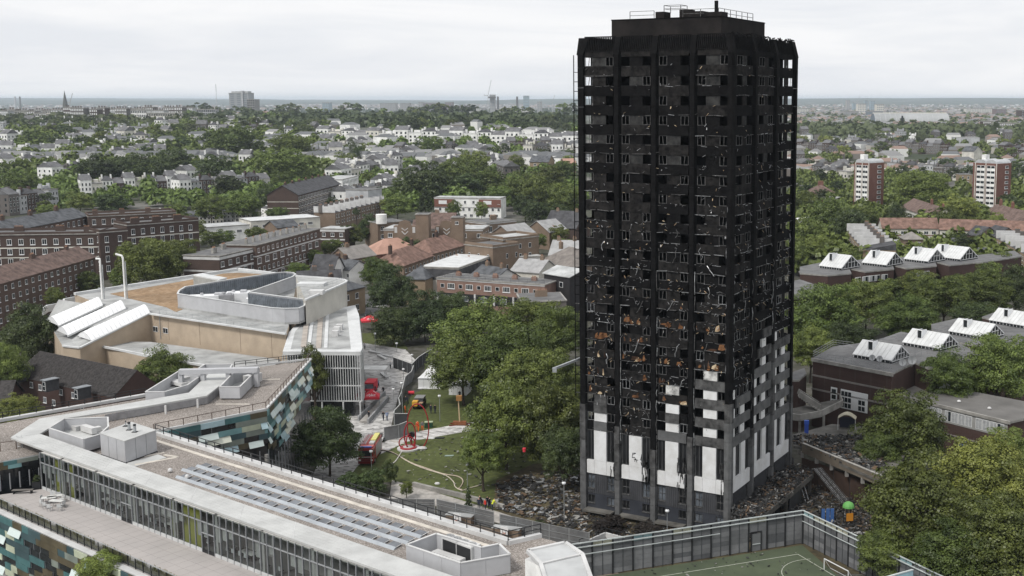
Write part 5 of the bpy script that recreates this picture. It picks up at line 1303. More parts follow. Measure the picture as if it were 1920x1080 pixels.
def hose(pts,label,col=(.5,.42,.34),r=.09):
 m_=MB();P3=[Vector(P(x,y,.12)) for x,y in pts];sm=[]
 for i in range(len(P3)-1):
  p0,p1,p2,p3=P3[max(0,i-1)],P3[i],P3[i+1],P3[min(len(P3)-1,i+2)]
  for k in range(6):
   t=k/6;sm.append(tuple(.5*((2*p1)+(-p0+p2)*t+(2*p0-5*p1+4*p2-p3)*t*t+(-p0+3*p1-3*p2+p3)*t**3)))
 sm.append(tuple(P3[-1]));m_.tube(sm,r,M('hose_%d' % int(col[0]*100),col,.8,.1,2.),5);m_.build('fire_hose',None,label,'hose')
hose([(706,842),(730,846),(745,853),(770,867),(800,878),(830,888),(858,893),(868,901),(864,912),(860,916),(866,918)],'pale pink fire hose snaking across the lawn from the engine, upper loop')
hose([(745,853),(772,869),(803,881),(835,891),(850,903),(854,913),(866,919),(880,915),(905,908)],'pale fire hose making the long lower loop on the lawn',(.56,.50,.42),.08)
hose([(756,842),(748,855),(740,866),(725,876),(712,886)],'whitish hose running down from the hoop sculpture',(.6,.58,.55),.09)
hose([(733,826),(745,829),(760,833)],'short pale hose above the hoop sculpture',(.55,.5,.45),.07)
hose([(703,847),(720,845),(738,850),(750,857)],'dark hose leaving the fire engine',(.08,.07,.06),.1)
def hoarding(pts,h,mat,label,step=2.4):
 w_=[P(x,y,0) for x,y in pts];t_=thing('hoarding',label,'fence',w_[0])
 for i in range(len(w_)-1):
  a,b=Vector(w_[i]),Vector(w_[i+1]);n=max(1,round((b-a).length/step))
  for k in range(n):
   p,q=a.lerp(b,k/n),a.lerp(b,(k+1)/n);g_=(q-p).normalized()*.02
   m_=MB();m_.bar((p.x+g_.x,p.y+g_.y,h/2),(q.x-g_.x,q.y-g_.y,h/2),.08,h,mat);m_.build('panel',t_)
   m_=MB();m_.box(p.x-.06,p.x+.06,p.y-.06,p.y+.06,0,h+.1,STEEL);m_.build('post',t_)
  m_=MB();m_.bar((a.x,a.y,h+.06),(b.x,b.y,h+.06),.16,.08,CANM);m_.build('top_rail',t_)
 return t_
HG=M('hoarding_grey',(.21,.215,.22),.7,.12,.5);HD=M('hoarding_dark',(.05,.052,.055),.7,.1,.5)
hoarding([(738,690),(773,703),(785,690),(800,680),(815,672)],2.4,HD,'dark hoarding running back from the path to the big trees')
hoarding([(776,704),(772,716),(760,726),(757,740),(753,757),(748,768),(751,780),(740,792),(739,797)],2.2,HG,'wavy grey hoarding along the path and lawn')
hoarding([(740,798),(765,798)],2.2,HD,'short dark hoarding before the narrow path')
hoarding([(721,827),(748,822),(765,815)],2.4,HG,'grey hoarding panels left of the red hoops')
p=P(713,828,0);t_=thing('kit_trailer','small white trailer with black kit beside the fire engine','trailer',(p[0],p[1],.07),eng_rz)
part(t_,'bed',lambda m:m.box(-.6,.6,-1.2,1.2,.4,.7,COPE));part(t_,'black_case',lambda m:m.box(-.35,.3,.0,.8,.7,1.2,BLACKM))
for x in (-.65,.65):wheel(t_,x,0,.3,.15)
def scrap_field(name,label,n,region,mats,smin,smax,seed,z=.06,kind='stuff',flat=.5,stack=0.,cat='debris'):
 r_=random.Random(seed);m_=MB()
 pl=[P(x,y,z)[:2] for x,y in region]
 xs=[p[0] for p in pl];ys=[p[1] for p in pl]
 def inside(x,y):
  c=False;j=len(pl)-1
  for i in range(len(pl)):
   if (pl[i][1]>y)!=(pl[j][1]>y) and x<(pl[j][0]-pl[i][0])*(y-pl[i][1])/(pl[j][1]-pl[i][1])+pl[i][0]:c=not c
   j=i
  return c
 k=0
 while k<n:
  x,y=r_.uniform(min(xs),max(xs)),r_.uniform(min(ys),max(ys))
  if not inside(x,y):continue
  k += 1;s_=r_.uniform(smin,smax)*r_.choice([1,1,1,1.8]);a=r_.uniform(0,3.14);l=s_*r_.uniform(1,3);zz=z+r_.uniform(0,stack)
  dz=r_.uniform(-flat,flat)*s_;mt=r_.choice(mats)
  dx,dy=math.cos(a)*l/2,math.sin(a)*l/2
  m_.bar((x-dx,y-dy,zz+.1+abs(dz)),(x+dx,y+dy,zz+.1+abs(dz)+dz),s_,s_*r_.uniform(.08,.5),mt,up=(r_.uniform(-.5,.5),r_.uniform(-.5,.5),1))
 return m_.build(name,None,label,cat,kind=kind)
SCR=[M('debris_pale',(.27,.265,.25),.8,.1,3.),M('debris_grey',(.055,.055,.055),.85,.1,3.),M('debris_char',(.03,.03,.03),.9,.1,3.),M('debris_brown',(.13,.09,.06),.9,.1,3.),SHIN]
scrap_field('litter','small pale scraps scattered over the lawn',330,[(745,862),(770,835),(890,815),(1000,830),(1000,930),(880,940),(760,895)],[SCR[0],SCR[0],SCR[2],SCR[1]],.05,.16,1)
scrap_field('litter','dark and pale fragments under the trees left of the tower',1500,[(930,905),(1000,890),(1095,880),(1100,1000),(1000,975),(930,955)],SCR+[SCR[2],SCR[2]],.07,.3,2)
scrap_field('debris_heap','deep tangle of burnt cladding pieces at the foot of the tower',3600,[(1020,968),(1062,945),(1098,935),(1110,965),(1200,985),(1330,995),(1375,1034),(1200,1058),(1110,1070),(1080,1040),(1010,985)],[SCR[0],SCR[2],SCR[2],SCR[1],SCR[1],SCR[2],SCR[2],SCR[2],SCR[2],SCR[2],SCR[3],SCR[3]],.05,.17,3,stack=.12)
for k,(x,y,s_,lb) in enumerate(((800,867+0,.0,''),)):pass
p=P(816,822,.06);m_=MB(o=p);m_.prism([(-1.6,-.3),(-.3,-.5),(.2,.1),(-.9,.4)],0,.1,COPE);m_.prism([(-.1,-.2),(1.5,-.1),(1.6,.5),(.2,.4)],0,.12,BLACKM);m_.build('ground_sheet',None,'white and black sheets lying on the grass right of the hoops','sheet')
p=P(842,855,.06);m_=MB(o=p);m_.prism([(-.7,-.25),(.7,-.1),(.75,.3),(-.6,.2)],0,.1,M('pale_green_sheet',(.30,.38,.34),.7,0));m_.build('ground_sheet',None,'small pale green sheet alone on the lawn','sheet')
p=P(820,908,.06);m_=MB(o=p);m_.ell((0,0,.1),(.45,.35,.25),COPE,8,4);m_.build('white_bundle',None,'small white bundle on the lower lawn','bundle')
# ---- basketball yard
sheet('sports_yard',[(715,955),(820,967),(925,992),(1100,1030),(1180,1090),(980,1090),(700,965)],.09,M('yard_surface',(.20,.165,.135),.9,.12,.4),'brown sports yard behind the long school roof','yard')
MESHF=M('fence_mesh',(.17,.175,.18),.6,.1,1.,metal=.2);MESHL=M('fence_mesh_pale',(.25,.26,.265),.6,.1,1.,metal=.2)
def panel_fence(pts,h,label,mat=MESHF,postm=STEEL,step=3.0,rails=3,z=0.):
 w_=[P(x,y,z) for x,y in pts];t_=thing('yard_fence',label,'fence',w_[0])
 for i in range(len(w_)-1):
  a,b=Vector(w_[i]),Vector(w_[i+1]);n=max(1,round((b-a).length/step))
  for k in range(n+(i == len(w_)-2)):
   p=a.lerp(b,k/n);m_=MB();m_.box(p.x-.06,p.x+.06,p.y-.06,p.y+.06,z,z+h,postm);m_.build('post',t_)
  for k in range(n):
   p,q=a.lerp(b,k/n),a.lerp(b,(k+1)/n);g_=(q-p).normalized()*.07;m_=MB()
   nb_=5
   for j in range(nb_):m_.bar((p.x+g_.x,p.y+g_.y,z+.12+(h-.2)*(j+.5)/nb_),(q.x-g_.x,q.y-g_.y,z+.12+(h-.2)*(j+.5)/nb_),.035,(h-.2)/nb_-.03,mat)
   m_.build('fence_panel',t_)
  for j in range(rails):m_=MB();zz=z+h*(j+1)/rails;m_.bar((a.x,a.y-.05,zz),(b.x,b.y-.05,zz),.05,.05,postm);m_.build('fence_rail',t_)
 return t_
panel_fence([(640,962),(715,966),(815,967)],2.5,'grey panel fence facing the camera at the left of the sports yard')
panel_fence([(820,967),(926,992)],2.5,'grey panel fence slanting behind the first basketball hoop')
panel_fence([(938,996),(1030,1017),(1105,1033)],2.5,'grey panel fence slanting behind the second basketball hoop, after the gap')
for k,(px,py) in enumerate(((860,984),(948,1009))):
 p=P(px,py,.1);t_=thing('kit_shed','low brown shed with a pale roof behind the '+('left' if k == 0 else 'right')+' basketball backboard','shed',p,-.28)
 part(t_,'wall',lambda m:m.box(-1.9,1.9,-.1,1.0,0,1.25,BRKT));part(t_,'roof',lambda m:m.box(-2.0,2.0,-.15,1.1,1.25,1.35,FELTL))
 p=P(px+(0 if k else 0),py+2,.1);t_=thing('basketball_hoop','white basketball backboard with a black square and hoop, '+('left' if k == 0 else 'right')+' one in the yard','basketball hoop',p,-.28)
 part(t_,'pole',lambda m:m.box(-.06,.06,-.3,-.2,0,1.6,BLACKM));part(t_,'backboard',lambda m:m.box(-.55,.55,-.4,-.34,.75,1.9,POLY))
 part(t_,'target_square',lambda m:[m.box(*q,-.42,-.41,*r_,BLACKM) for q,r_ in (((-.25,.25),(1.0,1.05)),((-.25,.25),(1.42,1.47)),((-.25,-.2),(1.0,1.47)),((.2,.25),(1.0,1.47)))])
 m_=MB();m_.tube([(math.cos(i*.524)*.2,-.62+math.sin(i*.524)*.2,1.02) for i in range(13)],.025,M('rim_orange',(.6,.15,.04),.5,0),5,cap=False);inst('ring',m_.mesh('ring'),t_)
# ---- ball court with tall fence
CGREEN=M('court_green',(.088,.108,.066),.85,.0,.22,col2=(.064,.08,.052),det=8);LINE=M('court_line',(.45,.47,.40),.8,.1,2.)
ct=sheet('ball_court',[(1060,1091),(1504,1022),(1700,1190),(1680,1300),(900,1300)],.1,CGREEN,'green ball court behind the tall grey fence','sports court')
def line(pts,z=.112,w_=.09):
 m_=MB();q=[P(x,y,z) for x,y in pts]
 for i in range(len(q)-1):m_.bar(q[i],q[i+1],w_,.008,LINE)
 return m_
mb=MB()
lp=[P(x,y,.106) for x,y in ((1180,1090),(1496,1039),(1590,1095))]
for i in range(2):mb.bar(lp[i],lp[i+1],.1,.008,LINE)
cen_=P(1535,1075,.106);pts=[]
for i in range(15):
 a=math.radians(95+i*11);pts.append((cen_[0]+4.6*math.cos(a),cen_[1]+4.6*math.sin(a),.106))
for i in range(14):mb.bar(pts[i],pts[i+1],.09,.008,LINE)
mb.build('court_marking',None,'faded pale lines painted on the green ball court','court lines',kind='structure')
FH=4.7;Wc0=P(1072,1089,0);Wc1=P(1505,1020,0);Wc2=P(1790,1166,0)
FWALL=M('court_fence_board',(.15,.153,.16),.6,.09,.5)
FWALL2=M('court_fence_board_dark',(.105,.108,.115),.6,.1,.5)
FWALL3=M('court_fence_board_pale',(.20,.203,.21),.6,.1,.5);FCAP=M('court_fence_cap',(.52,.56,.56),.5,.1,.5);FTEAL=M('court_fence_teal',(.22,.33,.35),.6,.1,.5);FCRM=M('court_fence_cream',(.36,.35,.27),.6,.1,.5)
def court_fence(a,b,label,n,seed,door=None):
 r_=random.Random(seed);a=Vector(a);b=Vector(b);t_=thing('court_fence',label,'fence',tuple(a));d_=(b-a);L_=d_.length;d_.normalize();nn=Vector((-d_.y,d_.x,0))
 for k in range(n+1):
  x=L_*k/n;m_=MB(o=tuple(a),ex=(d_.x,d_.y));m_.box(x-.09,x+.09,-.1,.12,0,FH,BLACKM);m_.build('post',t_)
 for k in range(n):
  x0=L_*k/n+.1;x1=L_*(k+1)/n-.1;rows=7;xm=(x0+x1)/2
  for j in range(rows):
   z0=.15+(FH-.3)*j/rows;z1=.15+(FH-.3)*(j+1)/rows
   m_=MB(o=tuple(a),ex=(d_.x,d_.y));mt=r_.choice([FWALL,FWALL,FWALL2,FWALL3])
   if j == rows-1:mt=r_.choice([FTEAL,FCRM,FWALL,FWALL])
   if door is not None and k == door and j<4:continue
   m_.box(x0,x1,.0,.05,z0+.012,z1-.012,mt);m_.build('fence_board',t_)
  m_=MB(o=tuple(a),ex=(d_.x,d_.y));m_.box(xm-.04,xm+.04,-.05,.0,.15 if k != door else 2.8,FH,M('court_stud',(.07,.075,.08),.6,0));m_.build('stud',t_)
 for z,mt,w_ in ((FH,FCAP,.16),(FH-.55,FCAP,.08)):
  m_=MB(o=tuple(a),ex=(d_.x,d_.y));m_.box(0,L_,-.18,-.06,z-.04,z+.08,mt);m_.build('top_rail',t_)
 m_=MB(o=tuple(a),ex=(d_.x,d_.y));m_.box(0,L_*.62,-.2,-.12,FH-1.5,FH-1.42,FCAP);m_.build('mid_rail',t_)
 if door is not None:
  x0=L_*door/n+.5;m_=MB(o=tuple(a),ex=(d_.x,d_.y));m_.box(x0,x0+1.25,-.04,.04,.1,2.45,M('door_grey',(.16,.165,.17),.6,.05,1.));o=m_.build('door',t_)
  m_=MB(o=tuple(a),ex=(d_.x,d_.y));m_.box(x0+.05,x0+1.2,-.12,-.06,1.0,1.1,FCAP);m_.build('push_bar',o)
  m_=MB(o=tuple(a),ex=(d_.x,d_.y));m_.box(x0-.15,x0-.02,-.1,.08,.1,2.6,BLACKM);m_.box(x0+1.27,x0+1.4,-.1,.08,.1,2.6,BLACKM);m_.box(x0-.15,x0+1.4,-.1,.08,2.6,2.75,BLACKM);m_.build('door_frame',t_)
  m_=MB(o=tuple(a),ex=(d_.x,d_.y));xr=L_*(door+1)/n-.1;m_.box(x0+1.42,xr,.0,.05,.15,2.7,FWALL);m_.build('fence_board',t_)
court_fence(Wc0,Wc1,'tall grey boarded ball court fence in front of the tower, with a door',12,3,door=9)
court_fence(Wc1,Wc2,'tall grey boarded ball court fence running down to the right corner',12,4)
m_=MB();m_.box(Wc1[0]-.15,Wc1[0]+.15,Wc1[1]-.15,Wc1[1]+.15,0,FH+.1,BLACKM);m_.build('corner_post',None,'dark corner post where the two tall court fences meet','post')
e_=Vector(P(1712,1068,FH));f_=Vector(P(1640,1088,FH));nw=thing('court_fence','short near side of the court fence, cream and pale blue, at the bottom right','fence',(e_.x,e_.y,0))
for k,mt in enumerate((M('court_blue_panel',(.36,.55,.62),.5,.05,.5),M('court_cream_panel',(.52,.53,.46),.5,.05,.5),M('court_cream_panel2',(.50,.51,.45),.5,.05,.5))):
 p=e_.lerp(f_,k*.45);q=e_.lerp(f_,(k+1)*.45-.01);m_=MB();m_.bar((p.x,p.y,FH/2),(q.x,q.y,FH/2),.1,FH,mt);m_.build('fence_panel',nw)
m_=MB();m_.bar(tuple(e_),tuple(e_.lerp(f_,1.35)),.2,.12,FCAP);m_.build('top_rail',nw)
ga=Vector(P(1545,1068,.11));gb_=Vector(P(1590,1092,.11));gt=thing('football_goal','white football goal frame near the corner of the green court','goal',tuple(ga));gh=1.45
gd=(gb_-ga).normalized();gn=Vector((-gd.y,gd.x,0))*(1)
for q in (ga,gb_):m_=MB();m_.bar(q,q+Vector((0,0,gh)),.09,.09,POLY);m_.build('post',gt)
m_=MB();m_.bar(ga+Vector((0,0,gh)),gb_+Vector((0,0,gh)),.09,.09,POLY);m_.build('crossbar',gt)
for q in (ga,gb_):m_=MB();m_.bar(q+Vector((0,0,gh)),q+gn*1.0,.05,.05,POLY);m_.build('back_stay',gt)
m_=MB();m_.bar(ga+gn,gb_+gn,.05,.05,POLY);m_.build('ground_bar',gt)
scrap_field('litter','dark scraps scattered on the green court',170,[(1180,1055),(1490,1030),(1600,1100),(1200,1120)],[SCR[2],SCR[2],SCR[1],SCR[0]],.04,.13,8,z=.11)
pts=PP([(1086,1012),(1135,990),(1185,1003)],1.6);t_=thing('yard_steps','black-railed white-sided steps between the sports yard and the ball court','steps',(*pts[0],0))
for i in range(2):
 m_=MB();m_.bar((*pts[i],.5),(*pts[i+1],.5),.25,1.0,COPE);m_.build('side_wall',t_)
 m_=MB();m_.bar((*pts[i],1.6),(*pts[i+1],1.6),.07,.07,BLACKM);m_.build('rail',t_)
 for k in range(4):q=Vector((*pts[i],0)).lerp(Vector((*pts[i+1],0)),k/4);m_=MB();m_.box(q.x-.035,q.x+.035,q.y-.035,q.y+.035,1.,1.6,BLACKM);m_.build('post',t_)
def car(px,py,rz,label,col):
 p=P(px,py,.07);t_=thing('parked_car',label,'car',p,rz);mt=M('car_paint_'+str(int(col[0]*1000)),col,.3,0,spec=.5)
 part(t_,'body',lambda m:(m.prism([(-.88,-2.1),(.88,-2.1),(.88,2.1),(-.88,2.1)],.3,[.75,.75,.85,.85],mt),m.add([(-.85,-1.2,.8),(.85,-1.2,.8),(.85,1.9,.85),(-.85,1.9,.85),(-.68,-.5,1.42),(.68,-.5,1.42),(.68,1.3,1.42),(-.68,1.3,1.42)],[(4,5,6,7),(0,1,5,4),(1,2,6,5),(2,3,7,6),(3,0,4,7)],mt)))
 part(t_,'windscreen',lambda m:m.add([(-.75,-1.13,.87),(.75,-1.13,.87),(.62,-.55,1.38),(-.62,-.55,1.38)],[(0,1,2,3)],GLASS));part(t_,'rear_window',lambda m:m.add([(-.75,1.88,.9),(.75,1.88,.9),(.62,1.36,1.38),(-.62,1.36,1.38)],[(3,2,1,0)],GLASS))
 for x in (-1,1):part(t_,'side_window',lambda m:m.add([(x*.862,-.9,.9),(x*.862,1.6,.92),(x*.71,1.2,1.36),(x*.71,-.45,1.36)],[(0,1,2,3)],GLASS))
 for x in (-.8,.8):wheel(t_,x,-1.3,.32,.2);wheel(t_,x,1.3,.32,.2)
 for x in (-.6,.6):part(t_,'headlight',lambda m:m.box(x-.15,x+.15,-2.13,-2.08,.5,.65,POLY))
car(678,576,1.9,'black car parked at the corner of the cream curved block',(.012,.012,.014))
car(690,592,.2,'black van-like car parked just above the large red gazebo',(.02,.02,.022))
car(711,577,1.3,'white car standing in the street by the bushy dark tree',(.6,.6,.6))
a=D(1040,691,158);b=TW(LA+.5,1.5,D(1082,680,158)[2]);bt=thing('access_boom','pale grey boom arm reaching out of the trees to the left edge of the tower','boom',(a[0],a[1],a[2]))
m_=MB();m_.bar(a,b,.32,.32,STEEL);m_.build('arm',bt)
m_=MB();m_.box(a[0]-.3,a[0]+.3,a[1]-.3,a[1]+.3,a[2]-.5,a[2]+.1,STEEL);m_.build('basket',bt);
p=D(983,847,163);t_=thing('red_basket','small red basket caught among the lower leaves of the planes','basket',p);part(t_,'bucket',lambda m:m.tube([(0,0,0),(0,0,.55)],[.22,.27],GAZR,10));part(t_,'line',lambda m:m.tube([(0,0,.55),(0,0,5)],.02,BLACKM,4))
# ================================================================ DEBRIS CANOPY, DECK AND ESTATE ON THE RIGHT
def RB(b,a,z):return TW(-a,b,z)
cn=thing('entrance_canopy','concrete entrance canopy along the right side of the tower, buried in debris','canopy',RB(8,2,0))
m_=MB().fr(TW(0,0,0),EXB);m_.box(-.2,21.5,-4.4,-.45,2.9,3.2,CONCD);m_.build('slab',cn)
m_=MB().fr(TW(0,0,0),EXB);m_.box(-.2,21.5,-4.55,-4.4,2.8,3.55,CONCD);m_.build('edge_beam',cn)
for b in (1,6,11,16,21):m_=MB().fr(TW(0,0,0),EXB);m_.box(b-.2,b+.2,-4.3,-3.9,0,2.9,CONCD);m_.build('column',cn)
m_=MB().fr(TW(0,0,0),EXB);m_.box(3,8.5,-4.3,-4.2,0,2.8,DARKIN);m_.box(12,17,-4.3,-4.2,0,2.8,HD);m_.build('infill_wall',cn)
rd=random.Random(21)
def heap(fn,n,mats,smin,smax,name,label,cat='debris'):
 m_=MB()
 for i in range(n):
  x,y,z=fn();s_=rd.uniform(smin,smax)*rd.choice([1,1,1.7]);l=s_*rd.uniform(1.2,4.5);d_=Vector((rd.gauss(0,1),rd.gauss(0,1),rd.gauss(0,.35))).normalized()*l/2
  m_.bar((x-d_.x,y-d_.y,z-d_.z),(x+d_.x,y+d_.y,z+d_.z),s_,s_*rd.uniform(.06,.4),rd.choice(mats),up=(rd.uniform(-1,1),rd.uniform(-1,1),.7))
 return m_.build(name,None,label,cat,kind='stuff')
DM=[SCR[0],SCR[1],SCR[1],SCR[1],SCR[2],SCR[2],SCR[2],SCR[2],SCR[2],SHIND,SHIND,SCR[3],SCR[3],SCR[1]]
def f1():
 b=rd.uniform(-.6,22);a=rd.uniform(.5,4.4);h=(1.1+.5*math.sin(b*.9)+.35*math.sin(b*2.3+1))*(1-.4*a/4.4);p=RB(b,a,3.2+rd.uniform(0,h));return p
heap(f1,4600,DM,.06,.19,'debris_heap','heap of twisted cladding lying on the entrance canopy')
def f2():
 while True:
  q=P(rd.uniform(1395,1640),rd.uniform(915,1030),0)
  if q[1]>148.6+max(0,(q[0]-20.5))*-.55 and q[1]>147.4:return (q[0],q[1],rd.uniform(.1,.7))
heap(f2,5200,DM+[SCR[2]],.06,.2,'debris_heap','field of burnt debris between the canopy, the dark wall and the ball court')
m_=MB()
a0=Vector(RB(21.5,4.4,4.2));b0=Vector(RB(19.5,9.5,.2))
for k in range(7):o_=Vector((.22*k,.05*k,0));m_.bar(a0+o_,b0+o_*1.2,.09,.05,SHIN if k % 3 else SHIND)
for k in range(14):q=a0.lerp(b0,k/14);m_.bar(q,q+Vector((1.35,.3,.05)),.05,.04,SHIND)
for k in range(5):q=a0+Vector((-2-k*.5,-.5,-.3));m_.bar(q,q+Vector((1.0,-3,-3.6)),.07,.05,SHIN)
m_.build('fallen_cladding',None,'long fallen strips of cladding leaning from the end of the canopy','debris')
DZ=5.6
deck=thing('raised_deck','raised concrete deck strewn with debris, over a dark brown wall','walkway deck',P(1560,860,0))
dk=PP([(1486,815),(1560,795),(1625,800),(1700,850),(1660,905),(1505,838),(1488,836)],DZ)
m_=MB();m_.prism(dk,DZ-.4,DZ,CONCD,M('deck_screed',(.115,.11,.10),.9,.2,.4));m_.build('slab',deck)
e0,e1=P(1505,838,DZ),P(1665,905,DZ)
m_=MB();m_.bar((e0[0],e0[1],DZ-.15),(e1[0],e1[1],DZ-.15),.3,1.5,M('deck_parapet',(.17,.145,.115),.9,.1,.5));m_.build('parapet',deck)
m_=MB();m_.bar((e0[0],e0[1],DZ+.64),(e1[0],e1[1],DZ+.64),.42,.1,CONC);m_.build('coping',deck)
m_=MB();m_.bar((e0[0],e0[1],1.95),(e1[0]+3,e1[1]-1.4,1.95),.3,3.9,M('dark_brown_wall',(.055,.036,.028),.8,.1,.3));m_.build('wall',deck)
for k in range(1,6):q=Vector(e0).lerp(Vector(e1),k/5.2);m_=MB();m_.box(q.x-.03,q.x+.03,q.y-.2,q.y-.16,0,3.9,BLACKM);m_.build('wall_joint',deck)
for k in range(6):q=Vector(e0).lerp(Vector(e1),k/5.5);m_=MB();m_.box(q.x-.25,q.x+.25,q.y-.05,q.y+.4,3.9,DZ-.8,CONC);m_.build('stub_column',deck)
def f3():
 while True:
  q=P(rd.uniform(1490,1660),rd.uniform(818,880),DZ)
  if rd.random()<.9:
   pxl=Qp(*q)
   if pxl[1]<838+(pxl[0]-1505)*.42:return (q[0],q[1],DZ+rd.uniform(.05,.4))
heap(f3,1900,DM,.07,.24,'debris_heap','litter of grey fragments on the raised deck')
lamp_p=P(1512,812,DZ);t_=thing('blue_post','bright blue post standing on the raised deck','post',lamp_p);part(t_,'post_body',lambda m:(m.box(-.3,.3,-.2,.2,0,1.9,M('bright_blue',(.04,.09,.42),.5,0))));part(t_,'top_panel',lambda m:m.box(-.36,.36,-.22,.22,1.5,2.1,M('bright_blue2',(.05,.12,.5),.5,0)))
p=P(1590,990,0);pg=thing('play_tower','play tower with a green domed roof and an orange panel among the debris','play equipment',p,.2)
for x in (-.5,.5):
 for y in (-.5,.5):part(pg,'post',lambda m:m.box(x-.05,x+.05,y-.05,y+.05,0,3.0,BLACKM))
part(pg,'roof',lambda m:m.ell((0,0,3.0),(.85,.85,.8),M('lime_roof',(.13,.36,.10),.5,0),10,5,half=True));part(pg,'panel',lambda m:m.box(-.5,.5,-.56,-.5,1.2,2.3,M('orange_panel',(.6,.25,.03),.5,0)))
p=P(1552,985,0);t_=thing('climbing_wall','blue climbing panel left of the play tower','play equipment',p,.1)
for x in (-.7,0,.6):part(t_,'board',lambda m:m.box(x-.25,x+.25,-.05,.05,.3,2.4,M('play_blue',(.06,.14,.35),.5,0)))
for x in (-1,1):part(t_,'post',lambda m:m.box(x-.06,x+.06,-.06,.06,0,2.6,BLACKM))
m_=MB();c=P(1575,985,.2)
for k,r_ in ((0,4.5),(1,5.3)):m_.tube([(c[0]+r_*math.cos(a*.2-2.6),c[1]-1+r_*.5*math.sin(a*.2-2.6),.35) for a in range(9)],.12,COPE,5)
m_.build('curved_bench',None,'curved pale playground benches half buried in debris','bench')
# ---------------------------------------------------------------- estate rows with glass attics
BRKB=brick_mat('maroon_brick',(.072,.044,.039),(.058,.037,.033),(.085,.065,.058))
RAILG=M('roof_rail_grey',(.24,.245,.25),.6,0)
ATT=M('attic_sheet',(.58,.59,.59),.5,.06,.6)
def attic(parent,o,ex,L_,w_,h,label_idx):
 """glazed attic: white sheeted pitched roof with glazed gable, dark clerestory strip"""
 def B():return MB(o=o,ex=ex)
 m_=B();m_.box(0,L_,0,w_,0,.55,DGL);a=m_.build('attic_base',parent)
 m_=B();zr=.55
 m_.add([(-.15,-.25,zr),(L_+.1,-.25,zr),(L_+.1,w_/2,h),(-.15,w_/2,h),(-.15,w_+.25,zr),(L_+.1,w_+.25,zr),(-.15,-.25,zr+.12),(L_+.1,-.25,zr+.12),(L_+.1,w_/2,h+.14),(-.15,w_/2,h+.14),(-.15,w_+.25,zr+.12),(L_+.1,w_+.25,zr+.12)],[(6,7,8,9),(9,8,11,10),(0,3,2,1),(3,4,5,2),(0,1,7,6),(4,10,11,5),(0,6,9,3),(3,9,10,4),(1,2,8,7),(2,5,11,8)],ATT);rf=m_.build('attic_roof',parent)
 m_=B()
 for k in range(1,int(L_/.9)):m_.bar((k*.9,-.25,zr+.15),(k*.9,w_/2,h+.17),.04,.05,CANM)
 m_.build('roof_seam',rf)
 m_=B();m_.add([(L_,0,.3),(L_,w_,.3),(L_,w_,.6),(L_,w_/2,h),(L_,0,.6)],[(0,1,2,3,4)],DGL)
 m_.build('gable_glass',parent)
 m_=B();m_.box(L_+.02,L_+.1,0,w_,.3,.4,POLY)
 for k in range(0,7):
  y=w_*k/6;top=.6+(h-.6)*(1-abs(y-w_/2)/(w_/2));m_.box(L_+.02,L_+.09,y-.045,y+.045,.3,top,POLY)
 m_.bar((L_+.06,0,.6),(L_+.06,w_/2,h),.1,.14,POLY);m_.bar((L_+.06,w_,.6),(L_+.06,w_/2,h),.1,.14,POLY);m_.box(L_+.02,L_+.09,w_*.3,w_*.7,h*.5,h*.5+.08,POLY)
 m_.build('gable_frame',parent)
 for k in range(int(L_/.8)):m_=B();m_.box(k*.8-.04,k*.8+.04,-.05,0,.05,.55,POLY);m_.build('clerestory_post',parent)
 m_=B();x=L_*.3;m_.box(x,x+.9,w_*.18,w_*.42,h*.62,h+.35,DGL);m_.box(x-.06,x,w_*.15,w_*.42,h*.55,h+.5,POLY);m_.box(x+.9,x+.96,w_*.15,w_*.42,h*.55,h+.5,POLY);m_.box(x,x+.9,w_*.15,w_*.2,h+.4,h+.5,POLY);m_.build('hatch',parent)
def vec(a,b):v=Vector(b)-Vector(a);v.z=0;return v
def estate_block(label,roofpx,z,walls,name='estate_block',felt=None,wallm=None):
 pl=PP(roofpx,z);c=(sum(p[0] for p in pl)/len(pl),sum(p[1] for p in pl)/len(pl));t_=thing(name,label,'building',(c[0],c[1],0))
 m_=MB();m_.prism(pl,0,z-.35,wallm or BRKB);m_.build('wall',t_)
 cx_,cy_=c;q=[(cx_+(p[0]-cx_)*1.012,cy_+(p[1]-cy_)*1.012) for p in pl]
 m_=MB();m_.prism(q,z-.35,z,CONC,felt or FELT);m_.build('roof',t_);return t_,pl
ez=12.5
eb,pl=estate_block('maroon brick block with a concrete band, railed roof and the nearest white glazed attic',[(1524,672),(1562,650),(1640,640),(1740,668),(1695,688),(1672,700)],ez,2)
a=Vector((*P(1524,672,ez)[:2],0));b=Vector((*P(1672,700,ez)[:2],0));d_=vec(a,b).normalized();L_=(b-a).length
for zz in (ez-3.0,ez-5.5):m_=MB(o=tuple(a),ex=(d_.x,d_.y));m_.box(-.1,L_,-.12,.0,zz-.18,zz+.12,M('band_concrete',(.24,.22,.205),.9,.1,.5));m_.build('concrete_band',eb)
m_=MB(o=tuple(a),ex=(d_.x,d_.y));m_.box(-.2,L_+.3,-.25,.1,ez-.5,ez+.1,CONC);m_.build('roof_edge',eb)
t_=thing('roof_railing','grey railing round the roof of the nearest maroon brick block','railing',(a.x,a.y,ez))
m_=MB();rail(m_,[(a.x,a.y,ez),(b.x,b.y,ez)],1.3,RAILG,1.7,rows=3);m_.build('rail',t_)
q=P(1562,650,ez);m_=MB();rail(m_,[(a.x,a.y,ez),q,P(1600,655,ez)],1.3,RAILG,1.7,rows=3);m_.build('rail',t_)
m_=MB(o=tuple(a),ex=(d_.x,d_.y));m_.box(L_*.25,L_*.33,-.1,.02,4.6,8.0,FRAME)
for k in range(3):m_.box(L_*.262,L_*.318,-.13,-.1,4.9+k*1.0,5.7+k*1.0,GLASS)
m_.build('stair_window',eb)
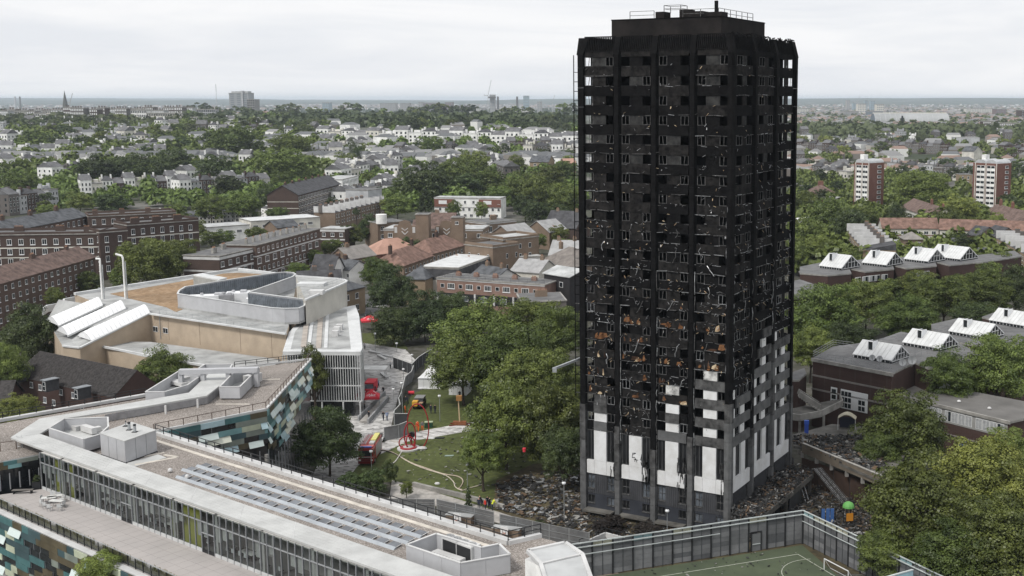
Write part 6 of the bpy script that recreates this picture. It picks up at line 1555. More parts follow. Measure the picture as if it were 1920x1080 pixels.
m_=MB(o=tuple(a),ex=(d_.x,d_.y));m_.box(L_*.38,L_*.72,-.12,.02,4.6,8.0,FRAME)
for k in range(7):
 for j in range(3):
  if k in (3,4) or (j == 2 and k>4):continue
  m_.box(L_*.38+.15+k*.72,L_*.38+.75+k*.72,-.15,-.12,4.8+j*1.05,5.6+j*1.05,GLASS)
m_.build('white_screen',eb)
ef,pl2=estate_block('long low maroon block with a big grey felt roof and a strip of curtained windows',[(1612,722),(1672,708),(1700,711),(1935,755),(1935,780),(1893,790)],8.2,2,felt=M('grey_felt_roof',(.15,.145,.138),.9,.10,.2))
a=Vector((*P(1612,722,8.2)[:2],0));b=Vector((*P(1893,790,8.2)[:2],0));d_=vec(a,b).normalized();L_=(b-a).length
m_=MB(o=tuple(a),ex=(d_.x,d_.y));m_.box(-.3,L_+.2,-.3,.05,7.75,8.25,CONC);m_.build('roof_edge',ef)
CURT=M('curtain',(.36,.37,.38),.8,.12,2.)
m_=MB(o=tuple(a),ex=(d_.x,d_.y));m_.box(.2,L_-.3,-.06,.02,5.4,7.7,M('window_strip',(.30,.30,.29),.8,.05,1.));m_.build('window_band',ef)
x=.4;kk=0
while x<L_-1.3:
 m_=MB(o=tuple(a),ex=(d_.x,d_.y));m_.box(x,x+1.25,-.12,-.06,5.7,7.5,FRAME);m_.box(x+.07,x+.6,-.14,-.12,5.78,7.42,CURT if rd.random()<.7 else GLASS);m_.box(x+.66,x+1.18,-.14,-.12,5.78,7.42,CURT if rd.random()<.7 else GLASS);m_.build('window',ef)
 x += 1.35;kk += 1
 if kk % 4 == 0:x += .6
m_=MB(o=tuple(a),ex=(d_.x,d_.y));m_.box(0,L_,-.1,.02,3.4,3.6,M('band_concrete',(.24,.22,.205),.9,.1,.5));m_.build('concrete_band',ef)
m_=MB(o=tuple(a),ex=(d_.x,d_.y));m_.box(L_*.7,L_*.7+1.2,-.1,.02,.3,3.0,M('door_blue',(.03,.06,.22),.6,0));m_.box(L_*.7-.12,L_*.7,-.12,.02,.3,3.1,FRAME);m_.box(L_*.7+1.2,L_*.7+1.32,-.12,.02,.3,3.1,FRAME);m_.build('blue_door',ef)
for k,(px,py) in enumerate(((1725,719),(1742,742),(1798,754),(1855,767),(1682,729))):
 p=P(px,py,8.2);m_=MB(o=p);m_.ell((0,0,.1),(.35,.35,.3),COPE,8,4,half=True);m_.build('roof_vent',ef)
p=P(1640,728,8.2)
m_=MB(o=p);m_.bar((-1.2,0,.1),(.8,.6,.1),.6,.1,COPE);m_.build('loose_sheet',None,'pale loose sheet lying near the left edge of the grey felt roof','sheet')
p=P(1653,722,8.2);m_=MB(o=p);m_.prism([(-.9,-.6),(.9,-.5),(.8,.6),(-.8,.5)],.0,[.1,.5,.55,.1],SCR[1]);m_.build('loose_sheet',None,'bent grey sheet propped near the back edge of the grey felt roof','sheet')
def dish(px,py,z,r_,label,parent=None):
 p=P(px,py,z);t_=thing('satellite_dish',label,'satellite dish',p,0);m_=MB();pts=[]
 n=14;v=[(0,.18*r_*2,1.2)]+[(math.cos(i*2*math.pi/n)*r_,-.0,1.2+math.sin(i*2*math.pi/n)*r_) for i in range(n)]
 m_.add(v,[(0,1+i,1+(i+1)% n) for i in range(n)],M('dish_grey',(.42,.43,.44),.6,0) if r_<.9 else POLY);inst('reflector',m_.mesh('reflector'),t_)
 part(t_,'mast',lambda m:m.tube([(0,.1,0),(0,.12,1.3)],.05,RAILG,6));part(t_,'feed_arm',lambda m:m.bar((0,0,1.2-r_),(0,-r_*.8,1.2),.04,.04,RAILG))
dish(1771,741,7.6,1.0,'big white satellite dish behind the far edge of the grey felt roof')
for k,(px,py,r_) in enumerate(((1635,683,.55),(1649,685,.55),(1692,692,.65),(1710,688,.75),(1765,642,.3))):dish(px,py,ez,r_,('left of a pair','right of a pair','pale','largest','small dark')[k]+' satellite dish on the roof beside the first glazed attic' if k<4 else 'small dark satellite dish on the second glazed attic')
est=[]
for k,(rp,lb) in enumerate((([(1640,640),(1690,622),(1800,645),(1850,668),(1742,690),(1700,672)],'flat-roofed maroon block carrying the second glazed attic from the left'),([(1747,608),(1800,596),(1935,618),(1935,650),(1880,655),(1790,640),(1748,618)],'flat-roofed maroon block carrying the third glazed attic from the left'),([(1842,594),(1880,580),(1960,592),(1960,618),(1900,610)],'flat-roofed maroon block at the right edge carrying the fourth glazed attic'))):
 est.append(estate_block(lb,rp,ez-.02-.02*k,0)[0])
def attic_at(pf0,pf1,z,parent,w_=5.2,h=3.0):
 a=P(*pf0,z);b=P(*pf1,z);d_=vec(a,b);attic(parent,(a[0],a[1],z),(d_.x,d_.y),d_.length,w_,h,0)
attic_at((1601,670),(1672,682),ez,eb,6.2,2.7)
attic_at((1694,647),(1762,659),ez,est[0],6.2,2.7);attic_at((1780,626),(1848,638),ez,est[1],6.2,2.7);attic_at((1856,605),(1926,617),ez,est[2],6.2,2.7)
for k,(pp) in enumerate((((1668,690),(1760,655)),((1760,656),(1836,634)),((1640,648),(1700,636)),((1725,634),(1790,618)))):
 a=P(*pp[0],ez);b=P(*pp[1],ez);t_=thing('roof_railing',('grey rail crossing the roofs below the first glazed attic','grey rail crossing the roofs below the second glazed attic','short grey rail behind the first glazed attic','short grey rail behind the second glazed attic')[k],'railing',a);m_=MB();rail(m_,[a,b],1.1,RAILG,2.4);m_.build('rail',t_)
lb_,_=estate_block('small maroon block with stairs just right of the tower',[(1484,698),(1508,690),(1512,700),(1498,712),(1484,712)],9.5,0)
wk=thing('walkway','concrete walkway with a low parapet linking the tower to the maroon block','walkway',P(1520,770,0))
wp_=PP([(1484,766),(1530,756),(1575,748),(1580,758),(1540,778),(1500,786),(1484,784)],6.2);m_=MB();m_.prism(wp_,5.8,6.2,CONCD);m_.build('slab',wk)
for i in range(2,6):m_=MB();m_.bar((*wp_[i],6.45),(*wp_[i+1],6.45),.2,1.1,CONC);m_.build('parapet',wk)
for px,py in ((1500,784),(1545,774)):p=P(px,py,6.2);m_=MB();m_.box(p[0]-.2,p[0]+.2,p[1],p[1]+.4,0,5.8,CONC);m_.build('column',wk)
ps=P(1508,742,8);st_=thing('outside_stair','curved concrete outside stair beside the small maroon block','stair',(ps[0],ps[1],5))
for k in range(9):m_=MB(o=(ps[0]-1+k*.35,ps[1]-k*.3,6.2+(8-k)*.2));m_.box(0,.5,-.9,.9,0,.2,CONC);m_.build('step',st_)
for y in (-1,.9):m_=MB(o=(ps[0]-1,ps[1],6.2));m_.bar((0,y,2.4),(3.2,y-2.7,.8),.12,.9,CONC);m_.build('side_wall',st_)
pp_=P(1588,808,DZ-.4);po=thing('arched_porch','arched pale porch roof over the dark entrance of the long low block','porch',pp_,-.25)
m_=MB();n=8;v=[(-2.2+4.4*i/n,y,2.9+.9*math.sin(math.pi*i/n)) for y in (-1.8,1.2) for i in range(n+1)]+[(-2.2+4.4*i/n,y,2.75+.9*math.sin(math.pi*i/n)) for y in (-1.8,1.2) for i in range(n+1)]
m_.add(v,[(i,i+1,n+2+i,n+1+i) for i in range(n)]+[(2*(n+1)+i,3*(n+1)+i,3*(n+1)+i+1,2*(n+1)+i+1) for i in range(n)]+[(i,2*(n+1)+i,2*(n+1)+i+1,i+1) for i in range(n)],M('porch_roof',(.40,.37,.28),.7,.1,1.));inst('roof',m_.mesh('roof'),po)
for x in (-2.1,2.1):part(po,'post',lambda m:m.box(x-.08,x+.08,-1.7,-1.55,0,2.8,COPE))
part(po,'doors',lambda m:m.box(-1.9,1.9,.9,1.0,0,2.7,M('porch_door',(.03,.035,.06),.5,0)))
po.scale=(.66,.66,.8)
# ---------------------------------------------------------------- rear row of the estate
rz_=12.5
rear=[]
estate_block('long low link roof joining the rear estate blocks',[(1500,508),(1560,499),(1640,492),(1760,482),(1835,478),(1900,470),(1915,480),(1840,492),(1700,504),(1600,513),(1530,520)],10.5,0)
for k,(rp,lb) in enumerate((([(1484,528),(1500,524),(1548,540),(1520,556),(1484,560)],'low flat-roofed block against the right edge of the tower'),([(1500,500),(1540,492),(1590,498),(1596,512),(1552,516),(1500,512)],'rear estate block under the first of the distant glazed attics'),([(1590,490),(1620,486),(1672,492),(1676,504),(1622,509),(1592,503)],'rear estate block under the second of the distant glazed attics'),([(1672,486),(1700,481),(1752,487),(1756,498),(1700,503),(1674,497)],'rear estate block under the third of the distant glazed attics'),([(1752,482),(1780,476),(1826,484),(1830,492),(1780,497),(1756,491)],'rear estate block under the fourth of the distant glazed attics'))):
 t_,_=estate_block(lb,rp,rz_-.01*k,0);rear.append(t_)
for k,(a,b) in enumerate((((1537,502),(1578,507)),((1617,496),(1662,501)),((1696,489),(1740,494)),((1742,483),(1800,490)))):attic_at(a,b,rz_,rear[k+1],9,3.6)
for k,(a,b,r_) in enumerate((((1600,512),(1674,503),rear[1]),((1620,509),(1675,504),rear[2]),((1700,503),(1755,498),rear[3]),((1490,560),(1520,556),rear[0]))):
 pa,pb=P(*a,rz_),P(*b,rz_);d_=vec(pa,pb);L_=d_.length;x=.8
 while x<L_-2.4:
  m_=MB(o=(pa[0],pa[1],0),ex=(d_.x,d_.y));m_.box(x,x+2.1,-.1,.02,rz_-2.9,rz_-1.3,FRAME);m_.box(x+.1,x+1.0,-.13,-.1,rz_-2.8,rz_-1.4,CURT);m_.box(x+1.1,x+2.0,-.13,-.1,rz_-2.8,rz_-1.4,GLASS);m_.build('window',r_);x += 2.7
# ================================================================ MID-GROUND BUILDINGS
def PE(px,py,h,ymin=100.):
 d=ray(px,py);y=ymin
 while y<9000:
  t=y/d[1];z=H+d[2]*t;x=d[0]*t
  if z <= g(x,y)+h:return (x,y,g(x,y)+h)
  y *= 1.004
 return D(px,py,9000)
def win_mesh(name,fm,gm,mull=1,sill=True):
 m=MB();m.box(-.5,.5,-.06,0,-.5,.5,fm)
 if mull == 0:m.box(-.42,.42,-.07,-.06,-.43,.43,gm)
 elif mull == 1:m.box(-.42,-.035,-.07,-.06,-.43,.43,gm);m.box(.035,.42,-.07,-.06,-.43,.43,gm)
 else:
  for k in range(mull+1):w_=.9/(mull+1);m.box(-.45+k*w_+.02,-.45+(k+1)*w_-.02,-.07,-.06,-.43,.43,gm)
 if sill:m.box(-.56,.56,-.16,0,-.58,-.5,fm)
 return m.mesh(name)
WIN1=win_mesh('window',FRAME,GLASS,1);WIN3=win_mesh('window',FRAME,GLASS,3);WIN0=win_mesh('window',FRAME,GLASS,0,False);WINL=win_mesh('window',FRAME,GLASSL,1)
WIND=win_mesh('window',BRKG,GLASS,1,False)
def bld(name,label,e0,e1,h,depth,wall,roof='flat',roofm=None,rh=2.5,wins=(),ends=0,chim=(),parapet=.5,over=.4,cat='building',pts=None,bands=(),wmesh=None,joined=False,chm=None,base=None,group=None):
 """e0,e1: front eave corners in photo pixels, left then right; h: eave height (m); wins: rows of (z centre below eave, first, step, count, w, h, mesh)"""
 a=Vector(pts[0]) if pts else Vector(PE(*e0,h));b=Vector(pts[1]) if pts else Vector(PE(*e1,h))
 gz=min(a.z,b.z)-h;zt=gz+h
 d_=vec(a,b);L_=d_.length;d_.normalize();ang=math.atan2(d_.y,d_.x);nn=Vector((-d_.y,d_.x,0))
 if nn.y<0 and False:nn=-nn
 o=(a.x,a.y,gz);t_=thing(name,label,cat,o,0,group);fr=dict(o=(a.x,a.y,0),ex=(d_.x,d_.y))
 roofm=roofm or FELT
 m_=MB(**fr);m_.box(0,L_,0,depth,gz-3,zt,wall)
 if roof == 'gable':
  m_.add([(0,0,zt),(0,depth,zt),(0,depth/2,zt+rh)],[(0,2,1)],wall);m_.add([(L_,0,zt),(L_,depth,zt),(L_,depth/2,zt+rh)],[(0,1,2)],wall)
 if roof == 'xgable':
  m_.add([(0,0,zt),(L_,0,zt),(L_/2,0,zt+rh)],[(0,1,2)],wall);m_.add([(0,depth,zt),(L_,depth,zt),(L_/2,depth,zt+rh)],[(0,2,1)],wall)
 m_.build('wall',t_)
 m_=MB(**fr);ov=over
 if roof == 'flat':
  m_.box(-ov*.5,L_+ov*.5,-ov*.5,depth+ov*.5,zt,zt+.3,CONC if parapet else roofm);m_.box(.25,L_-.25,.25,depth-.25,zt+.3,zt+.34,roofm);
 elif roof == 'gable':
  s_=rh/(depth/2)
  m_.add([(-ov,-ov,zt-ov*s_),(L_+ov,-ov,zt-ov*s_),(L_+ov,depth/2,zt+rh),(-ov,depth/2,zt+rh),(-ov,depth+ov,zt-ov*s_),(L_+ov,depth+ov,zt-ov*s_),(-ov,-ov,zt-ov*s_+.2),(L_+ov,-ov,zt-ov*s_+.2),(L_+ov,depth/2,zt+rh+.2),(-ov,depth/2,zt+rh+.2),(-ov,depth+ov,zt-ov*s_+.2),(L_+ov,depth+ov,zt-ov*s_+.2)],[(6,7,8,9),(9,8,11,10),(0,1,7,6),(4,10,11,5),(0,6,9,3),(3,9,10,4),(1,2,8,7),(2,5,11,8),(0,3,2,1),(3,4,5,2)],roofm)
 elif roof == 'xgable':
  s_=rh/(L_/2)
  m_.add([(-ov,-ov,zt-ov*s_+.15),(L_/2,-ov,zt+rh+.15),(L_+ov,-ov,zt-ov*s_+.15),(L_+ov,depth+ov,zt-ov*s_+.15),(L_/2,depth+ov,zt+rh+.15),(-ov,depth+ov,zt-ov*s_+.15),(-ov,-ov,zt-ov*s_),(L_/2,-ov,zt+rh),(L_+ov,-ov,zt-ov*s_),(L_+ov,depth+ov,zt-ov*s_),(L_/2,depth+ov,zt+rh),(-ov,depth+ov,zt-ov*s_)],[(0,1,4,5),(1,2,3,4),(0,6,7,1),(1,7,8,2),(2,8,9,3),(0,5,11,6),(5,4,10,11),(4,3,9,10)],roofm)
 elif roof == 'hip':
  k=min(L_/2-.01,depth/2)
  v=[(-ov,-ov,zt),(L_+ov,-ov,zt),(L_+ov,depth+ov,zt),(-ov,depth+ov,zt),(k,depth/2,zt+rh),(L_-k,depth/2,zt+rh)]
  v +=[(x,y,z-.2) for x,y,z in v[:4]]
  m_.add(v,[(0,1,5,4),(1,2,5),(2,3,4,5),(3,0,4),(0,6,7,1),(1,7,8,2),(2,8,9,3),(3,9,6,0)],roofm)
 elif roof == 'butterfly':
  n=max(2,round(L_/5.5));
  for k in range(n):
   x0,x1=L_*k/n,L_*(k+1)/n;xm=(x0+x1)/2;m_.add([(x0,.3,zt+.9),(xm,.3,zt),(x1,.3,zt+.9),(x0,depth-.3,zt+.9),(xm,depth-.3,zt),(x1,depth-.3,zt+.9)],[(0,1,4,3),(1,2,5,4)],roofm)
 m_.build('roof',t_)
 if roof == 'butterfly' or (roof == 'flat' and parapet>.5):
  m_=MB(**fr);m_.box(0,L_,-.02,.3,zt,zt+(parapet if parapet>.5 else 1.1),wall);m_.box(0,L_,depth-.3,depth,zt,zt+1.1,wall);m_.box(0,.3,.3,depth-.3,zt,zt+1.1,wall);m_.box(L_-.3,L_,.3,depth-.3,zt,zt+1.1,wall);m_.build('parapet',t_)
 for (z,hh,mt) in bands:m_=MB(**fr);m_.box(-.05,L_+.05,-.1,0,zt-z-hh,zt-z,mt);m_.build('band',t_);m_=MB(**fr);m_.box(-.1,0,-.1,depth,zt-z-hh,zt-z,mt);m_.build('band',t_)
 for c in chim:
  x,y=c[0]*L_,c[1]*depth;zb=zt if roof == 'flat' else zt+(rh*(1-abs(y-depth/2)/(depth/2))*.9 if roof in ('gable','hip') else .2);w_=c[2] if len(c)>2 else 1.2;hh=c[3] if len(c)>3 else 1.6
  m_=MB(**fr);m_.box(x-w_/2,x+w_/2,y-.4,y+.4,zb-.6,zb+hh,chm or wall);o_=m_.build('chimney',t_)
  m_=MB(**fr)
  for q in range(max(1,int(w_/.45))):xx=x-w_/2+.25+q*.45;m_.tube([(xx,y,zb+hh),(xx,y,zb+hh+.4)],.13,CHIM,6)
  m_.build('chimney_pot',o_)
 for wr in wins:
  z,x0,st,n,w_,hh=wr[:6];wm=wr[6] if len(wr)>6 else WIN1
  if n == 0:n=int((L_-x0*1.2)/st)+1
  elif st == 0:st=(L_-2*x0)/max(1,n-1)
  for k in range(n):
   x=x0+k*st
   if x>L_-w_*.6:break
   q=Vector((a.x,a.y,0))+d_*x;inst('window',wm,t_,(q.x-o[0],q.y-o[1],zt-z-gz),ang,(w_,1,hh))
 for e_ in ((0,1) if ends == 2 else ((0,) if ends == 1 else ((1,) if ends == 3 else ()))):
  for wr in wins:
   z,w_,hh=wr[0],wr[4],wr[5];n=max(1,int(depth/4))
   for k in range(n):
    y=depth*(k+.5)/n;base_=Vector((a.x,a.y,0))+(d_*L_ if e_ else Vector());q=base_+nn*y
    inst('window',wr[6] if len(wr)>6 else WIN1,t_,(q.x-o[0],q.y-o[1],zt-z-gz),ang+(math.pi/2 if e_ else -math.pi/2),(w_,1,hh))
 return t_,a,b,d_,nn,zt
# --- left
bld('apartment_block','long four-storey brown brick block with a hipped tile roof at the left edge',(-70,551),(178,482),12,10,BRK,'gable',TILEB,3.0,wins=((1.5,2,3.3,0,1.1,1.3),(4.2,2,3.3,0,1.1,1.3),(6.9,2,3.3,0,1.1,1.3),(9.6,2,3.3,0,1.1,1.3)),ends=3,chim=((.3,.5,2.2,1.5),(.62,.5,2.2,1.5),(.9,.5,1.5,1.2)))
bld('mansion_block','tall dark brick mansion block with recessed white balconies, behind the long hipped block',(-40,443),(185,440),15,12,BRKD,'flat',FELT,wins=((2.2,2,3.6,0,1.5,1.9),(5.4,2,3.6,0,1.5,1.9),(8.6,2,3.6,0,1.5,1.9),(11.5,2,3.6,0,1.5,1.9)),parapet=1.0,bands=((4.0,.35,CREAM),(7.2,.3,CREAM)),chim=((.25,.7,3,2),(.6,.7,3,2),(.85,.5,2,2)))
bld('mansion_block','narrow dark brick wing with a fire escape, standing behind the two tall white flues',(186,438),(238,434),15.5,12,BRKD,'flat',FELT,wins=((2.2,2.2,4.2,0,1.2,2.),(5.4,2.2,4.2,0,1.2,2.),(8.6,2.2,4.2,0,1.2,2.),(11.8,2.2,4.2,0,1.2,2.)),parapet=1.0,ends=2)
bld('mansion_block','dark brick range with rows of white sashes, left of the round-topped trees',(238,424),(372,414),15,12,BRKD,'flat',FELT,wins=((2.2,2,3.4,0,1.3,2.0),(5.4,2,3.4,0,1.3,2.0),(8.6,2,3.4,0,1.3,2.0),(11.6,2,3.4,0,1.3,2.)),parapet=1.0,chim=((.2,.5,3,2),(.5,.5,3,2),(.8,.5,3,2)),bands=((4.0,.35,CREAM),))
bld('mansion_block','long brick range with a grey roof running back across the left middle',(0,437),(165,405),14,12,BRK,'gable',SLATE,3,wins=((2.0,2,3.8,0,1.4,2.0),(5.2,2,3.8,0,1.4,2.0)),chim=((.2,.5,2,2),(.5,.5,2,2),(.8,.5,2,2)))
bld('mansion_block','dark brick range with white windows behind the block with the fire escape',(165,408),(330,400),14,12,BRK,'flat',FELT,wins=((2.0,2,3.4,0,1.3,2.0),(5.2,2,3.4,0,1.3,2.0)),parapet=1.0,chim=((.1,.5,2,2),(.4,.5,2,2),(.7,.5,2,2)))
bld('apartment_block','low flat-roofed brick block with white bands and a row of chimneys, near end',(411,482),(478,466),12,12,BRKD,'flat',FELT,wins=((2.4,1.6,4.2,0,1.8,1.6,WIN3),(5.6,1.6,4.2,0,1.8,1.6,WIN3),(8.6,1.6,4.2,0,1.8,1.5,WIN3)),bands=((.2,.8,COPE),(4.2,.5,COPE),(7.4,.5,COPE)),chim=((.25,.4,2,2),(.7,.6,2,2)),chm=CONC)
bld('apartment_block','very long brick block with white-framed windows and a row of chimneys',(480,462),(600,430),13,12,BRK,'flat',FELT,wins=((1.6,1.6,3.3,0,1.3,1.4),(4.9,1.8,5.4,0,2.6,1.9,WIN3),(7.7,1.6,3.3,0,1.3,1.4),(10.6,1.8,5.4,0,2.6,1.8,WIN3)),bands=((3.2,.4,COPE),(9.1,.35,COPE)),chim=[(i/10+.04,.35,.9,1.9) for i in range(10)],chm=CONC)
bld('low_block','low dark block at the far end of the very long brick block',(600,430),(646,431),10,9,BRKD,'flat',FELTL,wins=((2,1.5,3.5,0,1.4,1.4),(5.6,1.5,3.5,0,1.4,1.4)),bands=((.1,.8,COPE),(3.6,.5,COPE)))
bld('house','house with a plain slate roof and a white gable, behind the curved plant screen',(583,508),(624,509),6,8,WHITE,'gable',SLATED,4.5,chim=((1.0,.5,1.2,1.),),chm=BRKD)
bld('house','white house end with a small dark dormer beside the slate-roofed white gable',(624,503),(655,507),5.5,8,WHITE,'gable',SLATE,2.5,wins=((1.8,1.8,2.6,0,1.,1.2),),chim=((.2,.5,1.4,1.6),),chm=BRKD)
bld('terrace_house','grey roofed brown terrace with white balconies left of the tall bushy trees',(656,486),(704,478),8,9,BRKT,'gable',M('grey_tile',(.24,.225,.21),.85,.1,.5),3.2,wins=((1.8,1.6,3,0,1.4,1.4),(4.8,1.6,3,0,1.4,1.4)),chim=((.3,.5,1.6,1.5),),ends=1)
bld('house','yellow brick house with a grey hipped roof right behind the cream curved block',(642,547),(684,538),7.5,9,BRKY,'hip',SLATE,2.6,wins=((2.0,2,4,0,1.4,1.6),(5.2,2,4,0,1.4,1.6)),chim=((.1,.5,1.4,2.),),chm=BRKD)
bld('house','dark slate-roofed house crossing behind the cream curved block',(560,532),(640,528),6,8,BRKG,'gable',SLATED,3,chim=((.4,.5,1.4,1.5),(.8,.5,1.4,1.5)))
bld('house','low building with a salmon-pink hipped roof',(706,478),(790,470),5,12,BRKR,'hip',M('salmon_roof',(.40,.245,.19),.85,.08,.4),4.5,wins=((2,2,4.5,0,1.4,1.2),))
eb_t=bld('mansion_block','long brown brick mansion block with two shaped gables, centre of the view',(719,430),(905,431),10.5,14,BRKT,'flat',FELTL,wins=((2.2,2.5,5.6,0,1.7,1.6),(5.4,2.5,5.6,0,1.7,1.6),(8.4,2.5,5.6,0,1.7,1.6)),bands=((.0,.45,COPE),),ends=2)
_,ea,eb2,ed,en,ezt=eb_t
for q in (.22,.64):
 c=Vector((ea.x,ea.y,0))+ed*((eb2-ea).length*q)-en*.6;m_=MB(o=(c.x,c.y,0),ex=(ed.x,ed.y))
 m_.prism([(-4.2,0),(4.2,0),(4.2,3.0),(-4.2,3.0)],ezt-11,ezt+1.4,BRKT);m_.add([(-2.6,0,ezt+1.4),(2.6,0,ezt+1.4),(2.0,0,ezt+3.0),(0,0,ezt+3.6),(-2.0,0,ezt+3.0),(-2.6,.4,ezt+1.4),(2.6,.4,ezt+1.4),(2.0,.4,ezt+3.0),(0,.4,ezt+3.6),(-2.0,.4,ezt+3.0)],[(0,1,2,3,4),(9,8,7,6,5),(1,6,7,2),(2,7,8,3),(3,8,9,4),(4,9,5,0)],BRKT);m_.build('shaped_gable',eb_t[0])
 for x in (-3.4,3.4):m_=MB(o=(c.x,c.y,0),ex=(ed.x,ed.y));m_.box(x-.5,x+.5,-.08,0,ezt-1.2,ezt+1.0,COPE);m_.build('pilaster_panel',eb_t[0])
 m_=MB(o=(c.x,c.y,0),ex=(ed.x,ed.y));m_.box(-.9,.9,-.1,0,ezt-7.5,ezt-4.0,COPE);m_.box(-.7,.7,-.12,-.1,ezt-7.3,ezt-4.4,GLASS);m_.build('stair_window',eb_t[0])
 m_=MB(o=(c.x,c.y,0),ex=(ed.x,ed.y))
 for s2 in (-1,1):m_.bar((-1.2*s2,-.06,ezt-.6),(0,-.06,ezt-1.8),.08,.3,COPE);m_.bar((1.2*s2,-.06,ezt+.6),(0,-.06,ezt-.3),.08,.25,COPE)
 m_.build('stone_ornament',eb_t[0])
m_=MB(o=(ea.x,ea.y,0),ex=(ed.x,ed.y));L_=(eb2-ea).length;m_.add([(L_*.28,-.3,ezt),(L_*.6,-.3,ezt),(L_*.6,4,ezt+3.4),(L_*.28,4,ezt+3.4),(L_*.28,8,ezt),(L_*.6,8,ezt)],[(0,1,2,3),(3,2,5,4),(0,3,4),(1,5,2)],TILEB);m_.build('tiled_roof',eb_t[0])
bld('stair_tower','square brown brick rooftop tower over the left part of the shaped-gable block',(779,403),(803,403),17,5,BRKT,'flat',FELT)
bld('stair_tower','square brown brick rooftop tower over the right part of the shaped-gable block',(846,409),(868,409),16,5,BRKT,'flat',FELT,wins=((1.8,2,3,1,1.2,1.2),))
bld('mansion_block','rear brown brick wing with a dark tiled roof between the rooftop towers',(800,420),(850,420),11,12,BRKT,'gable',TILEB,3.5,chim=((.3,.5,1.6,1.5),))
bld('mansion_block','brown brick wing left of the shaped gables, with a white cylinder tank on its roof',(708,420),(760,416),11,12,BRKT,'flat',FELT,wins=((2,2,5,0,1.5,1.6),(5.2,2,5,0,1.5,1.6)))
bld('mansion_block','brown brick block with a corner chimney right of the shaped-gable block',(912,420),(968,414),11,14,BRKT,'flat',FELT,wins=((2.4,2,4.5,0,1.5,2.4),(6,2,4.5,0,1.5,1.6)),bands=((.0,.4,COPE),),chim=((.6,.5,3,2.),),ends=2)
p=PE(715,410,13);t_=MB();t_.tube([(p[0],p[1],p[2]-2),(p[0],p[1],p[2]+1.6)],2.1,WHITE,16);t_.build('roof_tank',None,'white cylinder tank on the roof of the brown brick wing','tank')
wf_t=bld('apartment_block','white-fronted three-storey block with maroon ends under the park trees',(814,371),(939,373),10,10,WHITE,'flat',FELTL,wins=((2.,3,4.3,0,1.2,1.6),(5.6,3,3.0,0,1.2,1.6),(8.6,3,3.2,0,1.6,1.4)),bands=((.0,.5,COPE),(4.6,.2,BLACKM)))
a_,b_=PE(814,371,10),PE(939,373,10)
for (q0,q1) in ((.0,.3),(.67,1.0)):
 d_=vec(a_,b_);L_=d_.length;d_.normalize();m_=MB(o=(a_[0],a_[1],0),ex=(d_.x,d_.y));m_.box(L_*q0,L_*q1,-.12,0,a_[2]-4.4,a_[2]-.5,BRKR)
 m_.box(L_*(q0+.07),L_*(q0+.19),-.2,-.12,a_[2]-3.0,a_[2]-1.2,FRAME);m_.build('maroon_panel',wf_t[0])
bld('terrace_house','house with a large red-brown hipped roof and twin round vents',(757,499),(812,480),6.5,11,BRKT,'hip',TILER,4.2,wins=((1.8,1.6,3,0,1.2,1.3),(4.6,1.6,3,0,1.2,1.3)),chim=((.1,.5,1.4,2.2),(.8,.5,1.4,2.2)),chm=BRKD)
bld('terrace_house','second red-brown roofed house, behind and right of the one with twin vents',(810,476),(872,460),6.5,11,BRKT,'hip',TILER,4.2,wins=((1.8,1.6,3,0,1.2,1.3),),chim=((.55,.5,1.4,2.2),),chm=BRKD)
bld('house','yellow brick house with a broad grey hipped roof beside the tall dark trees',(755,523),(797,524),7.5,13,BRKY,'hip',SLATE,3.2,wins=((1.8,7,4,1,1.4,1.5),(4.8,7,3,1,1.4,1.4)))
bld('house','small grey-roofed white house left of the big tree clump',(736,502),(757,503),5,8,WHITE,'gable',SLATE,3.2,wins=((1.8,1.4,2,0,1,1.2),))
bld('modern_block','white-roofed modern block with a dark slatted upper storey',(860,505),(925,481),10,12,CREAM,'flat',M('bright_flat_roof',(.56,.57,.57),.7,.08,.4),wins=((1.8,1.2,1.9,0,.7,1.9,WIN0),(5.4,1.5,3.5,0,1.4,1.2)),bands=((.3,3.2,SLATED),))
bld('modern_block','low white-roofed wing left of the dark slatted storey',(815,494),(862,497),9.0,12,BRKT,'flat',M('bright_flat_roof',(.56,.57,.57),.7,.08,.4),wins=((2.2,4,3,1,1.4,1.4),))
bld('mansion_block','plain tan brick block with a railed flat roof, right of the white-roofed block',(924,466),(973,459),13,13,BRKT,'flat',FELT,wins=((3,6,4,0,.8,1.6,WIN0),(6.6,6,4,0,.8,1.6,WIN0)),parapet=.9,ends=2)
bld('mansion_block','tall tan brick block whose corner faces the camera, near the cluster of grey roofs',(943,452),(1010,444),14,12,BRKT,'flat',FELTL,wins=((2.4,3,4,0,1.,1.6,WIN0),(5.6,3,4,0,1.,1.6,WIN0),(8.8,3,4,0,1.,1.6,WIN0)),parapet=.9,ends=2)
bld('terrace_house','tan terrace with a white-grey pitched roof, left of the bright garden tree',(960,442),(1002,436),11,10,BRKT,'gable',M('pale_slate',(.33,.33,.33),.8,.1,.5),3,wins=((2,2,4,0,1.2,1.4),),ends=3)
mt=bld('maisonette_block','long low brick maisonette block with a white colonnade and roof rails',(819,523),(1021,536),9.2,9,M('pinkish_brick',(.25,.165,.135),.9,.1,.6),'flat',FELT,wins=((1.9,1.8,5.8,0,1.2,1.1,WIN0),(1.9,4.6,5.8,0,2.2,1.5,WIN3)),bands=((.0,.35,COPE),),chim=[(.13,.5,1.5,1.3),(.3,.5,1.5,1.3),(.48,.5,1.5,1.3),(.66,.5,1.5,1.3),(.84,.5,1.5,1.3)])
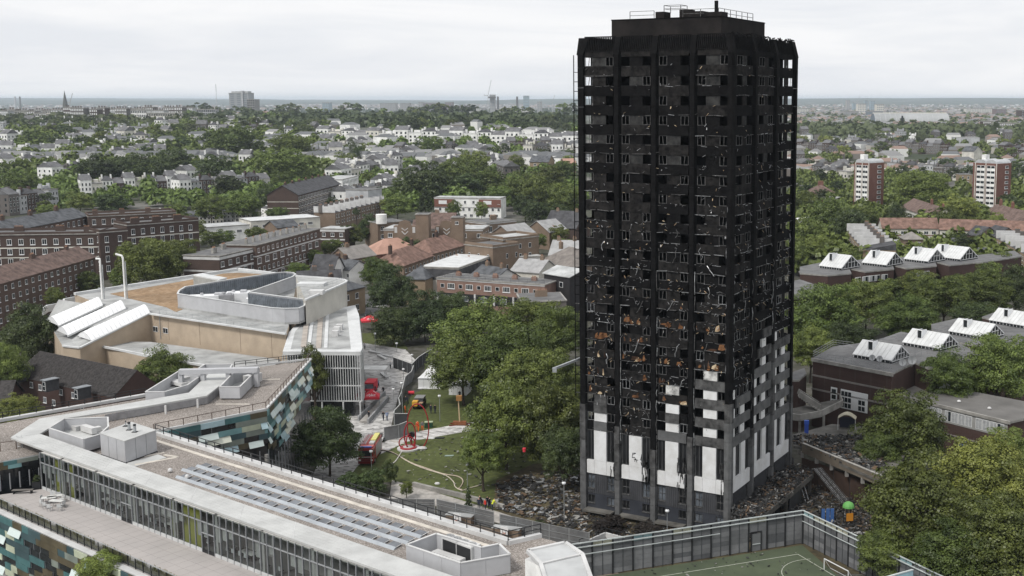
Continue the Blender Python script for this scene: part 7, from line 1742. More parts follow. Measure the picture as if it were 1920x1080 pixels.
t_,a_,b_,d_,n_,z_=mt;L_=(b_-a_).length;m_=MB(o=(a_.x,a_.y,0),ex=(d_.x,d_.y));m_.box(.3,L_-.3,-.05,-.01,z_-6.6,z_-3.9,BLACKM);m_.build('recess_shade',t_)  # flat black strip on the wall face, painted in for the colonnade's shade
for k in range(int(L_/6)+1):m_=MB(o=(a_.x,a_.y,0),ex=(d_.x,d_.y));m_.box(k*6,k*6+.5,-.4,-.05,z_-6.6,z_-3.8,COPE);m_.build('white_post',t_)
for k in range(int(L_/6)):m_=MB(o=(a_.x,a_.y,0),ex=(d_.x,d_.y));m_.box(k*6+2,k*6+4.0,-.12,-.05,z_-6.0,z_-4.5,FRAME);m_.box(k*6+2.1,k*6+3.9,-.14,-.12,z_-5.9,z_-4.6,GLASSL);m_.build('lower_window',t_)
m_=MB();rail(m_,[(a_.x,a_.y,z_+.3),(b_.x,b_.y,z_+.3)],1.0,BLACKM,2.5);m_.build('roof_rail',t_)
bld('house','black-clad house with two small white windows and a pale curved roof',(1020,513),(1068,521),11,10,M('black_cladding',(.03,.028,.03),.8,.1,.5),'gable',FELTL,1.6,wins=((2.4,3.2,4,2,1.5,1.5,WIN0),(6.2,3.2,6,1,1.2,1.2,WIN0)))
bld('low_block','flat grey roof with a brick chimney box, lower right of the maisonettes',(978,569),(1062,566),7,13,BRKG,'flat',FELT,wins=((2.0,8,5,0,1.8,1.4,WIN3),(5,8,5,0,1.8,1.4,WIN3)),chim=((.5,.5,3.2,2.),),chm=BRKT,ends=3)
for k,(e0,e1,h_,dep,wm,rf,rm,rh,lb) in enumerate((((958,508),(1010,512),8,11,CREAM,'gable',M('pale_slate',(.33,.33,.33),.8,.1,.5),3.,'pale slate roof with white skylights behind the maisonettes'),((1008,492),(1072,502),8,14,BRKT,'hip',M('brown_grey_tile',(.20,.18,.165),.85,.15,.5),5,'big brown-grey hipped roof beside the tower'),((1030,478),(1080,480),9,12,CREAM,'gable',M('pale_slate',(.33,.33,.33),.8,.1,.5),4,'pale gabled roof hard against the tower, above the big hipped roof'),((976,484),(1016,482),8,10,WHITE,'flat',FELTL,1,'small white flat-roofed building with dark cars on its roof deck'),((985,432),(1030,436),7,11,BRKT,'xgable',M('pale_slate',(.33,.33,.33),.8,.1,.5),4,'pale gable roof in front of the line of plane trees'),((1020,425),(1080,428),7,14,BRKD,'gable',SLATED,6,'large dark barn-like roof beside the tower'),((880,520),(925,528),7,10,WHITE,'gable',SLATE,3,'slate roof with a white wall between the modern block and the maisonettes'),((832,508),(870,512),6,9,BRKY,'gable',SLATED,3,'dark slate roof behind the left end of the maisonettes'))):
 bld('house',lb,e0,e1,h_,dep,wm,rf,rm,rh,wins=((2.2,2,4,0,1.1,1.2),),chim=((.2,.5,1.2,1.6),(.8,.5,1.2,1.6)),chm=BRKT,cat='house')
rt2=P(75,658,9.6);e_l=P(23,704,5.4);e_r=P(212,746,5.4);r_l=P(75,658,9.8);r_r=P(258,694,9.8)
TILE=M('dark_roof_tile',(.052,.048,.047),.8,.22,2.)
th_=thing('terrace_house','pair of maroon brick houses under one big dark tiled roof with three dormers','house',P(140,730,0))
A_,B_,C_,D_=Vector(e_l),Vector(e_r),Vector(r_r),Vector(r_l)
m_=MB();
bk=[C_+(C_-B_)*1.0,D_+(D_-A_)*1.0];bk=[Vector((v.x,v.y,5.4)) for v in bk]
mB=BRKB
m_.add([tuple(A_-Vector((0,0,0))),tuple(B_),(B_.x,B_.y,0),(A_.x,A_.y,0)],[(0,3,2,1)],mB);m_.add([tuple(B_),tuple(C_),tuple(bk[0]),(bk[0].x,bk[0].y,0),(B_.x,B_.y,0)],[(4,3,2,1,0)],mB)
m_.add([tuple(A_),tuple(D_),tuple(bk[1]),(bk[1].x,bk[1].y,0),(A_.x,A_.y,0)],[(0,1,2,3,4)],mB);m_.build('wall',th_)
nrm2=(B_-A_).cross(D_-A_).normalized();nrm2=nrm2 if nrm2.z>0 else -nrm2
m_=MB();q=[A_,B_,C_,D_];m_.add([tuple(v) for v in q]+[tuple(bk[0]),tuple(bk[1])],[(0,1,2,3),(3,2,4,5)],TILE);m_.build('roof_base',th_)
m_=MB();rows_=26;cols_=62
for j in range(rows_):
 v0,v1=j/rows_,(j+1.12)/rows_
 for i in range(cols_):
  u0=(i+.02+(.5 if j % 2 else 0))/cols_;u1=min(1,u0+.95/cols_)
  if u0 >= 1:continue
  def S_(u,v):return A_.lerp(B_,u).lerp(D_.lerp(C_,u),min(v,1))
  lo=nrm2*(.075+rd.uniform(0,.03));hi=nrm2*.02
  a,b,c,d=S_(u0,v0)+lo,S_(u1,v0)+lo,S_(u1,v1)+hi,S_(u0,v1)+hi
  m_.add([tuple(a),tuple(b),tuple(c),tuple(d),tuple(a-nrm2*.06),tuple(b-nrm2*.06)],[(0,1,2,3),(4,5,1,0)],TILE)
m_.build('roof_tile',th_,kind='stuff')
for k,(px,py) in enumerate(((26,712),(86,728),(146,743))):
 p=P(px,py,5.6);dxy=(B_-A_);dxy.z=0;dxy.normalize();m_=MB(o=(p[0],p[1],0),ex=(dxy.x,dxy.y));m_.box(-.7,.7,-.3,2.2,5.0,7.1,SLATED);o=m_.build('dormer',th_)
 m_=MB(o=(p[0],p[1],0),ex=(dxy.x,dxy.y));m_.box(-.85,.85,-.55,2.3,7.1,7.22,M('lead_roof',(.22,.235,.25),.6,.1,1.));m_.build('dormer_roof',o)
 m_=MB(o=(p[0],p[1],0),ex=(dxy.x,dxy.y));m_.box(-.45,.45,-.36,-.3,5.2,6.9,FRAME);m_.box(-.36,.36,-.38,-.36,5.3,6.0,GLASS);m_.box(-.36,.36,-.38,-.36,6.1,6.8,GLASS);m_.build('window',o)
dxy=(B_-A_);dxy.z=0;L_=dxy.length;dxy.normalize()
for x,z in ((.2,4.4),(.29,4.3),(.5,4.3),(.62,4.2),(.33,2.0),(.42,1.9),(.7,1.9)):
 inst('window',WINL,th_,(A_.x+dxy.x*L_*x-th_.location.x,A_.y+dxy.y*L_*x-th_.location.y,z),math.atan2(dxy.y,dxy.x),(1.0,1,1.1))
a=P(-10,724,6);b=P(13,748,5);bld('terrace_house','corner of another dark tiled roof at the extreme left edge',None,None,5,9,BRKB,'gable',TILE,3,pts=(P(-60,760,5),P(14,756,5)))
for k,(px,py,lb) in enumerate(((187,484,'left of the two tall white flues behind the leisure centre'),(230,478,'right of the two tall white flues, with a bent top'))):
 top=D(px,py,262);t_=thing('tall_flue',lb,'flue',(top[0],top[1],0));zt_=top[2]
 part(t_,'shaft',lambda m:m.tube([(0,0,0),(0,0,zt_-.6)],.21,WHITE,10));part(t_,'side_pipe',lambda m:m.tube([(.55,-.2,6),(.55,-.2,zt_-1.5)],.12,STEEL,6))
 part(t_,'head',lambda m:m.tube([(0,0,zt_-.8),(-.2 if k else 0,0,zt_-.2),(-1.6 if k else -.9,0,zt_+.2 if k else zt_-.1)],.24,WHITE,8));part(t_,'bracket',lambda m:m.box(-.8,.8,-.1,.1,zt_-7,zt_-6.8,STEEL))
# --- right side: two brick towers with vaulted roofs
def slab_tower(label,pm,Ll,Lr,an,ztop,floors=9):
 """pl, pm, pr: top corners left, middle (nearest) and right"""
 m3=Vector(P(*pm,ztop));an=math.radians(an);dr=Vector((math.cos(an),math.sin(an),0));dl=Vector((-math.sin(an),math.cos(an),0));l3=m3+dl*Ll;r3=m3+dr*Lr;t_=thing('brick_tower',label,'tower block',(m3.x,m3.y,0))
 bk_=l3+dr*Lr
 m_=MB();m_.prism([tuple(m3)[:2],tuple(r3)[:2],tuple(bk_)[:2],tuple(l3)[:2]],0,ztop,BRKR2,FELTL);m_.build('wall',t_)
 fh=(ztop-2)/floors
 for i in range(floors):
  z=ztop-1.9-i*fh
  for q0,q1 in ((.08,.42),(.5,.84)):
   p=m3+dl*Ll*q1;m_=MB(o=(p.x,p.y,0),ex=(-dl.x,-dl.y));w_=Ll*(q1-q0);m_.box(0,w_,-.12,.02,z-fh*.72,z+fh*.28-.05,WHITE);o=m_.build('white_panel',t_)
   m_=MB(o=(p.x,p.y,0),ex=(-dl.x,-dl.y));m_.box(.25,w_*.46,-.2,-.12,z-fh*.22,z+fh*.2,GLASS);m_.build('window',o)
   m_=MB(o=(p.x,p.y,0),ex=(-dl.x,-dl.y));m_.box(w_*.54,w_-.25,-.2,-.12,z-fh*.22,z+fh*.2,GLASS);m_.build('window',o)
  p=m3+dr*Lr*.68;inst('window',WIN3,t_,(p.x-m3.x,p.y-m3.y,z-.1),math.atan2(dr.y,dr.x),(2.9,1.5,1.35))
 for q in (.02,.46,.9):p=m3+dl*Ll*q;m_=MB(o=(p.x,p.y,0),ex=(-dl.x,-dl.y));m_.box(-.2,.2,-.16,.02,0,ztop,CREAM);m_.build('pier',t_)
 for i in range(2):
  c=m3+dl*Ll*(.25+.45*i);n=8;m_=MB(o=(c.x,c.y,ztop),ex=(dr.x,dr.y));v=[];w2=Ll*.22
  for x in (0,Lr):
   for j in range(n+1):a_=math.pi*j/n;v.append((x,math.cos(a_)*w2,math.sin(a_)*1.9))
  m_.add(v,[(j,j+1,n+2+j,n+1+j) for j in range(n)]+[tuple(range(n+1))[::-1],tuple(range(n+1,2*n+2))],M('vault_roof',(.44,.45,.46),.6,.08,.5));m_.build('vaulted_roof',t_)
 c=m3+dl*Ll*.7+dr*Lr*.35;m_=MB(o=(c.x,c.y,ztop),ex=(dr.x,dr.y));m_.box(-1.6,1.6,-1.3,1.3,1.2,4.2,WHITE);m_.build('tank_room',t_);return t_
BRKR2=brick_mat('tower_red_brick',(.19,.088,.068),(.16,.076,.06),(.19,.13,.11))
slab_tower('left brick tower block with white balcony bands and a vaulted roof',(1630,306),10,12.2,40,26)
slab_tower('right brick tower block with white balcony bands and a vaulted roof',(1870,307),14.5,13,40,26)
bld('apartment_block','long white-galleried block with a reddish roof behind the steeple',(1655,428),(1760,428),9,10,CREAM,'gable',TILER,3.4,wins=((1.8,2,3,0,1.8,1.3),(4.4,2,3,0,1.8,1.3),(7.0,2,3,0,1.8,1.3)),bands=((2.7,.25,BRKR),(5.3,.25,BRKR)))
bld('apartment_block','right-hand continuation of the reddish-roofed galleried range',(1762,430),(1925,435),9,10,CREAM,'gable',TILER,3.4,wins=((1.8,2,3.4,0,1.8,1.3),(4.4,2,3.4,0,1.8,1.3)))
bld('long_hall','low building with a long red-brown roof and cream side wall below the left brick tower',(1690,388),(1746,408),7,12,CREAM,'gable',TILEB,4,wins=((2.2,2,3,0,1.8,1.6,WIN3),),chim=((.6,.5,2,2.5),(.95,.5,1.6,2.)),chm=BRKR2)
bld('long_hall','low brown-roofed building with chimneys below the right brick tower',(1840,405),(1915,425),7,14,CREAM,'gable',TILEB,5,chim=((.1,.5,1.8,3),(.4,.5,1.8,3),(.75,.5,1.8,3)),chm=BRKR2)
bld('terrace_house','brown brick hip-roofed house above the second distant glazed attic',(1696,449),(1731,449),8,8,BRKT,'hip',M('grey_tile',(.24,.225,.21),.85,.1,.5),2.4,wins=((1.8,5,4,1,2.2,1.5,WIN3),(5.0,5,4,1,2.2,1.5,WIN3)))
bld('house','maroon hip-roofed house left of the left brick tower',(1519,361),(1565,361),8,14,BRKT,'hip',TILEB,4,chim=((.5,.5,3,2),),chm=BRKR2)
bld('house','flat brown building in front of the maroon hip-roofed house',(1523,370),(1570,372),6,6,BRKR2,'flat',FELTL,bands=((.0,.9,GREYR),))
bld('house','white gable half hidden by the right edge of the tower',(1484,421),(1504,424),6,10,BRKD,'xgable',WHITE,3)
def sawtooth(label,e0,e1,h,depth,n,wall,rm=None,group=None):
 a=Vector(PE(*e0,h));b=Vector(PE(*e1,h));d_=vec(a,b);L_=d_.length/n;dn=d_.normalized();ang=math.atan2(dn.y,dn.x);gz=a.z-h
 m1=MB();m1.box(.03,L_-.03,0,depth,-2,h,wall);wme=m1.mesh('wall')
 m2=MB();m2.add([(0,0,h),(L_/2,.0,h+.1),(L_,0,h),(0,depth,h+2.2),(L_/2,depth,h+2.3),(L_,depth,h+2.2),(0,depth,h),(L_,depth,h)],[(0,1,4,3),(1,2,5,4),(3,4,5,7,6),(0,3,6),(2,7,5)],rm or SLATE);m2.box(-.15,.15,-.1,depth,h+.1,h+2.9,COPE);rme=m2.mesh('roof')
 m3=MB();m3.box(-.5,.5,depth*.6,depth*.6+1.6,h,h+3.6,BRKG)
 for q in range(3):m3.tube([(0,depth*.6+.3+q*.5,h+3.6),(0,depth*.6+.3+q*.5,h+4.1)],.14,CHIM,5)
 cme=m3.mesh('chimney')
 for k in range(n):
  p=a+d_*(k/n);t_=thing('terrace_house',label % ordn(k),'terrace house',(p.x,p.y,gz),ang,group)
  inst('wall',wme,t_);inst('roof',rme,t_);inst('chimney',cme,t_)
  for z in (1.6,4.4,7.0):
   if z<h-1:inst('window',WIN1,t_,(L_*.3,0,h-z),0,(1.0,1,1.5));inst('window',WIN1,t_,(L_*.7,0,h-z),0,(1.0,1,1.5))
sawtooth('%s house from the left in the stepped-roof terrace left of the galleried block',(1588,434),(1618,470),8.5,11,6,BRKY,SLATED,'stepped-roof terrace')
sawtooth('%s house from the left in the stepped-roof terrace at the right edge',(1868,448),(1925,480),8.5,11,6,BRKY,SLATED,'right edge terrace')
p=PE(1769,455,3);st=thing('church_steeple','slim slate-blue church steeple rising between the trees on the right','steeple',(p[0],p[1],0))
part(st,'tower_base',lambda m:m.box(-1.8,1.8,-1.8,1.8,0,9,BRKG));tp_=D(1771,420,p[1]);part(st,'spire',lambda m:m.add([(-2,-2,9),(2,-2,9),(2,2,9),(-2,2,9),(0,0,tp_[2])],[(0,1,4),(1,2,4),(2,3,4),(3,0,4)],M('spire_slate',(.10,.115,.135),.7,.1,.6)))
for k,(e0,e1,lb) in enumerate((((1770,462),(1800,466),'grey gabled chapel roof right of the steeple'),((1660,455),(1700,458),'white flat roof left of the hip-roofed brown house'),((1665,465),(1710,470),'low pale roof before the white flat roof'),((1820,462),(1880,466),'long low pale roof right of the gabled chapel'),((1810,470),(1880,478),'grey low roof at the far right, nearer than the pale one'),((1813,440),(1836,443),'black and white mansard house right of the round bright tree'),((1843,438),(1866,444),'second mansard house, beside the right-edge terrace'))):
 bld('house',lb,e0,e1,5 if k<5 else 8,10,(BRKG,WHITE,CREAM,CREAM,BRKD,BRKT,BRKT)[k],'gable' if k in (0,5,6) else 'flat',(SLATE,FELTL,FELTL,FELTL,SLATE,SLATED,SLATED)[k],3,wins=((2,2,4,0,1.2,1.2),))
bld('low_block','long low white-roofed building behind the very long brick block',(470,416),(600,408),7,16,CREAM,'flat',M('bright_flat_roof',(.56,.57,.57),.7,.08,.4),wins=((2.2,2,4,0,2.2,1.2,WIN3),))
bld('low_block','pale flat-roofed building left of the long low white-roofed one',(385,428),(468,422),6,14,WHITE,'flat',FELTL,wins=((2.2,2,4,0,2.2,1.2,WIN3),))
bld('low_block','small brown brick building with a grey roof right of the white-roofed one',(520,428),(560,424),5,10,BRKT,'gable',SLATE,2.5,wins=((2.,2,4,0,1.2,1.2),))
# ================================================================ TREES NEAR AND MIDDLE
NT=[(616,826,64,'dark',0,1.05,6,'big round tree standing between the teal panels and the fire engine'),(588,700,27,'mid',1,2.1,9,'tall narrow tree squeezed between the teal panels and the louvred block'),(303,700,55,'mid',0,.95,7,'bushy tree behind the bridging duct, left of centre on the school roof'),(56,632,58,'dark',0,1.05,8,'big dark round tree above the dark tiled houses'),(14,692,36,'mid',0,1.4,8,'tree at the left edge beside the dark tiled houses'),(30,775,42,'light',0,.8,4.5,'low bright green tree below the dark tiled houses'),(192,1084,52,'light',0,.9,10.5,'bright green treetop at the bottom edge, before the terrace'),(102,556,19,'light',1,1.0,6,'small bright tree before the hipped brick block'),(166,530,26,'mid',1,1.0,6,'tree at the foot of the two white flues'),(275,498,56,'mid',0,.95,10,'large round-topped tree behind the two white flues'),(335,488,44,'mid',0,.9,10,'second large round-topped tree, right of the one by the flues'),(230,520,26,'mid',1,1.0,7,'smaller tree beside the right white flue'),(732,548,45,'dark',0,1.15,8,'tall dark tree beyond the gazebo, left of the yellow brick house'),(706,512,30,'mid',0,1.0,8,'tree behind the tall dark one, near the small white house'),(738,612,44,'dark',0,.95,5,'dark bushy tree behind the large red gazebo'),(796,600,52,'dark',0,1.05,6,'dark tree right of the bushy one behind the gazebo'),(845,585,40,'dark',0,1.0,7,'dark tree between the gazebo trees and the big planes'),(905,636,90,'mid',0,.85,10,'great plane tree over the white tents'),(995,616,66,'mid',0,.88,10,'great plane tree behind, below the maisonette block'),(1050,630,55,'mid',0,1.05,10,'plane tree touching the left edge of the tower, upper one'),(868,685,62,'mid',0,.95,8,'lower limb of leaves hanging over the second tent'),(955,680,84,'mid',0,.9,9,'plane tree between the tents and the tower'),(1040,720,60,'mid',0,1.1,9,'plane tree touching the left edge of the tower, lower one'),(948,795,76,'mid',0,1.1,8,'plane tree on the lawn, left one of the lowest pair'),(1040,800,70,'mid',0,1.3,8,'plane tree on the lawn, nearest the tower'),(990,735,84,'mid',0,.95,9.5,'plane tree in the heart of the clump on the lawn'),(655,905,28,'dark',1,.8,2.2,'dark shrub below the fire engine'),(695,905,32,'dark',1,.9,2.4,'dark shrub before the yard fence'),(731,885,14,'dark',1,1.9,2.4,'slim dark bush at the lawn edge'),(762,915,13,'mid',1,1.3,1.8,'small leafy sapling by the pale paving'),(878,934,9,'cone',1,1.7,1.8,'small conical shrub beside the huddle'),(1010,985,12,'dark',1,1.0,1.2,'scorched shrub in the debris left of the tower'),(1140,985,34,'copper',1,.6,1.2,'scorched shrubs at the foot of the tower, left part'),(1215,995,30,'copper',1,.6,1.2,'scorched shrubs at the foot of the tower, middle'),(1697,812,88,'mid',0,.88,8,'large tree in front of the long low maroon block'),(1058,850,46,'dark',0,1.3,6,'low leafy limb between the lowest planes and the tower'),(905,850,44,'mid',0,1.0,6,'lower left limb of the lowest plane on the lawn'),(1650,855,50,'mid',0,.9,6,'lower left shoulder of leaves beside the raised deck'),(1720,955,112,'mid',0,.95,7.5,'large bright tree right of the ball court'),(1845,905,100,'light',0,.9,8.5,'large yellowish tree at the right edge'),(1880,1020,100,'mid',0,.9,6.5,'tree filling the bottom right corner'),(1660,1035,56,'mid',0,.9,4,'low tree against the right court fence'),(1790,1050,90,'mid',0,.8,4.5,'low tree between the court fence and the corner tree'),(1890,848,50,'mid',0,.9,8,'tree at the right edge below the grey felt roof'),(1780,705,50,'mid',0,1.1,11,'tree below the glazed attics, left one of a pair'),(1872,695,66,'mid',0,1.1,11,'tree below the glazed attics, right one of a pair'),(1545,592,72,'mid',0,.85,9,'big tree of the belt right beside the tower'),(1520,650,48,'mid',0,.9,8,'tree tucked between the tower and the maroon block'),(1625,570,56,'mid',0,.85,9,'second big tree of the belt behind the railed roof'),(1600,640,50,'dark',0,.8,6,'dark tree behind the railed roof'),(1700,598,62,'mid',0,.8,8,'third big tree of the belt, above the second glazed attic'),(1770,560,60,'mid',0,.8,8.5,'fourth big tree of the belt, above the third glazed attic'),(1720,540,45,'mid',0,.7,8,'tree at the back of the belt, below the distant attics'),(1850,545,56,'mid',0,.85,8.5,'fifth big tree of the belt, near the right edge'),(1905,545,50,'dark',0,.9,8,'dark tree of the belt at the right edge'),(1830,600,50,'dark',0,.7,7,'dark tree behind the fourth glazed attic'),(1665,545,34,'mid',1,.8,7,'small tree below the third distant attic'),(1735,505,26,'mid',1,.8,6,'tree in front of the third distant attic'),(1885,500,36,'mid',1,.8,7,'tree at the right edge below the stepped terrace'),(1845,512,36,'mid',1,.7,7,'leafy tree right of the fourth distant attic'),(1560,540,34,'mid',1,.7,7,'tree in front of the first distant attic'),(1600,535,34,'mid',1,.7,7,'tree below the gap of the first two distant attics'),(1650,520,22,'mid',1,.8,6,'small tree below the second distant attic'),(1790,515,30,'mid',1,.8,7,'tree below the fourth distant attic'),(1545,545,26,'dark',1,.8,6,'dark tree beside the low flat block'),(1500,590,40,'mid',0,1.0,8,'tree touching the right edge of the tower'),(1512,440,42,'mid',1,.95,9,'tree beside the tower, level with the galleried block'),(1550,412,44,'mid',1,1.05,10,'bright topped tree left of the left brick tower'),(1592,425,36,'dark',1,1.0,9,'dark tree before the left brick tower'),(1618,408,32,'mid',1,.8,9,'tree at the foot of the left brick tower'),(1535,470,42,'mid',1,.7,7,'low tree above the first distant attic'),(1575,482,42,'mid',1,.6,6,'long low tree before the stepped terrace'),(1498,480,34,'mid',1,.9,7,'tree hugging the tower above the low flat block'),(1640,468,28,'light',1,.7,5,'light bushy tree in front of the stepped terrace'),(1510,385,30,'mid',1,1.1,9,'tree beside the tower, below the maroon hip-roofed house'),(1733,363,56,'mid',0,.8,11,'broad tree between the two brick towers'),(1800,392,40,'light',1,.75,9,'yellow-green tree left of the right brick tower'),(1778,416,33,'mid',1,1.0,9,'round bright tree behind the steeple'),(1805,455,20,'dark',1,.9,7,'small dark tree right of the steeple'),(1832,423,22,'light',1,.9,7,'pale feathery tree right of the round bright one'),(1870,418,16,'light',1,1.3,8,'slender pale tree before the brown-roofed building'),(1700,418,14,'dark',1,1.4,7,'slender tree before the galleried block'),(1718,425,12,'mid',1,1.4,7,'second slender tree before the galleried block'),(1680,400,16,'dark',1,1.4,9,'dark slim tree right of the left brick tower'),(800,345,50,'dark',1,.9,12,'big dark park tree, leftmost of the central clump'),(760,352,30,'mid',1,.8,10,'tree at the left foot of the central clump'),(855,325,38,'mid',1,.9,12,'park tree at the back of the central clump'),(888,310,34,'mid',1,1.0,12,'pointed park tree at the top of the central clump'),(915,345,40,'mid',1,.8,11,'park tree right of centre in the central clump'),(880,350,34,'dark',1,.8,10,'dark tree just above the white-fronted block'),(935,365,26,'mid',1,.8,9,'tree at the right foot of the central clump'),(975,355,32,'mid',1,1.0,11,'dense lumpy plane tree, left of the avenue by the tower'),(1010,362,34,'mid',1,1.1,11,'dense lumpy plane tree in the middle of the avenue'),(1058,372,34,'mid',1,1.1,11,'dense lumpy plane tree of the avenue against the tower'),(985,388,24,'dark',1,1.0,8,'dark lower tree of the avenue'),(1030,335,34,'mid',1,.8,12,'tree behind the avenue near the tower'),(1060,318,26,'mid',1,.8,12,'tree behind the avenue, against the tower edge'),(970,310,20,'mid',1,1.0,10,'small round tree above the avenue'),(1010,400,26,'dark',1,.9,7,'shaded tree under the avenue planes'),(1050,405,26,'dark',1,.9,7,'shaded tree under the avenue, next to the tower'),(745,388,30,'mid',1,.9,8,'tree left of the dark pointed one'),(798,385,22,'cone',1,1.0,8,'dark pointed tree left of the white-fronted block'),(724,384,14,'light',1,1.0,7,'yellow-green tree by the bending terrace roofs'),(850,392,16,'mid',1,1.0,6,'tree in front of the white-fronted block, left'),(903,393,13,'mid',1,1.3,6,'slim tree in front of the white-fronted block, right'),(691,430,20,'dark',1,1.5,8,'tall dark tree left of the brown brick wing'),(660,442,22,'mid',1,1.0,7,'tree right of the red stair panel'),(622,463,24,'mid',1,.7,6,'tree at the end of the very long brick block'),(820,447,15,'dark',1,1.2,6,'dark slim tree in front of the shaped gables'),(765,462,22,'dark',1,.9,6,'dark tree in front of the salmon-pink roof'),(1045,440,22,'light',1,.9,6,'bright garden tree by the tower'),(1010,450,16,'mid',1,1.0,6,'tree left of the bright garden tree'),(1060,458,20,'light',1,.6,5,'low light shrub by the tower'),(668,398,9,'dark',2,1,8,'small dark tree among the bending terrace'),(623,385,16,'dark',1,1.0,8,'round dark tree at the end of the long slate-roofed block'),(560,505,26,'mid',1,.5,4,'low shrubs behind the plant screen'),(590,480,18,'mid',1,.8,5,'bush at the foot of the very long brick block'),(530,312,56,'mid',1,.75,13,'huge spreading tree in the left centre'),(528,340,20,'mid',1,1.0,9,'round tree below the huge spreading one'),(440,272,50,'mid',1,.8,14,'large bright tree upper left of the huge spreading one'),(545,275,42,'mid',1,.7,14,'large tree above the huge spreading one'),(180,322,38,'dark',1,.95,12,'dark tree clump in the left middle'),(225,318,30,'dark',1,.9,12,'second dark tree of the clump in the left middle'),(35,348,40,'mid',1,.85,10,'broad tree near the left edge among white villas'),(275,320,40,'dark',1,.9,12,'dark tree right of the dark clump'),(330,310,36,'dark',1,1.0,12,'another dark tree further right of the dark clump'),(405,325,40,'dark',1,.9,11,'dark broad tree left of the huge spreading one'),(330,400,22,'mid',1,.9,8,'tree above the dark brick range, left'),(395,390,34,'mid',1,.8,9,'tree above the dark brick range, middle'),(455,385,34,'mid',1,.9,9,'tree above the dark brick range, right'),(500,370,18,'dark',1,1.6,9,'dark tall tree left of the long slate-roofed block'),(430,350,30,'dark',1,.8,9,'dark tree among the villas in the left middle'),(90,395,22,'mid',1,.7,6,'tree above the long brick range at left'),(150,380,26,'mid',1,.8,7,'second tree above the long brick range at left'),(210,382,30,'dark',1,.7,7,'dark tree behind the fire-escape wing'),(480,438,22,'mid',1,.7,6,'tree behind the low banded block, left'),(362,432,26,'mid',1,.8,7,'tree between the sash-windowed range and the banded block'),(395,448,22,'mid',1,.7,6,'second tree between the range and the banded block'),(520,402,22,'mid',1,.8,8,'tree behind the long low white-roofed building'),(420,445,20,'mid',1,.7,6,'tree behind the low banded block, near end'),(663,290,12,'column',1,1.0,12,'tall poplar, left of a pair'),(670,295,9,'column',1,1.0,12,'tall poplar, right of a pair'),(647,305,24,'mid',1,.8,9,'bright tree below the pair of poplars'),(812,272,24,'mid',1,.8,11,'broad tree left of centre, below the long white terrace'),(785,275,14,'dark',1,.9,9,'small dark tree beside the broad one below the white terrace'),(915,290,12,'dark',1,1.2,8,'dark slim tree above the central clump'),]
for t in NT:
 tree(t[0],t[1],t[2],t[7],t[3],t[4],t[5],t[6])
# ================================================================ THE CITY BEHIND
rc=random.Random(77)
SL=[SLATE,SLATED,M('grey_roof_mid',(.14,.14,.145),.8,.15,.3),M('pale_roof_mid',(.25,.25,.25),.8,.1,.3)]
def house_me(kind,seed):
 r_=random.Random(seed);w_,d_,h=r_.uniform(7,10),r_.uniform(8,11),r_.uniform(8,11)
 wall={'white':WHITE,'cream':CREAM,'brown':BRKG,'brick':BRKD,'grey':GREYR}[kind];rm=r_.choice(SL)
 a=MB();a.box(-w_/2,w_/2,-d_/2,d_/2,-4,h,wall);wm=a.mesh('wall')
 b=MB();q=r_.random()
 if q<.4:b.box(-w_/2-.2,w_/2+.2,-d_/2-.2,d_/2+.2,h,h+.4,wall if kind == 'white' else CONC);b.box(-w_/2+.3,w_/2-.3,-d_/2+.3,d_/2-.3,h+.4,h+.5,rm);b.box(-w_*.2,w_*.25,-d_*.1,d_*.3,h+.4,h+2.2,wall)
 elif q<.75:
  v=[(-w_/2-.3,-d_/2-.3,h),(w_/2+.3,-d_/2-.3,h),(w_/2+.3,d_/2+.3,h),(-w_/2-.3,d_/2+.3,h),(-w_*.15,0,h+2.6),(w_*.15,0,h+2.6)];b.add(v,[(0,1,5,4),(1,2,5),(2,3,4,5),(3,0,4),(3,2,1,0)],rm)
 else:
  v=[(-w_/2-.2,-d_/2-.2,h),(w_/2+.2,-d_/2-.2,h),(w_/2+.2,d_/2+.2,h),(-w_/2-.2,d_/2+.2,h),(-w_/2-.2,0,h+3.2),(w_/2+.2,0,h+3.2)];b.add(v,[(0,1,5,4),(2,3,4,5),(3,0,4),(1,2,5),(3,2,1,0)],rm)
 for s_ in (-1,1):b.box(s_*w_*.42-.5,s_*w_*.42+.5,-.9,.9,h,h+3.4,wall)
 rme=b.mesh('roof')
 c=MB()
 n=int(w_/2.3);
 for z in (1.8,4.8,7.6):
  if z>h-1:continue
  for k in range(n):
   x=-w_/2+w_*(k+.5)/n;c.box(x-.5,x+.5,-d_/2-.06,-d_/2,z-.1,z+1.5,GLASS)
   if kind != 'white':c.box(x-.62,x+.62,-d_/2-.04,-d_/2,z-.22,z+1.62,FRAME)
  for k in range(3):
   y=-d_/2+d_*(k+.5)/3
   for s_ in (-1,1):c.box(s_*(w_/2+.03)-.03,s_*(w_/2+.03)+.03,y-.45,y+.45,z,z+1.4,GLASS)
 cme=c.mesh('windows');return wm,rme,cme,w_
HM={k:[house_me(k,31+i*7+len(k)) for i in range(4)] for k in ('white','cream','brown','brick','grey')}
HKW={'white':'white stucco','cream':'cream rendered','brown':'grey-brown brick','brick':'dark brick','grey':'pale grey'}
def place_house(x,y,rz,kind,label,group,sc=1.0,parts=True,i=0):
 wm,rm,cm,w_=HM[kind][i % 4];z=g(x,y);t_=thing('house',label,'house',(x,y,z),rz,group)
 inst('wall',wm,t_,sc=(sc,sc,sc));inst('roof',rm,t_,sc=(sc,sc,sc));inst('windows',cm,t_,sc=(sc,sc,sc),kind='stuff');return t_
nh=0
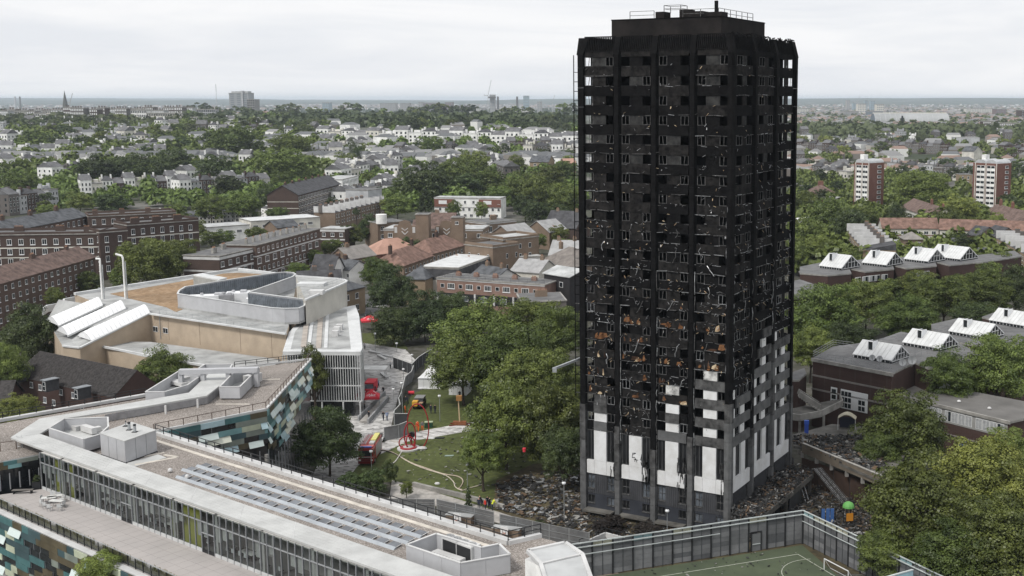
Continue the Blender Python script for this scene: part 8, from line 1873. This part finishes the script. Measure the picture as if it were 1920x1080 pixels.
def row_of_houses(p0,p1,n,kinds,label,group,sc=1.0,jitter=0.):
 global nh
 a=Vector(PG(*p0));b=Vector(PG(*p1));d_=b-a;ang=math.atan2(d_.y,d_.x)
 for k in range(n):
  q=a.lerp(b,(k+.5)/n);kd=kinds[k % len(kinds)];wv=HM[kd][k % 4][3];w_=d_.length/n/wv*.98
  t_=place_house(q.x,q.y+rc.uniform(-jitter,jitter),ang,kd,label %(ordn(k)),group,1,True,k)
  t_.scale=(w_,1.0,sc)
  nh += 1
row_of_houses((745,268),(1085,283),13,['white'],'%s villa from the left in the long white terrace under the park trees','long white terrace',1.15)
row_of_houses((600,262),(742,268),6,['white','cream','white'],'%s villa from the left in the row continuing the white terrace','left end of white terrace')
row_of_houses((712,372),(862,318),12,['white','white','cream'],'%s white house from the near end, in the gabled street left of the park clump','street of white gables')
row_of_houses((640,398),(735,375),8,['white','grey','brown'],'%s house from the near end of the terrace behind the blank gable','bending terrace')
row_of_houses((625,350),(790,300),10,['white','cream','white','brown'],'%s house from the left in the pale street behind the slate-roofed block','pale street')
row_of_houses((900,300),(960,345),5,['white','brown','white'],'%s house from the back of the little white street by the avenue','little white street')
row_of_houses((950,288),(1078,292),8,['brown','brick'],'%s brown house from the left in the row above the avenue planes','brown row above avenue')
row_of_houses((1495,285),(1600,290),8,['brick','brown'],'%s dark house from the left, left of the left brick tower','dark terrace right of tower')
row_of_houses((1600,282),(1780,290),14,['brown','brick','brown'],'%s terrace house from the left in the long row behind the brick towers','long row behind brick towers')
row_of_houses((1880,292),(1930,298),4,['brick'],'%s dark house from the left behind the right brick tower','dark houses right of tower')
row_of_houses((1500,330),(1600,345),6,['brown','cream'],'%s house from the left in the broken row by the left brick tower','scattered row')
row_of_houses((1670,330),(1830,340),9,['grey','brown','brown','cream'],'%s house from the left in the row between the two brick towers','row between brick towers')
row_of_houses((0,330),(85,322),4,['white','cream'],'%s white villa from the left, above the broad tree at the left edge','left edge villas',1.1)
row_of_houses((85,345),(150,335),3,['white','brown'],'%s villa from the left in the row right of the left-edge tree','villas right of left-edge tree')
row_of_houses((0,300),(160,296),6,['white','white','grey'],'%s villa from the left in the upper left white row','upper left white row',1.1)
row_of_houses((165,310),(300,300),6,['white','cream'],'%s villa from the left in the white row behind the dark tree clump','white row behind clump')
row_of_houses((0,405),(95,390),5,['brown','grey','brick'],'%s house from the left in the slate-roofed row above the long brick range','slate-roofed row')
row_of_houses((150,372),(330,362),9,['white','cream','white','brick'],'%s house from the left in the middle row of the left side','middle row left side')
row_of_houses((330,372),(500,358),8,['white','grey','brick','cream'],'%s house from the left in the row before the huge spreading tree','row before huge tree')
row_of_houses((340,352),(420,342),4,['white','grey'],'%s house from the left in the short row with the glazed rooftop','short row with glazed rooftop')
row_of_houses((300,425),(480,415),8,['white','cream','grey'],'%s low house from the left behind the banded blocks','low houses behind banded blocks',.6)
row_of_houses((500,412),(600,404),5,['white','grey'],'%s low pale building from the left behind the very long block','low pale buildings',.5)
bld('mansion_block','long balconied mansion block with a big dark slate roof and white dormers',(559,366),(641,342),13.5,15,BRKD,'gable',SLATED,4.5,wins=((1.8,1.4,2.5,0,1.3,1.7),(4.8,1.4,2.5,0,1.3,1.7),(7.8,1.4,2.5,0,1.3,1.7),(10.8,1.4,2.5,0,1.3,1.7)),chim=[(i/7+.06,.5,2,1.5) for i in range(7)],bands=((3.2,.25,CREAM),(6.3,.25,CREAM),(9.3,.25,CREAM)),ends=0)
bld('mansion_block','white-fronted continuation of the balconied mansion block',(642,338),(672,328),15,12,WHITE,'flat',FELTL,wins=((1.8,1.4,2.8,0,1.3,1.7),(5,1.4,2.8,0,1.3,1.7),(8.3,1.4,2.8,0,1.3,1.7)))
bld('blank_gable_house','house with a tall blank pale grey end wall',(648,356),(690,358),14,12,GREYR,'flat',FELT,cat='house')
sawtooth('%s house from the near end in the curving terrace with pale party-wall copings',(628,400),(728,376),8,10,11,BRKT,SLATED,'curving terrace')
bld('house','gable-roofed tan brick building above the avenue planes',(993,303),(1028,304),9,14,BRKY,'gable',SLATE,4,wins=((2,4,4,0,2,1.6),(5.5,4,4,0,2,1.6)))
bld('house','salmon-roofed house beside the tower edge',(1060,305),(1080,306),7,12,BRKT,'gable',M('salmon_roof',(.40,.245,.19),.85,.08,.4),3)
bld('modern_block','white low modern school in several tiers between the brick towers',(1677,308),(1738,309),8,12,WHITE,'flat',FELTL,wins=((2,2,3,0,2.2,1.4,WIN3),(5.5,2,3,0,2.2,1.4,WIN3)))
bld('modern_block','lower white tier of the modern school between the brick towers',(1700,319),(1765,320),6,10,WHITE,'flat',FELTL,wins=((2,2,3,0,2.2,1.4,WIN3),))
bld('house','white veranda house left of the left brick tower',(1562,318),(1590,318),6,10,WHITE,'hip',SLATE,2.5,wins=((1.8,1.5,2.2,0,1.2,1.5),))
bld('house','yellow brick house with tall sashes below the modern school',(1800,328),(1823,328),9,10,BRKY,'flat',FELT,wins=((2,2,3.6,0,1.2,2.),(5.5,2,3.6,0,1.2,2.)))
bld('house','tall cream gable wall with chimneys left of the right brick tower',(1826,284),(1842,283),14,12,CREAM,'xgable',SLATE,4,chim=((.3,.5,1.5,2),))
bld('low_block','long low pale block across the far right middle',(1790,258),(1837,258),8,14,GREYR,'flat',FELTL)
bld('low_block','long low pale roof behind the trees, right of centre right',(1588,262),(1628,262),8,14,CREAM,'flat',FELTL,group=None)
belts=[(350,640,204,222,18,14,21,'far',3,'in the wood along the ridge under the grey slab'),(640,1078,203,224,24,13,20,'far',3,'in the park wood above the long white terrace'),(640,1078,224,240,18,12,18,'far',2,'at the park wood edge, just above the long white terrace'),(350,600,224,250,12,16,24,'far',2,'on the slope below the ridge wood'),(0,350,222,238,13,15,22,'far',2,'in the tree line below the skyline mansions'),(0,350,240,262,10,16,24,'mid',2,'on the left slope between the white villas'),(100,420,262,290,9,16,26,'dark',2,'among the villas of the left middle distance'),(600,1070,268,292,13,10,17,'mid',2,'in the gardens below the long white terrace'),(590,730,290,335,6,9,16,'mid',2,'among the pale streets left of the park clump'),(1492,1915,240,262,13,11,18,'far',2,'in the green belt before the vaulted hall'),(1492,1915,264,284,12,11,18,'mid',2,'behind the dark terraces of the right side'),(1495,1600,300,372,7,12,20,'dark',2,'left of the left brick tower'),(1668,1832,296,350,8,11,19,'dark',2,'between the two brick towers'),(1880,1915,310,400,5,16,24,'dark',2,'right of the right brick tower'),(0,150,350,385,4,10,16,'mid',2,'among the slate roofs at the left edge'),(940,1076,270,300,6,9,15,'far',2,'round the brown houses above the avenue')]
for (x0,x1,y0,y1,n,r0,r1,kd,lod,ph) in belts:
 pts=[];tr=0
 while len(pts)<n and tr<4000:
  tr += 1;x,y=rc.uniform(x0,x1),rc.uniform(y0,y1)
  if min([math.hypot((x-a)*1.0,(y-b)*1.4) for a,b in pts] or [99])>(r0+r1)/2*.7*(1 if tr<2000 else .6):pts.append((x,y))
 pts.sort()
 for k,(x,y) in enumerate(pts):
  kk=kd if rc.random()<.66 else rc.choice(['mid','far','dark','light' if lod<3 else 'far'])
  if lod == 3:kk='far' if rc.random()<.75 else 'mid'
  tree(x,y,rc.uniform(r0,r1),'%s tree from the left %s' %(ordn(k),ph),kk,lod,rc.uniform(.72,.95),8,trunk=(lod<2),group='trees '+ph)
zones=[(0,350,222,262,26,['white','cream','brown','grey'],'among the trees of the left slope'),(350,600,236,262,12,['brown','white','brick'],'below the ridge wood'),(590,740,272,345,16,['white','cream','white','grey'],'in the pale streets left of the park clump'),(740,1076,290,300,10,['white','brown','cream'],'between the white terrace and the avenue'),(1495,1915,246,275,22,['white','cream','brown','grey'],'in the green belt before the vaulted hall'),(1495,1600,296,345,5,['brown','cream'],'left of the left brick tower'),(0,300,268,296,12,['white','cream','white'],'behind the upper left villas'),(300,480,288,330,6,['white','cream'],'among the big trees of the left centre')]
for (x0,x1,y0,y1,n,ks,ph) in zones:
 pts=[];tr=0
 while len(pts)<n and tr<3000:
  tr += 1;x,y=rc.uniform(x0,x1),rc.uniform(y0,y1)
  if min([abs(x-a)+abs(y-b)*2.0 for a,b in pts] or [99])>14:pts.append((x,y))
 pts.sort()
 for k,(x,y) in enumerate(pts):
  p=PG(x,y);place_house(p[0],p[1],rc.uniform(-.5,.5),rc.choice(ks),'%s scattered house from the left %s' %(ordn(k),ph),'scattered houses '+ph,rc.uniform(.9,1.25),True,k);nh += 1
def simple_block(name,label,px0,px1,ptop,Y,depth,mat,winm=None,nx=0,nz=0,cat='building',roofm=None,group=None,extra=None):
 a=D(px0,ptop,Y);b=D(px1,ptop,Y);zt=a[2];gz=min(g(a[0],Y),g(b[0],Y));t_=thing(name,label,cat,(a[0],Y,gz),0,group)
 W_=b[0]-a[0]
 m_=MB(o=(a[0],Y,0));m_.box(0,W_,0,depth,gz-5,zt,mat);m_.build('wall',t_)
 m_=MB(o=(a[0],Y,0));m_.box(-.5,W_+.5,-.5,depth+.5,zt,zt+1.2,roofm or CONC);m_.build('roof',t_)
 if nx:
  m_=MB(o=(a[0],Y,0));hh=(zt-gz)
  for i in range(nx):
   for j in range(nz):x=W_*(i+.5)/nx;z=gz+hh*(j+.6)/nz;m_.box(x-W_/nx*.28,x+W_/nx*.28,-.3,0,z-hh/nz*.28,z+hh/nz*.28,winm or GLASS)
  m_.build('windows',t_,kind='stuff')
 return t_,a,W_,gz,zt
x=0;k=0
while x<345:
 w_=rc.uniform(12,26);pt=rc.uniform(201,209)+(4 if x<60 else 0);mt=rc.choice([BRKG,BRKD,GREYR,BRKG,SLATE,CREAM]);Y=rc.uniform(1750,2050)
 t_,a,W_,gz,zt=simple_block('mansion_block','%s mansion block from the left along the left skyline' % ordn(k),x,x+w_,pt,Y,18,mt,FRAME if mt is not CREAM else GLASS,int(w_/3),4,group='left skyline mansions')
 m_=MB(o=(a[0],Y,0))
 for q in range(int(w_/5)):m_.box(W_*(q+.4)/(w_/5)-1,W_*(q+.4)/(w_/5)+1,5,7,zt,zt+4,BRKG)
 m_.build('chimneys',t_,kind='stuff');x += w_*.92;k += 1
for k,(x0,x1,pt,Y,mt,lb) in enumerate(((64,74,213,1500,WHITE,'white stair tower of the pale block on the left skyline'),(74,93,217,1500,WHITE,'pale flat block right of the white stair tower, left skyline'),(245,275,207,1600,WHITE,'white-topped mansion on the left skyline, right part'),(275,340,213,1550,CREAM,'cream mansion with bays at the right end of the left skyline'),(368,403,206,1900,GREYR,'grey flat building half hidden in the ridge wood'),(358,392,221,1500,WHITE,'white modern house with a wide roof below the ridge wood'),(343,372,230,1450,WHITE,'white villa with chimneys below the ridge wood'),(408,434,219,1600,WHITE,'white villa poking out of the ridge wood'),(400,456,234,1400,BRKG,'tall grey terrace under the ridge wood'),(1855,1918,232,1700,BRKG,'long grey institutional building at the far right'),(1843,1862,228,1750,BRKD,'dark block beside the long institutional building'))):
 simple_block('building',lb,x0,x1,pt,Y,16,mt,GLASS if mt in (WHITE,CREAM,GREYR) else FRAME,int((x1-x0)/3.2),4)
t_,a,W_,gz,zt=simple_block('office_slab','big pale grey office slab rising above the ridge wood',429,465,175,2700,40,M('slab_grey',(.30,.315,.33),.6,.05,.02),M('slab_strip',(.20,.22,.24),.4,0),3,12,'office block')
m_=MB(o=(a[0],2700,0));m_.box(W_*.66,W_*.74,-2,10,gz,zt+6,GREYR);m_.box(W_*.1,W_*.95,5,30,zt+1.2,zt+5,GREYR);m_.build('lift_tower',t_)
simple_block('office_slab','darker shorter wing attached right of the big grey office slab',463,477,187,2695,35,M('wing_grey',(.22,.215,.205),.7,.05,.02),GLASS,4,8,'office block')
p=D(123,206,2600);sp=thing('church_spire','tall pointed church spire on the left skyline','church',(p[0],2600,g(p[0],2600)))
hs=D(123,169,2600)[2]-g(p[0],2600);sb_=p[2]-g(p[0],2600)
part(sp,'tower_base',lambda m:m.box(-8,8,-8,8,0,sb_+3,BRKG));part(sp,'spire',lambda m:m.add([(7*math.cos(i*math.pi/4+.39),7*math.sin(i*math.pi/4+.39),sb_) for i in range(8)]+[(0,0,hs)],[(i,(i+1)% 8,8) for i in range(8)],M('spire_grey',(.10,.105,.10),.8,.1,.05)))
def chimney_stack(px,ptop,Y,r_,label,mat=CONCD):
 p=D(px,ptop,Y);gz=g(p[0],Y);t_=thing('chimney_stack',label,'chimney',(p[0],Y,gz));part(t_,'shaft',lambda m:m.tube([(0,0,0),(0,0,p[2]-gz)],[r_*1.15,r_*.85],mat,10));return t_
chimney_stack(28,181,6500,5,'left of two pale chimneys at the far left',GREYR);chimney_stack(37,181,6500,5,'right of two chimneys at the far left',CONCD);chimney_stack(933.5,181,5600,5.5,'dark chimney stack right of the unfinished tower and crane',M('stack_dark',(.08,.07,.065),.9,0));chimney_stack(969.5,181,5600,5.5,'dark chimney stack left of the glass cylinder tower',M('stack_dark',(.08,.07,.065),.9,0));chimney_stack(1692,217,1750,1.6,'dark thin chimney in front of the vaulted hall',BLACKM)
FB=M('far_glass_tower',(.26,.34,.38),.4,.05,.02);FP=M('far_brick',(.20,.15,.15),.8,.05,.02);FG=M('far_concrete',(.34,.33,.32),.8,.05,.02)
for k,(x0,x1,pt,Y,mt,lb) in enumerate(((981,991,180,5400,FB,'pale glass cylinder-like tower on the horizon left of the burnt tower'),(1007,1015,191,5200,FG,'stepped pale tower right of the glass one'),(918,927,178,5000,FG,'unfinished concrete core under the tall crane'),(834,848,192,4800,FP,'reddish slope-topped tower on the central skyline'),(793,821,193,4900,FP,'wide reddish block on the central skyline'),(785,792,192,5100,FG,'pale slim block left of the wide reddish one'),(712,742,194,5200,FG,'pale double block on the central skyline'),(750,768,194,5000,FG,'grey block between the pale pair and the reddish one'),(604,617,193,4200,FB,'white-edged tower right of the ridge wood'),(862,880,197,5600,FP,'low reddish block right of the slope-topped one'),(1043,1056,195,5000,FG,'grey block beneath the distant crane'),(1060,1078,201,4300,WHITE,'white building with a curved roof beside the tower edge'),(1609,1624,195,3900,CREAM,'left of two cream residential towers, far right'),(1644,1658,196,3900,CREAM,'right of two cream residential towers, far right'),(1622,1627,188,5200,FB,'slim blue tower between the cream ones'),(1588,1594,188,5600,FG,'slim pale tower left of the cream pair'),(1600,1607,193,5400,FB,'short blue tower left of the cream pair'),(1633,1641,189,5400,FB,'blue tower right of the slim blue one'),(1628,1656,209,3300,M('far_dark_block',(.16,.19,.22),.6,0),'dark blue-grey block in front of the cream towers'),(1583,1610,209,3300,FG,'pale office block left of the dark blue-grey one'),(1868,1887,205,3400,FP,'brown-grey square tower at the far right'),(1916,1930,207,2600,BRKD,'dark block cut by the right edge'),(1495,1517,204,4200,CREAM,'low cream block just right of the burnt tower'),(1812,1862,204,4600,CREAM,'long pale block on the right skyline'),(1500,1520,221,2600,BRKG,'grey block near the right edge of the burnt tower'),(868,900,204,4600,CREAM,'low pale block under the central skyline'),(930,1000,206,4400,CREAM,'long pale low block in front of the glass tower'))):
 simple_block('far_block',lb,x0,x1,pt,Y,40,mt,M('far_window',(.20,.22,.24),.5,0),max(2,int((x1-x0)/3)),6,'building')
p=D(922.5,181,4990);t_=thing('unfinished_deck','dark working deck round the unfinished core','construction',(p[0],4990,g(p[0],4990)));m_=MB(o=p);m_.box(-16,16,-8,8,-7,0,CONCD);m_.build('platform',t_)
def crane(px,pb,pt,Y,lean,label):
 b=D(px,pb,Y);t=D(px,(pb+pt)/2+2,Y);tip=D(px+lean,pt,Y);t_=thing('tower_crane',label,'crane',(b[0],Y,g(b[0],Y)));m_=MB();m_.bar((b[0],Y,g(b[0],Y)),t,1.6,1.6,GREYR);m_.build('mast',t_)
 m_=MB();m_.bar(t,tip,1.2,1.2,GREYR);m_.bar(t,(t[0]-12,Y,t[2]+2),1.6,2.,GREYR);m_.build('jib',t_)
crane(915,205,150,3300,6,'tall luffing crane by the unfinished core');crane(1036,202,178,5000,4,'small crane near the left edge of the burnt tower');crane(131,206,175,2700,5,'thin crane right of the church spire');crane(1608,200,180,5000,4,'thin crane above the cream residential towers');crane(1580,200,185,5300,-3,'small crane left of the slim pale tower')
p=D(404.5,158,4200);t_=thing('radio_mast','hair-thin radio mast on the far hills','mast',(p[0],4200,g(p[0],4200)));m_=MB();m_.bar((p[0],4200,g(p[0],4200)-5),p,1.2,1.2,GREYR);m_.bar(p,(p[0],4200,p[2]-25),1.7,1.7,GREYR);m_.build('lattice',t_)
hy=2050;a=D(1650,242,hy);b=D(1772,243,hy+60);gz=g(a[0],hy);top=D(1655,219,hy)[2];t_=thing('exhibition_hall','great exhibition hall with a long vaulted glass and metal roof','exhibition hall',(a[0],hy,gz))
n=12;hw=26;L_=b[0]-a[0];m_=MB(o=(a[0]-8,hy,gz));v=[];ns=14
for j in range(ns+1):
 for i in range(n+1):th2=math.pi*i/n;v.append((L_*j/ns,26-math.cos(th2)*hw,9+math.sin(th2)*(top-gz-3)))
m_.add(v,[(j*(n+1)+i,(j+1)*(n+1)+i,(j+1)*(n+1)+i+1,j*(n+1)+i+1) for j in range(ns) for i in range(n)],M('vault_sheet',(.33,.34,.34),.6,.1,.01));m_.add([v[i] for i in range(n+1)],[tuple(range(n+1))],M('vault_end',(.12,.15,.18),.5,0));m_.add([v[ns*(n+1)+i] for i in range(n+1)],[tuple(range(n+1))[::-1]],M('vault_end',(.12,.15,.18),.5,0));m_.build('vaulted_roof',t_)
m_=MB(o=(a[0]-8,hy,gz));m_.box(0,L_,-.5,52.5,-3,8,CREAM);m_.build('wall',t_)
m_=MB(o=(a[0]-8,hy,gz));m_.box(0,L_,22,30,top-gz+4.5,top-gz+7,CREAM)
for j in range(ns+1):
 for i in range(0,n//2+2):m_.bar(v[j*(n+1)+i],v[j*(n+1)+i+1],.7,.7,GREYR)
m_.build('roof_rib',t_,kind='stuff')
simple_block('hall_annexe','long low white annexe left of the vaulted hall',1603,1645,234,2040,40,CREAM,None,0,0,'building');simple_block('hall_annexe','low white building below the left end of the vaulted hall',1652,1672,237,1900,20,WHITE,GLASS,6,2,'building')
# ---- masses beyond counting: far roofs, far woods, far hills' woods
def far_roofs(name,label,n,x0,x1,y0,y1,seed,hmin,hmax,mats):
 r=np.random.RandomState(seed);V=[];Fc=[];mi=[];
 for i in range(n):
  px=r.uniform(x0,x1);py=y0+(y1-y0)*r.uniform(0,1)**.8
  p=PG(px,py,900.,14000.);y=p[1]
  w_=r.uniform(7,22)*(1 if y<3000 else 1.6);d_=r.uniform(8,16);h=r.uniform(hmin,hmax);a=r.choice([-.3,.25,.6,1.2])+r.uniform(-.1,.1);c,s_=math.cos(a),math.sin(a);k=len(V)
  for (u,v_,z) in ((-1,-1,-3),(1,-1,-3),(1,1,-3),(-1,1,-3),(-1,-1,h),(1,-1,h),(1,1,h),(-1,1,h)):
   xx,yy=u*w_/2,v_*d_/2;V.append((p[0]+xx*c-yy*s_,p[1]+xx*s_+yy*c,p[2]+z))
  V.append((p[0]-w_*.4*c,p[1]-w_*.4*s_,p[2]+h+2.6));V.append((p[0]+w_*.4*c,p[1]+w_*.4*s_,p[2]+h+2.6))
  wm=r.randint(0,4);rm=4+r.randint(0,3)
  for f in ((0,1,5,4),(1,2,6,5),(2,3,7,6),(3,0,4,7)):Fc.append(tuple(k+q for q in f));mi.append(wm)
  for f in ((4,5,9,8),(6,7,8,9),(5,6,9),(7,4,8)):Fc.append(tuple(k+q for q in f));mi.append(rm)
 me=bpy.data.meshes.new(name);me.from_pydata(V,[],Fc)
 for m in mats:me.materials.append(m)
 me.polygons.foreach_set('material_index',mi);me.update();o=bpy.data.objects.new(name,me);COL.objects.link(o);tag(o,label,'rooftops',kind='stuff')
fm=[M('far_white',(.70,.70,.68),.8,0),M('far_cream',(.42,.40,.36),.8,0),M('far_brown',(.17,.15,.135),.8,0),M('far_greybrown',(.24,.22,.2),.8,0),M('far_slate',(.13,.135,.14),.8,0),M('far_grey_roof',(.22,.22,.22),.8,0),M('far_red_roof',(.24,.17,.14),.8,0)]
far_roofs('distant_rooftops','sea of distant rooftops on the right beyond the vaulted hall',3600,1480,1960,197,246,5,7,12,fm)
far_roofs('distant_rooftops','distant rooftops showing beyond the park wood in the centre',1500,560,1090,197,206,6,7,12,fm)
far_roofs('distant_rooftops','distant rooftops along the left skyline',1400,-40,560,198,222,7,7,12,fm)
far_roofs('middle_rooftops','tight mass of roofs filling the gaps of the left and centre middle distance',330,-20,1090,240,400,8,6,10,[WHITE,fm[0],WHITE,fm[3],fm[4],fm[4],fm[5]])
far_roofs('middle_rooftops','tight mass of roofs filling the gaps of the right middle distance',260,1485,1940,250,440,9,4,8,fm)
def far_trees(name,label,n,x0,x1,y0,y1,seed,rmin,rmax,nb=26,ymin=900.):
 r=np.random.RandomState(seed);out=[]
 for i in range(n):
  px=r.uniform(x0,x1);py=r.uniform(y0,y1);p=PG(px,py,ymin,14000.);R_=r.uniform(rmin,rmax);hh=R_*r.uniform(.8,1.1)
  d=r.normal(size=(nb,3));d[:,2]=np.abs(d[:,2]);d /= np.linalg.norm(d,axis=1)[:,None];lump=1+.25*np.sin(d[:,:1]*9+i)*np.cos(d[:,1:2]*8+i*2);c=np.array([p[0],p[1],p[2]+2])+d*lump*np.array([R_,R_,hh*1.3])*r.uniform(.75,1,(nb,1))
  nor=d+r.normal(size=(nb,3))*.5;nor /= np.linalg.norm(nor,axis=1)[:,None];u=np.cross(nor,r.normal(size=(nb,3)));u /= np.linalg.norm(u,axis=1)[:,None];v=np.cross(nor,u);s_=R_*r.uniform(.28,.5,(nb,1))*(.52 if nb>30 else 1)
  out.append(np.stack([c-u*s_-v*s_*.6,c+u*s_*.4-v*s_,c+u*s_+v*s_*.5,c-u*s_*.3+v*s_],1).reshape(-1,3))
 A=np.concatenate(out);nq=len(A)//4;me=bpy.data.meshes.new(name);me.vertices.add(nq*4);me.vertices.foreach_set('co',A.ravel());me.loops.add(nq*4);me.loops.foreach_set('vertex_index',np.arange(nq*4,dtype=np.int32));me.polygons.add(nq);me.polygons.foreach_set('loop_start',np.arange(0,nq*4,4,dtype=np.int32));me.polygons.foreach_set('loop_total',np.full(nq,4,dtype=np.int32))
 me.materials.append(LEAFF if nb<30 else LEAF);me.update();o=bpy.data.objects.new(name,me);COL.objects.link(o);tag(o,label,'woodland',kind='stuff')
far_trees('distant_trees','trees dotted through the distant roofs on the right',1500,1480,1960,198,262,3,6,11)
far_trees('distant_trees','woodland mass behind the single trees of the park and ridge',1500,340,1090,200,240,4,6,10)
far_trees('distant_trees','trees dotted through the left skyline roofs',500,-40,350,200,240,5,6,10)
far_trees('garden_trees','garden trees and shrubs filling in between the houses left and centre',800,-20,1090,240,395,6,3.0,6.5,190,350.)
far_trees('garden_trees','garden trees and shrubs filling in between the houses on the right',520,1485,1940,250,520,7,3.0,6,190,250.)
far_trees('hillside_trees','leafy mass between the villas of the left hillside',620,-20,640,224,335,11,5,8.5,120,600.)
# ================================================================ HAZE
HZ=bpy.data.materials.new('haze');HZ.use_nodes=True;_t=HZ.node_tree;_t.nodes.clear();_o=_t.nodes.new('ShaderNodeOutputMaterial');_v=_t.nodes.new('ShaderNodeVolumePrincipled')
_v.inputs['Color'].default_value=(.79,.885,1,1);_v.inputs['Density'].default_value=5.6e-5;_v.inputs['Anisotropy'].default_value=.1
_t.links.new(_v.outputs[0],_o.inputs['Volume'])
m_=MB();m_.box(-33000,33000,-600,31000,-14,118,HZ);hz_o=m_.build('haze',None,'thin pale blue summer haze over the whole city','haze',kind='stuff')
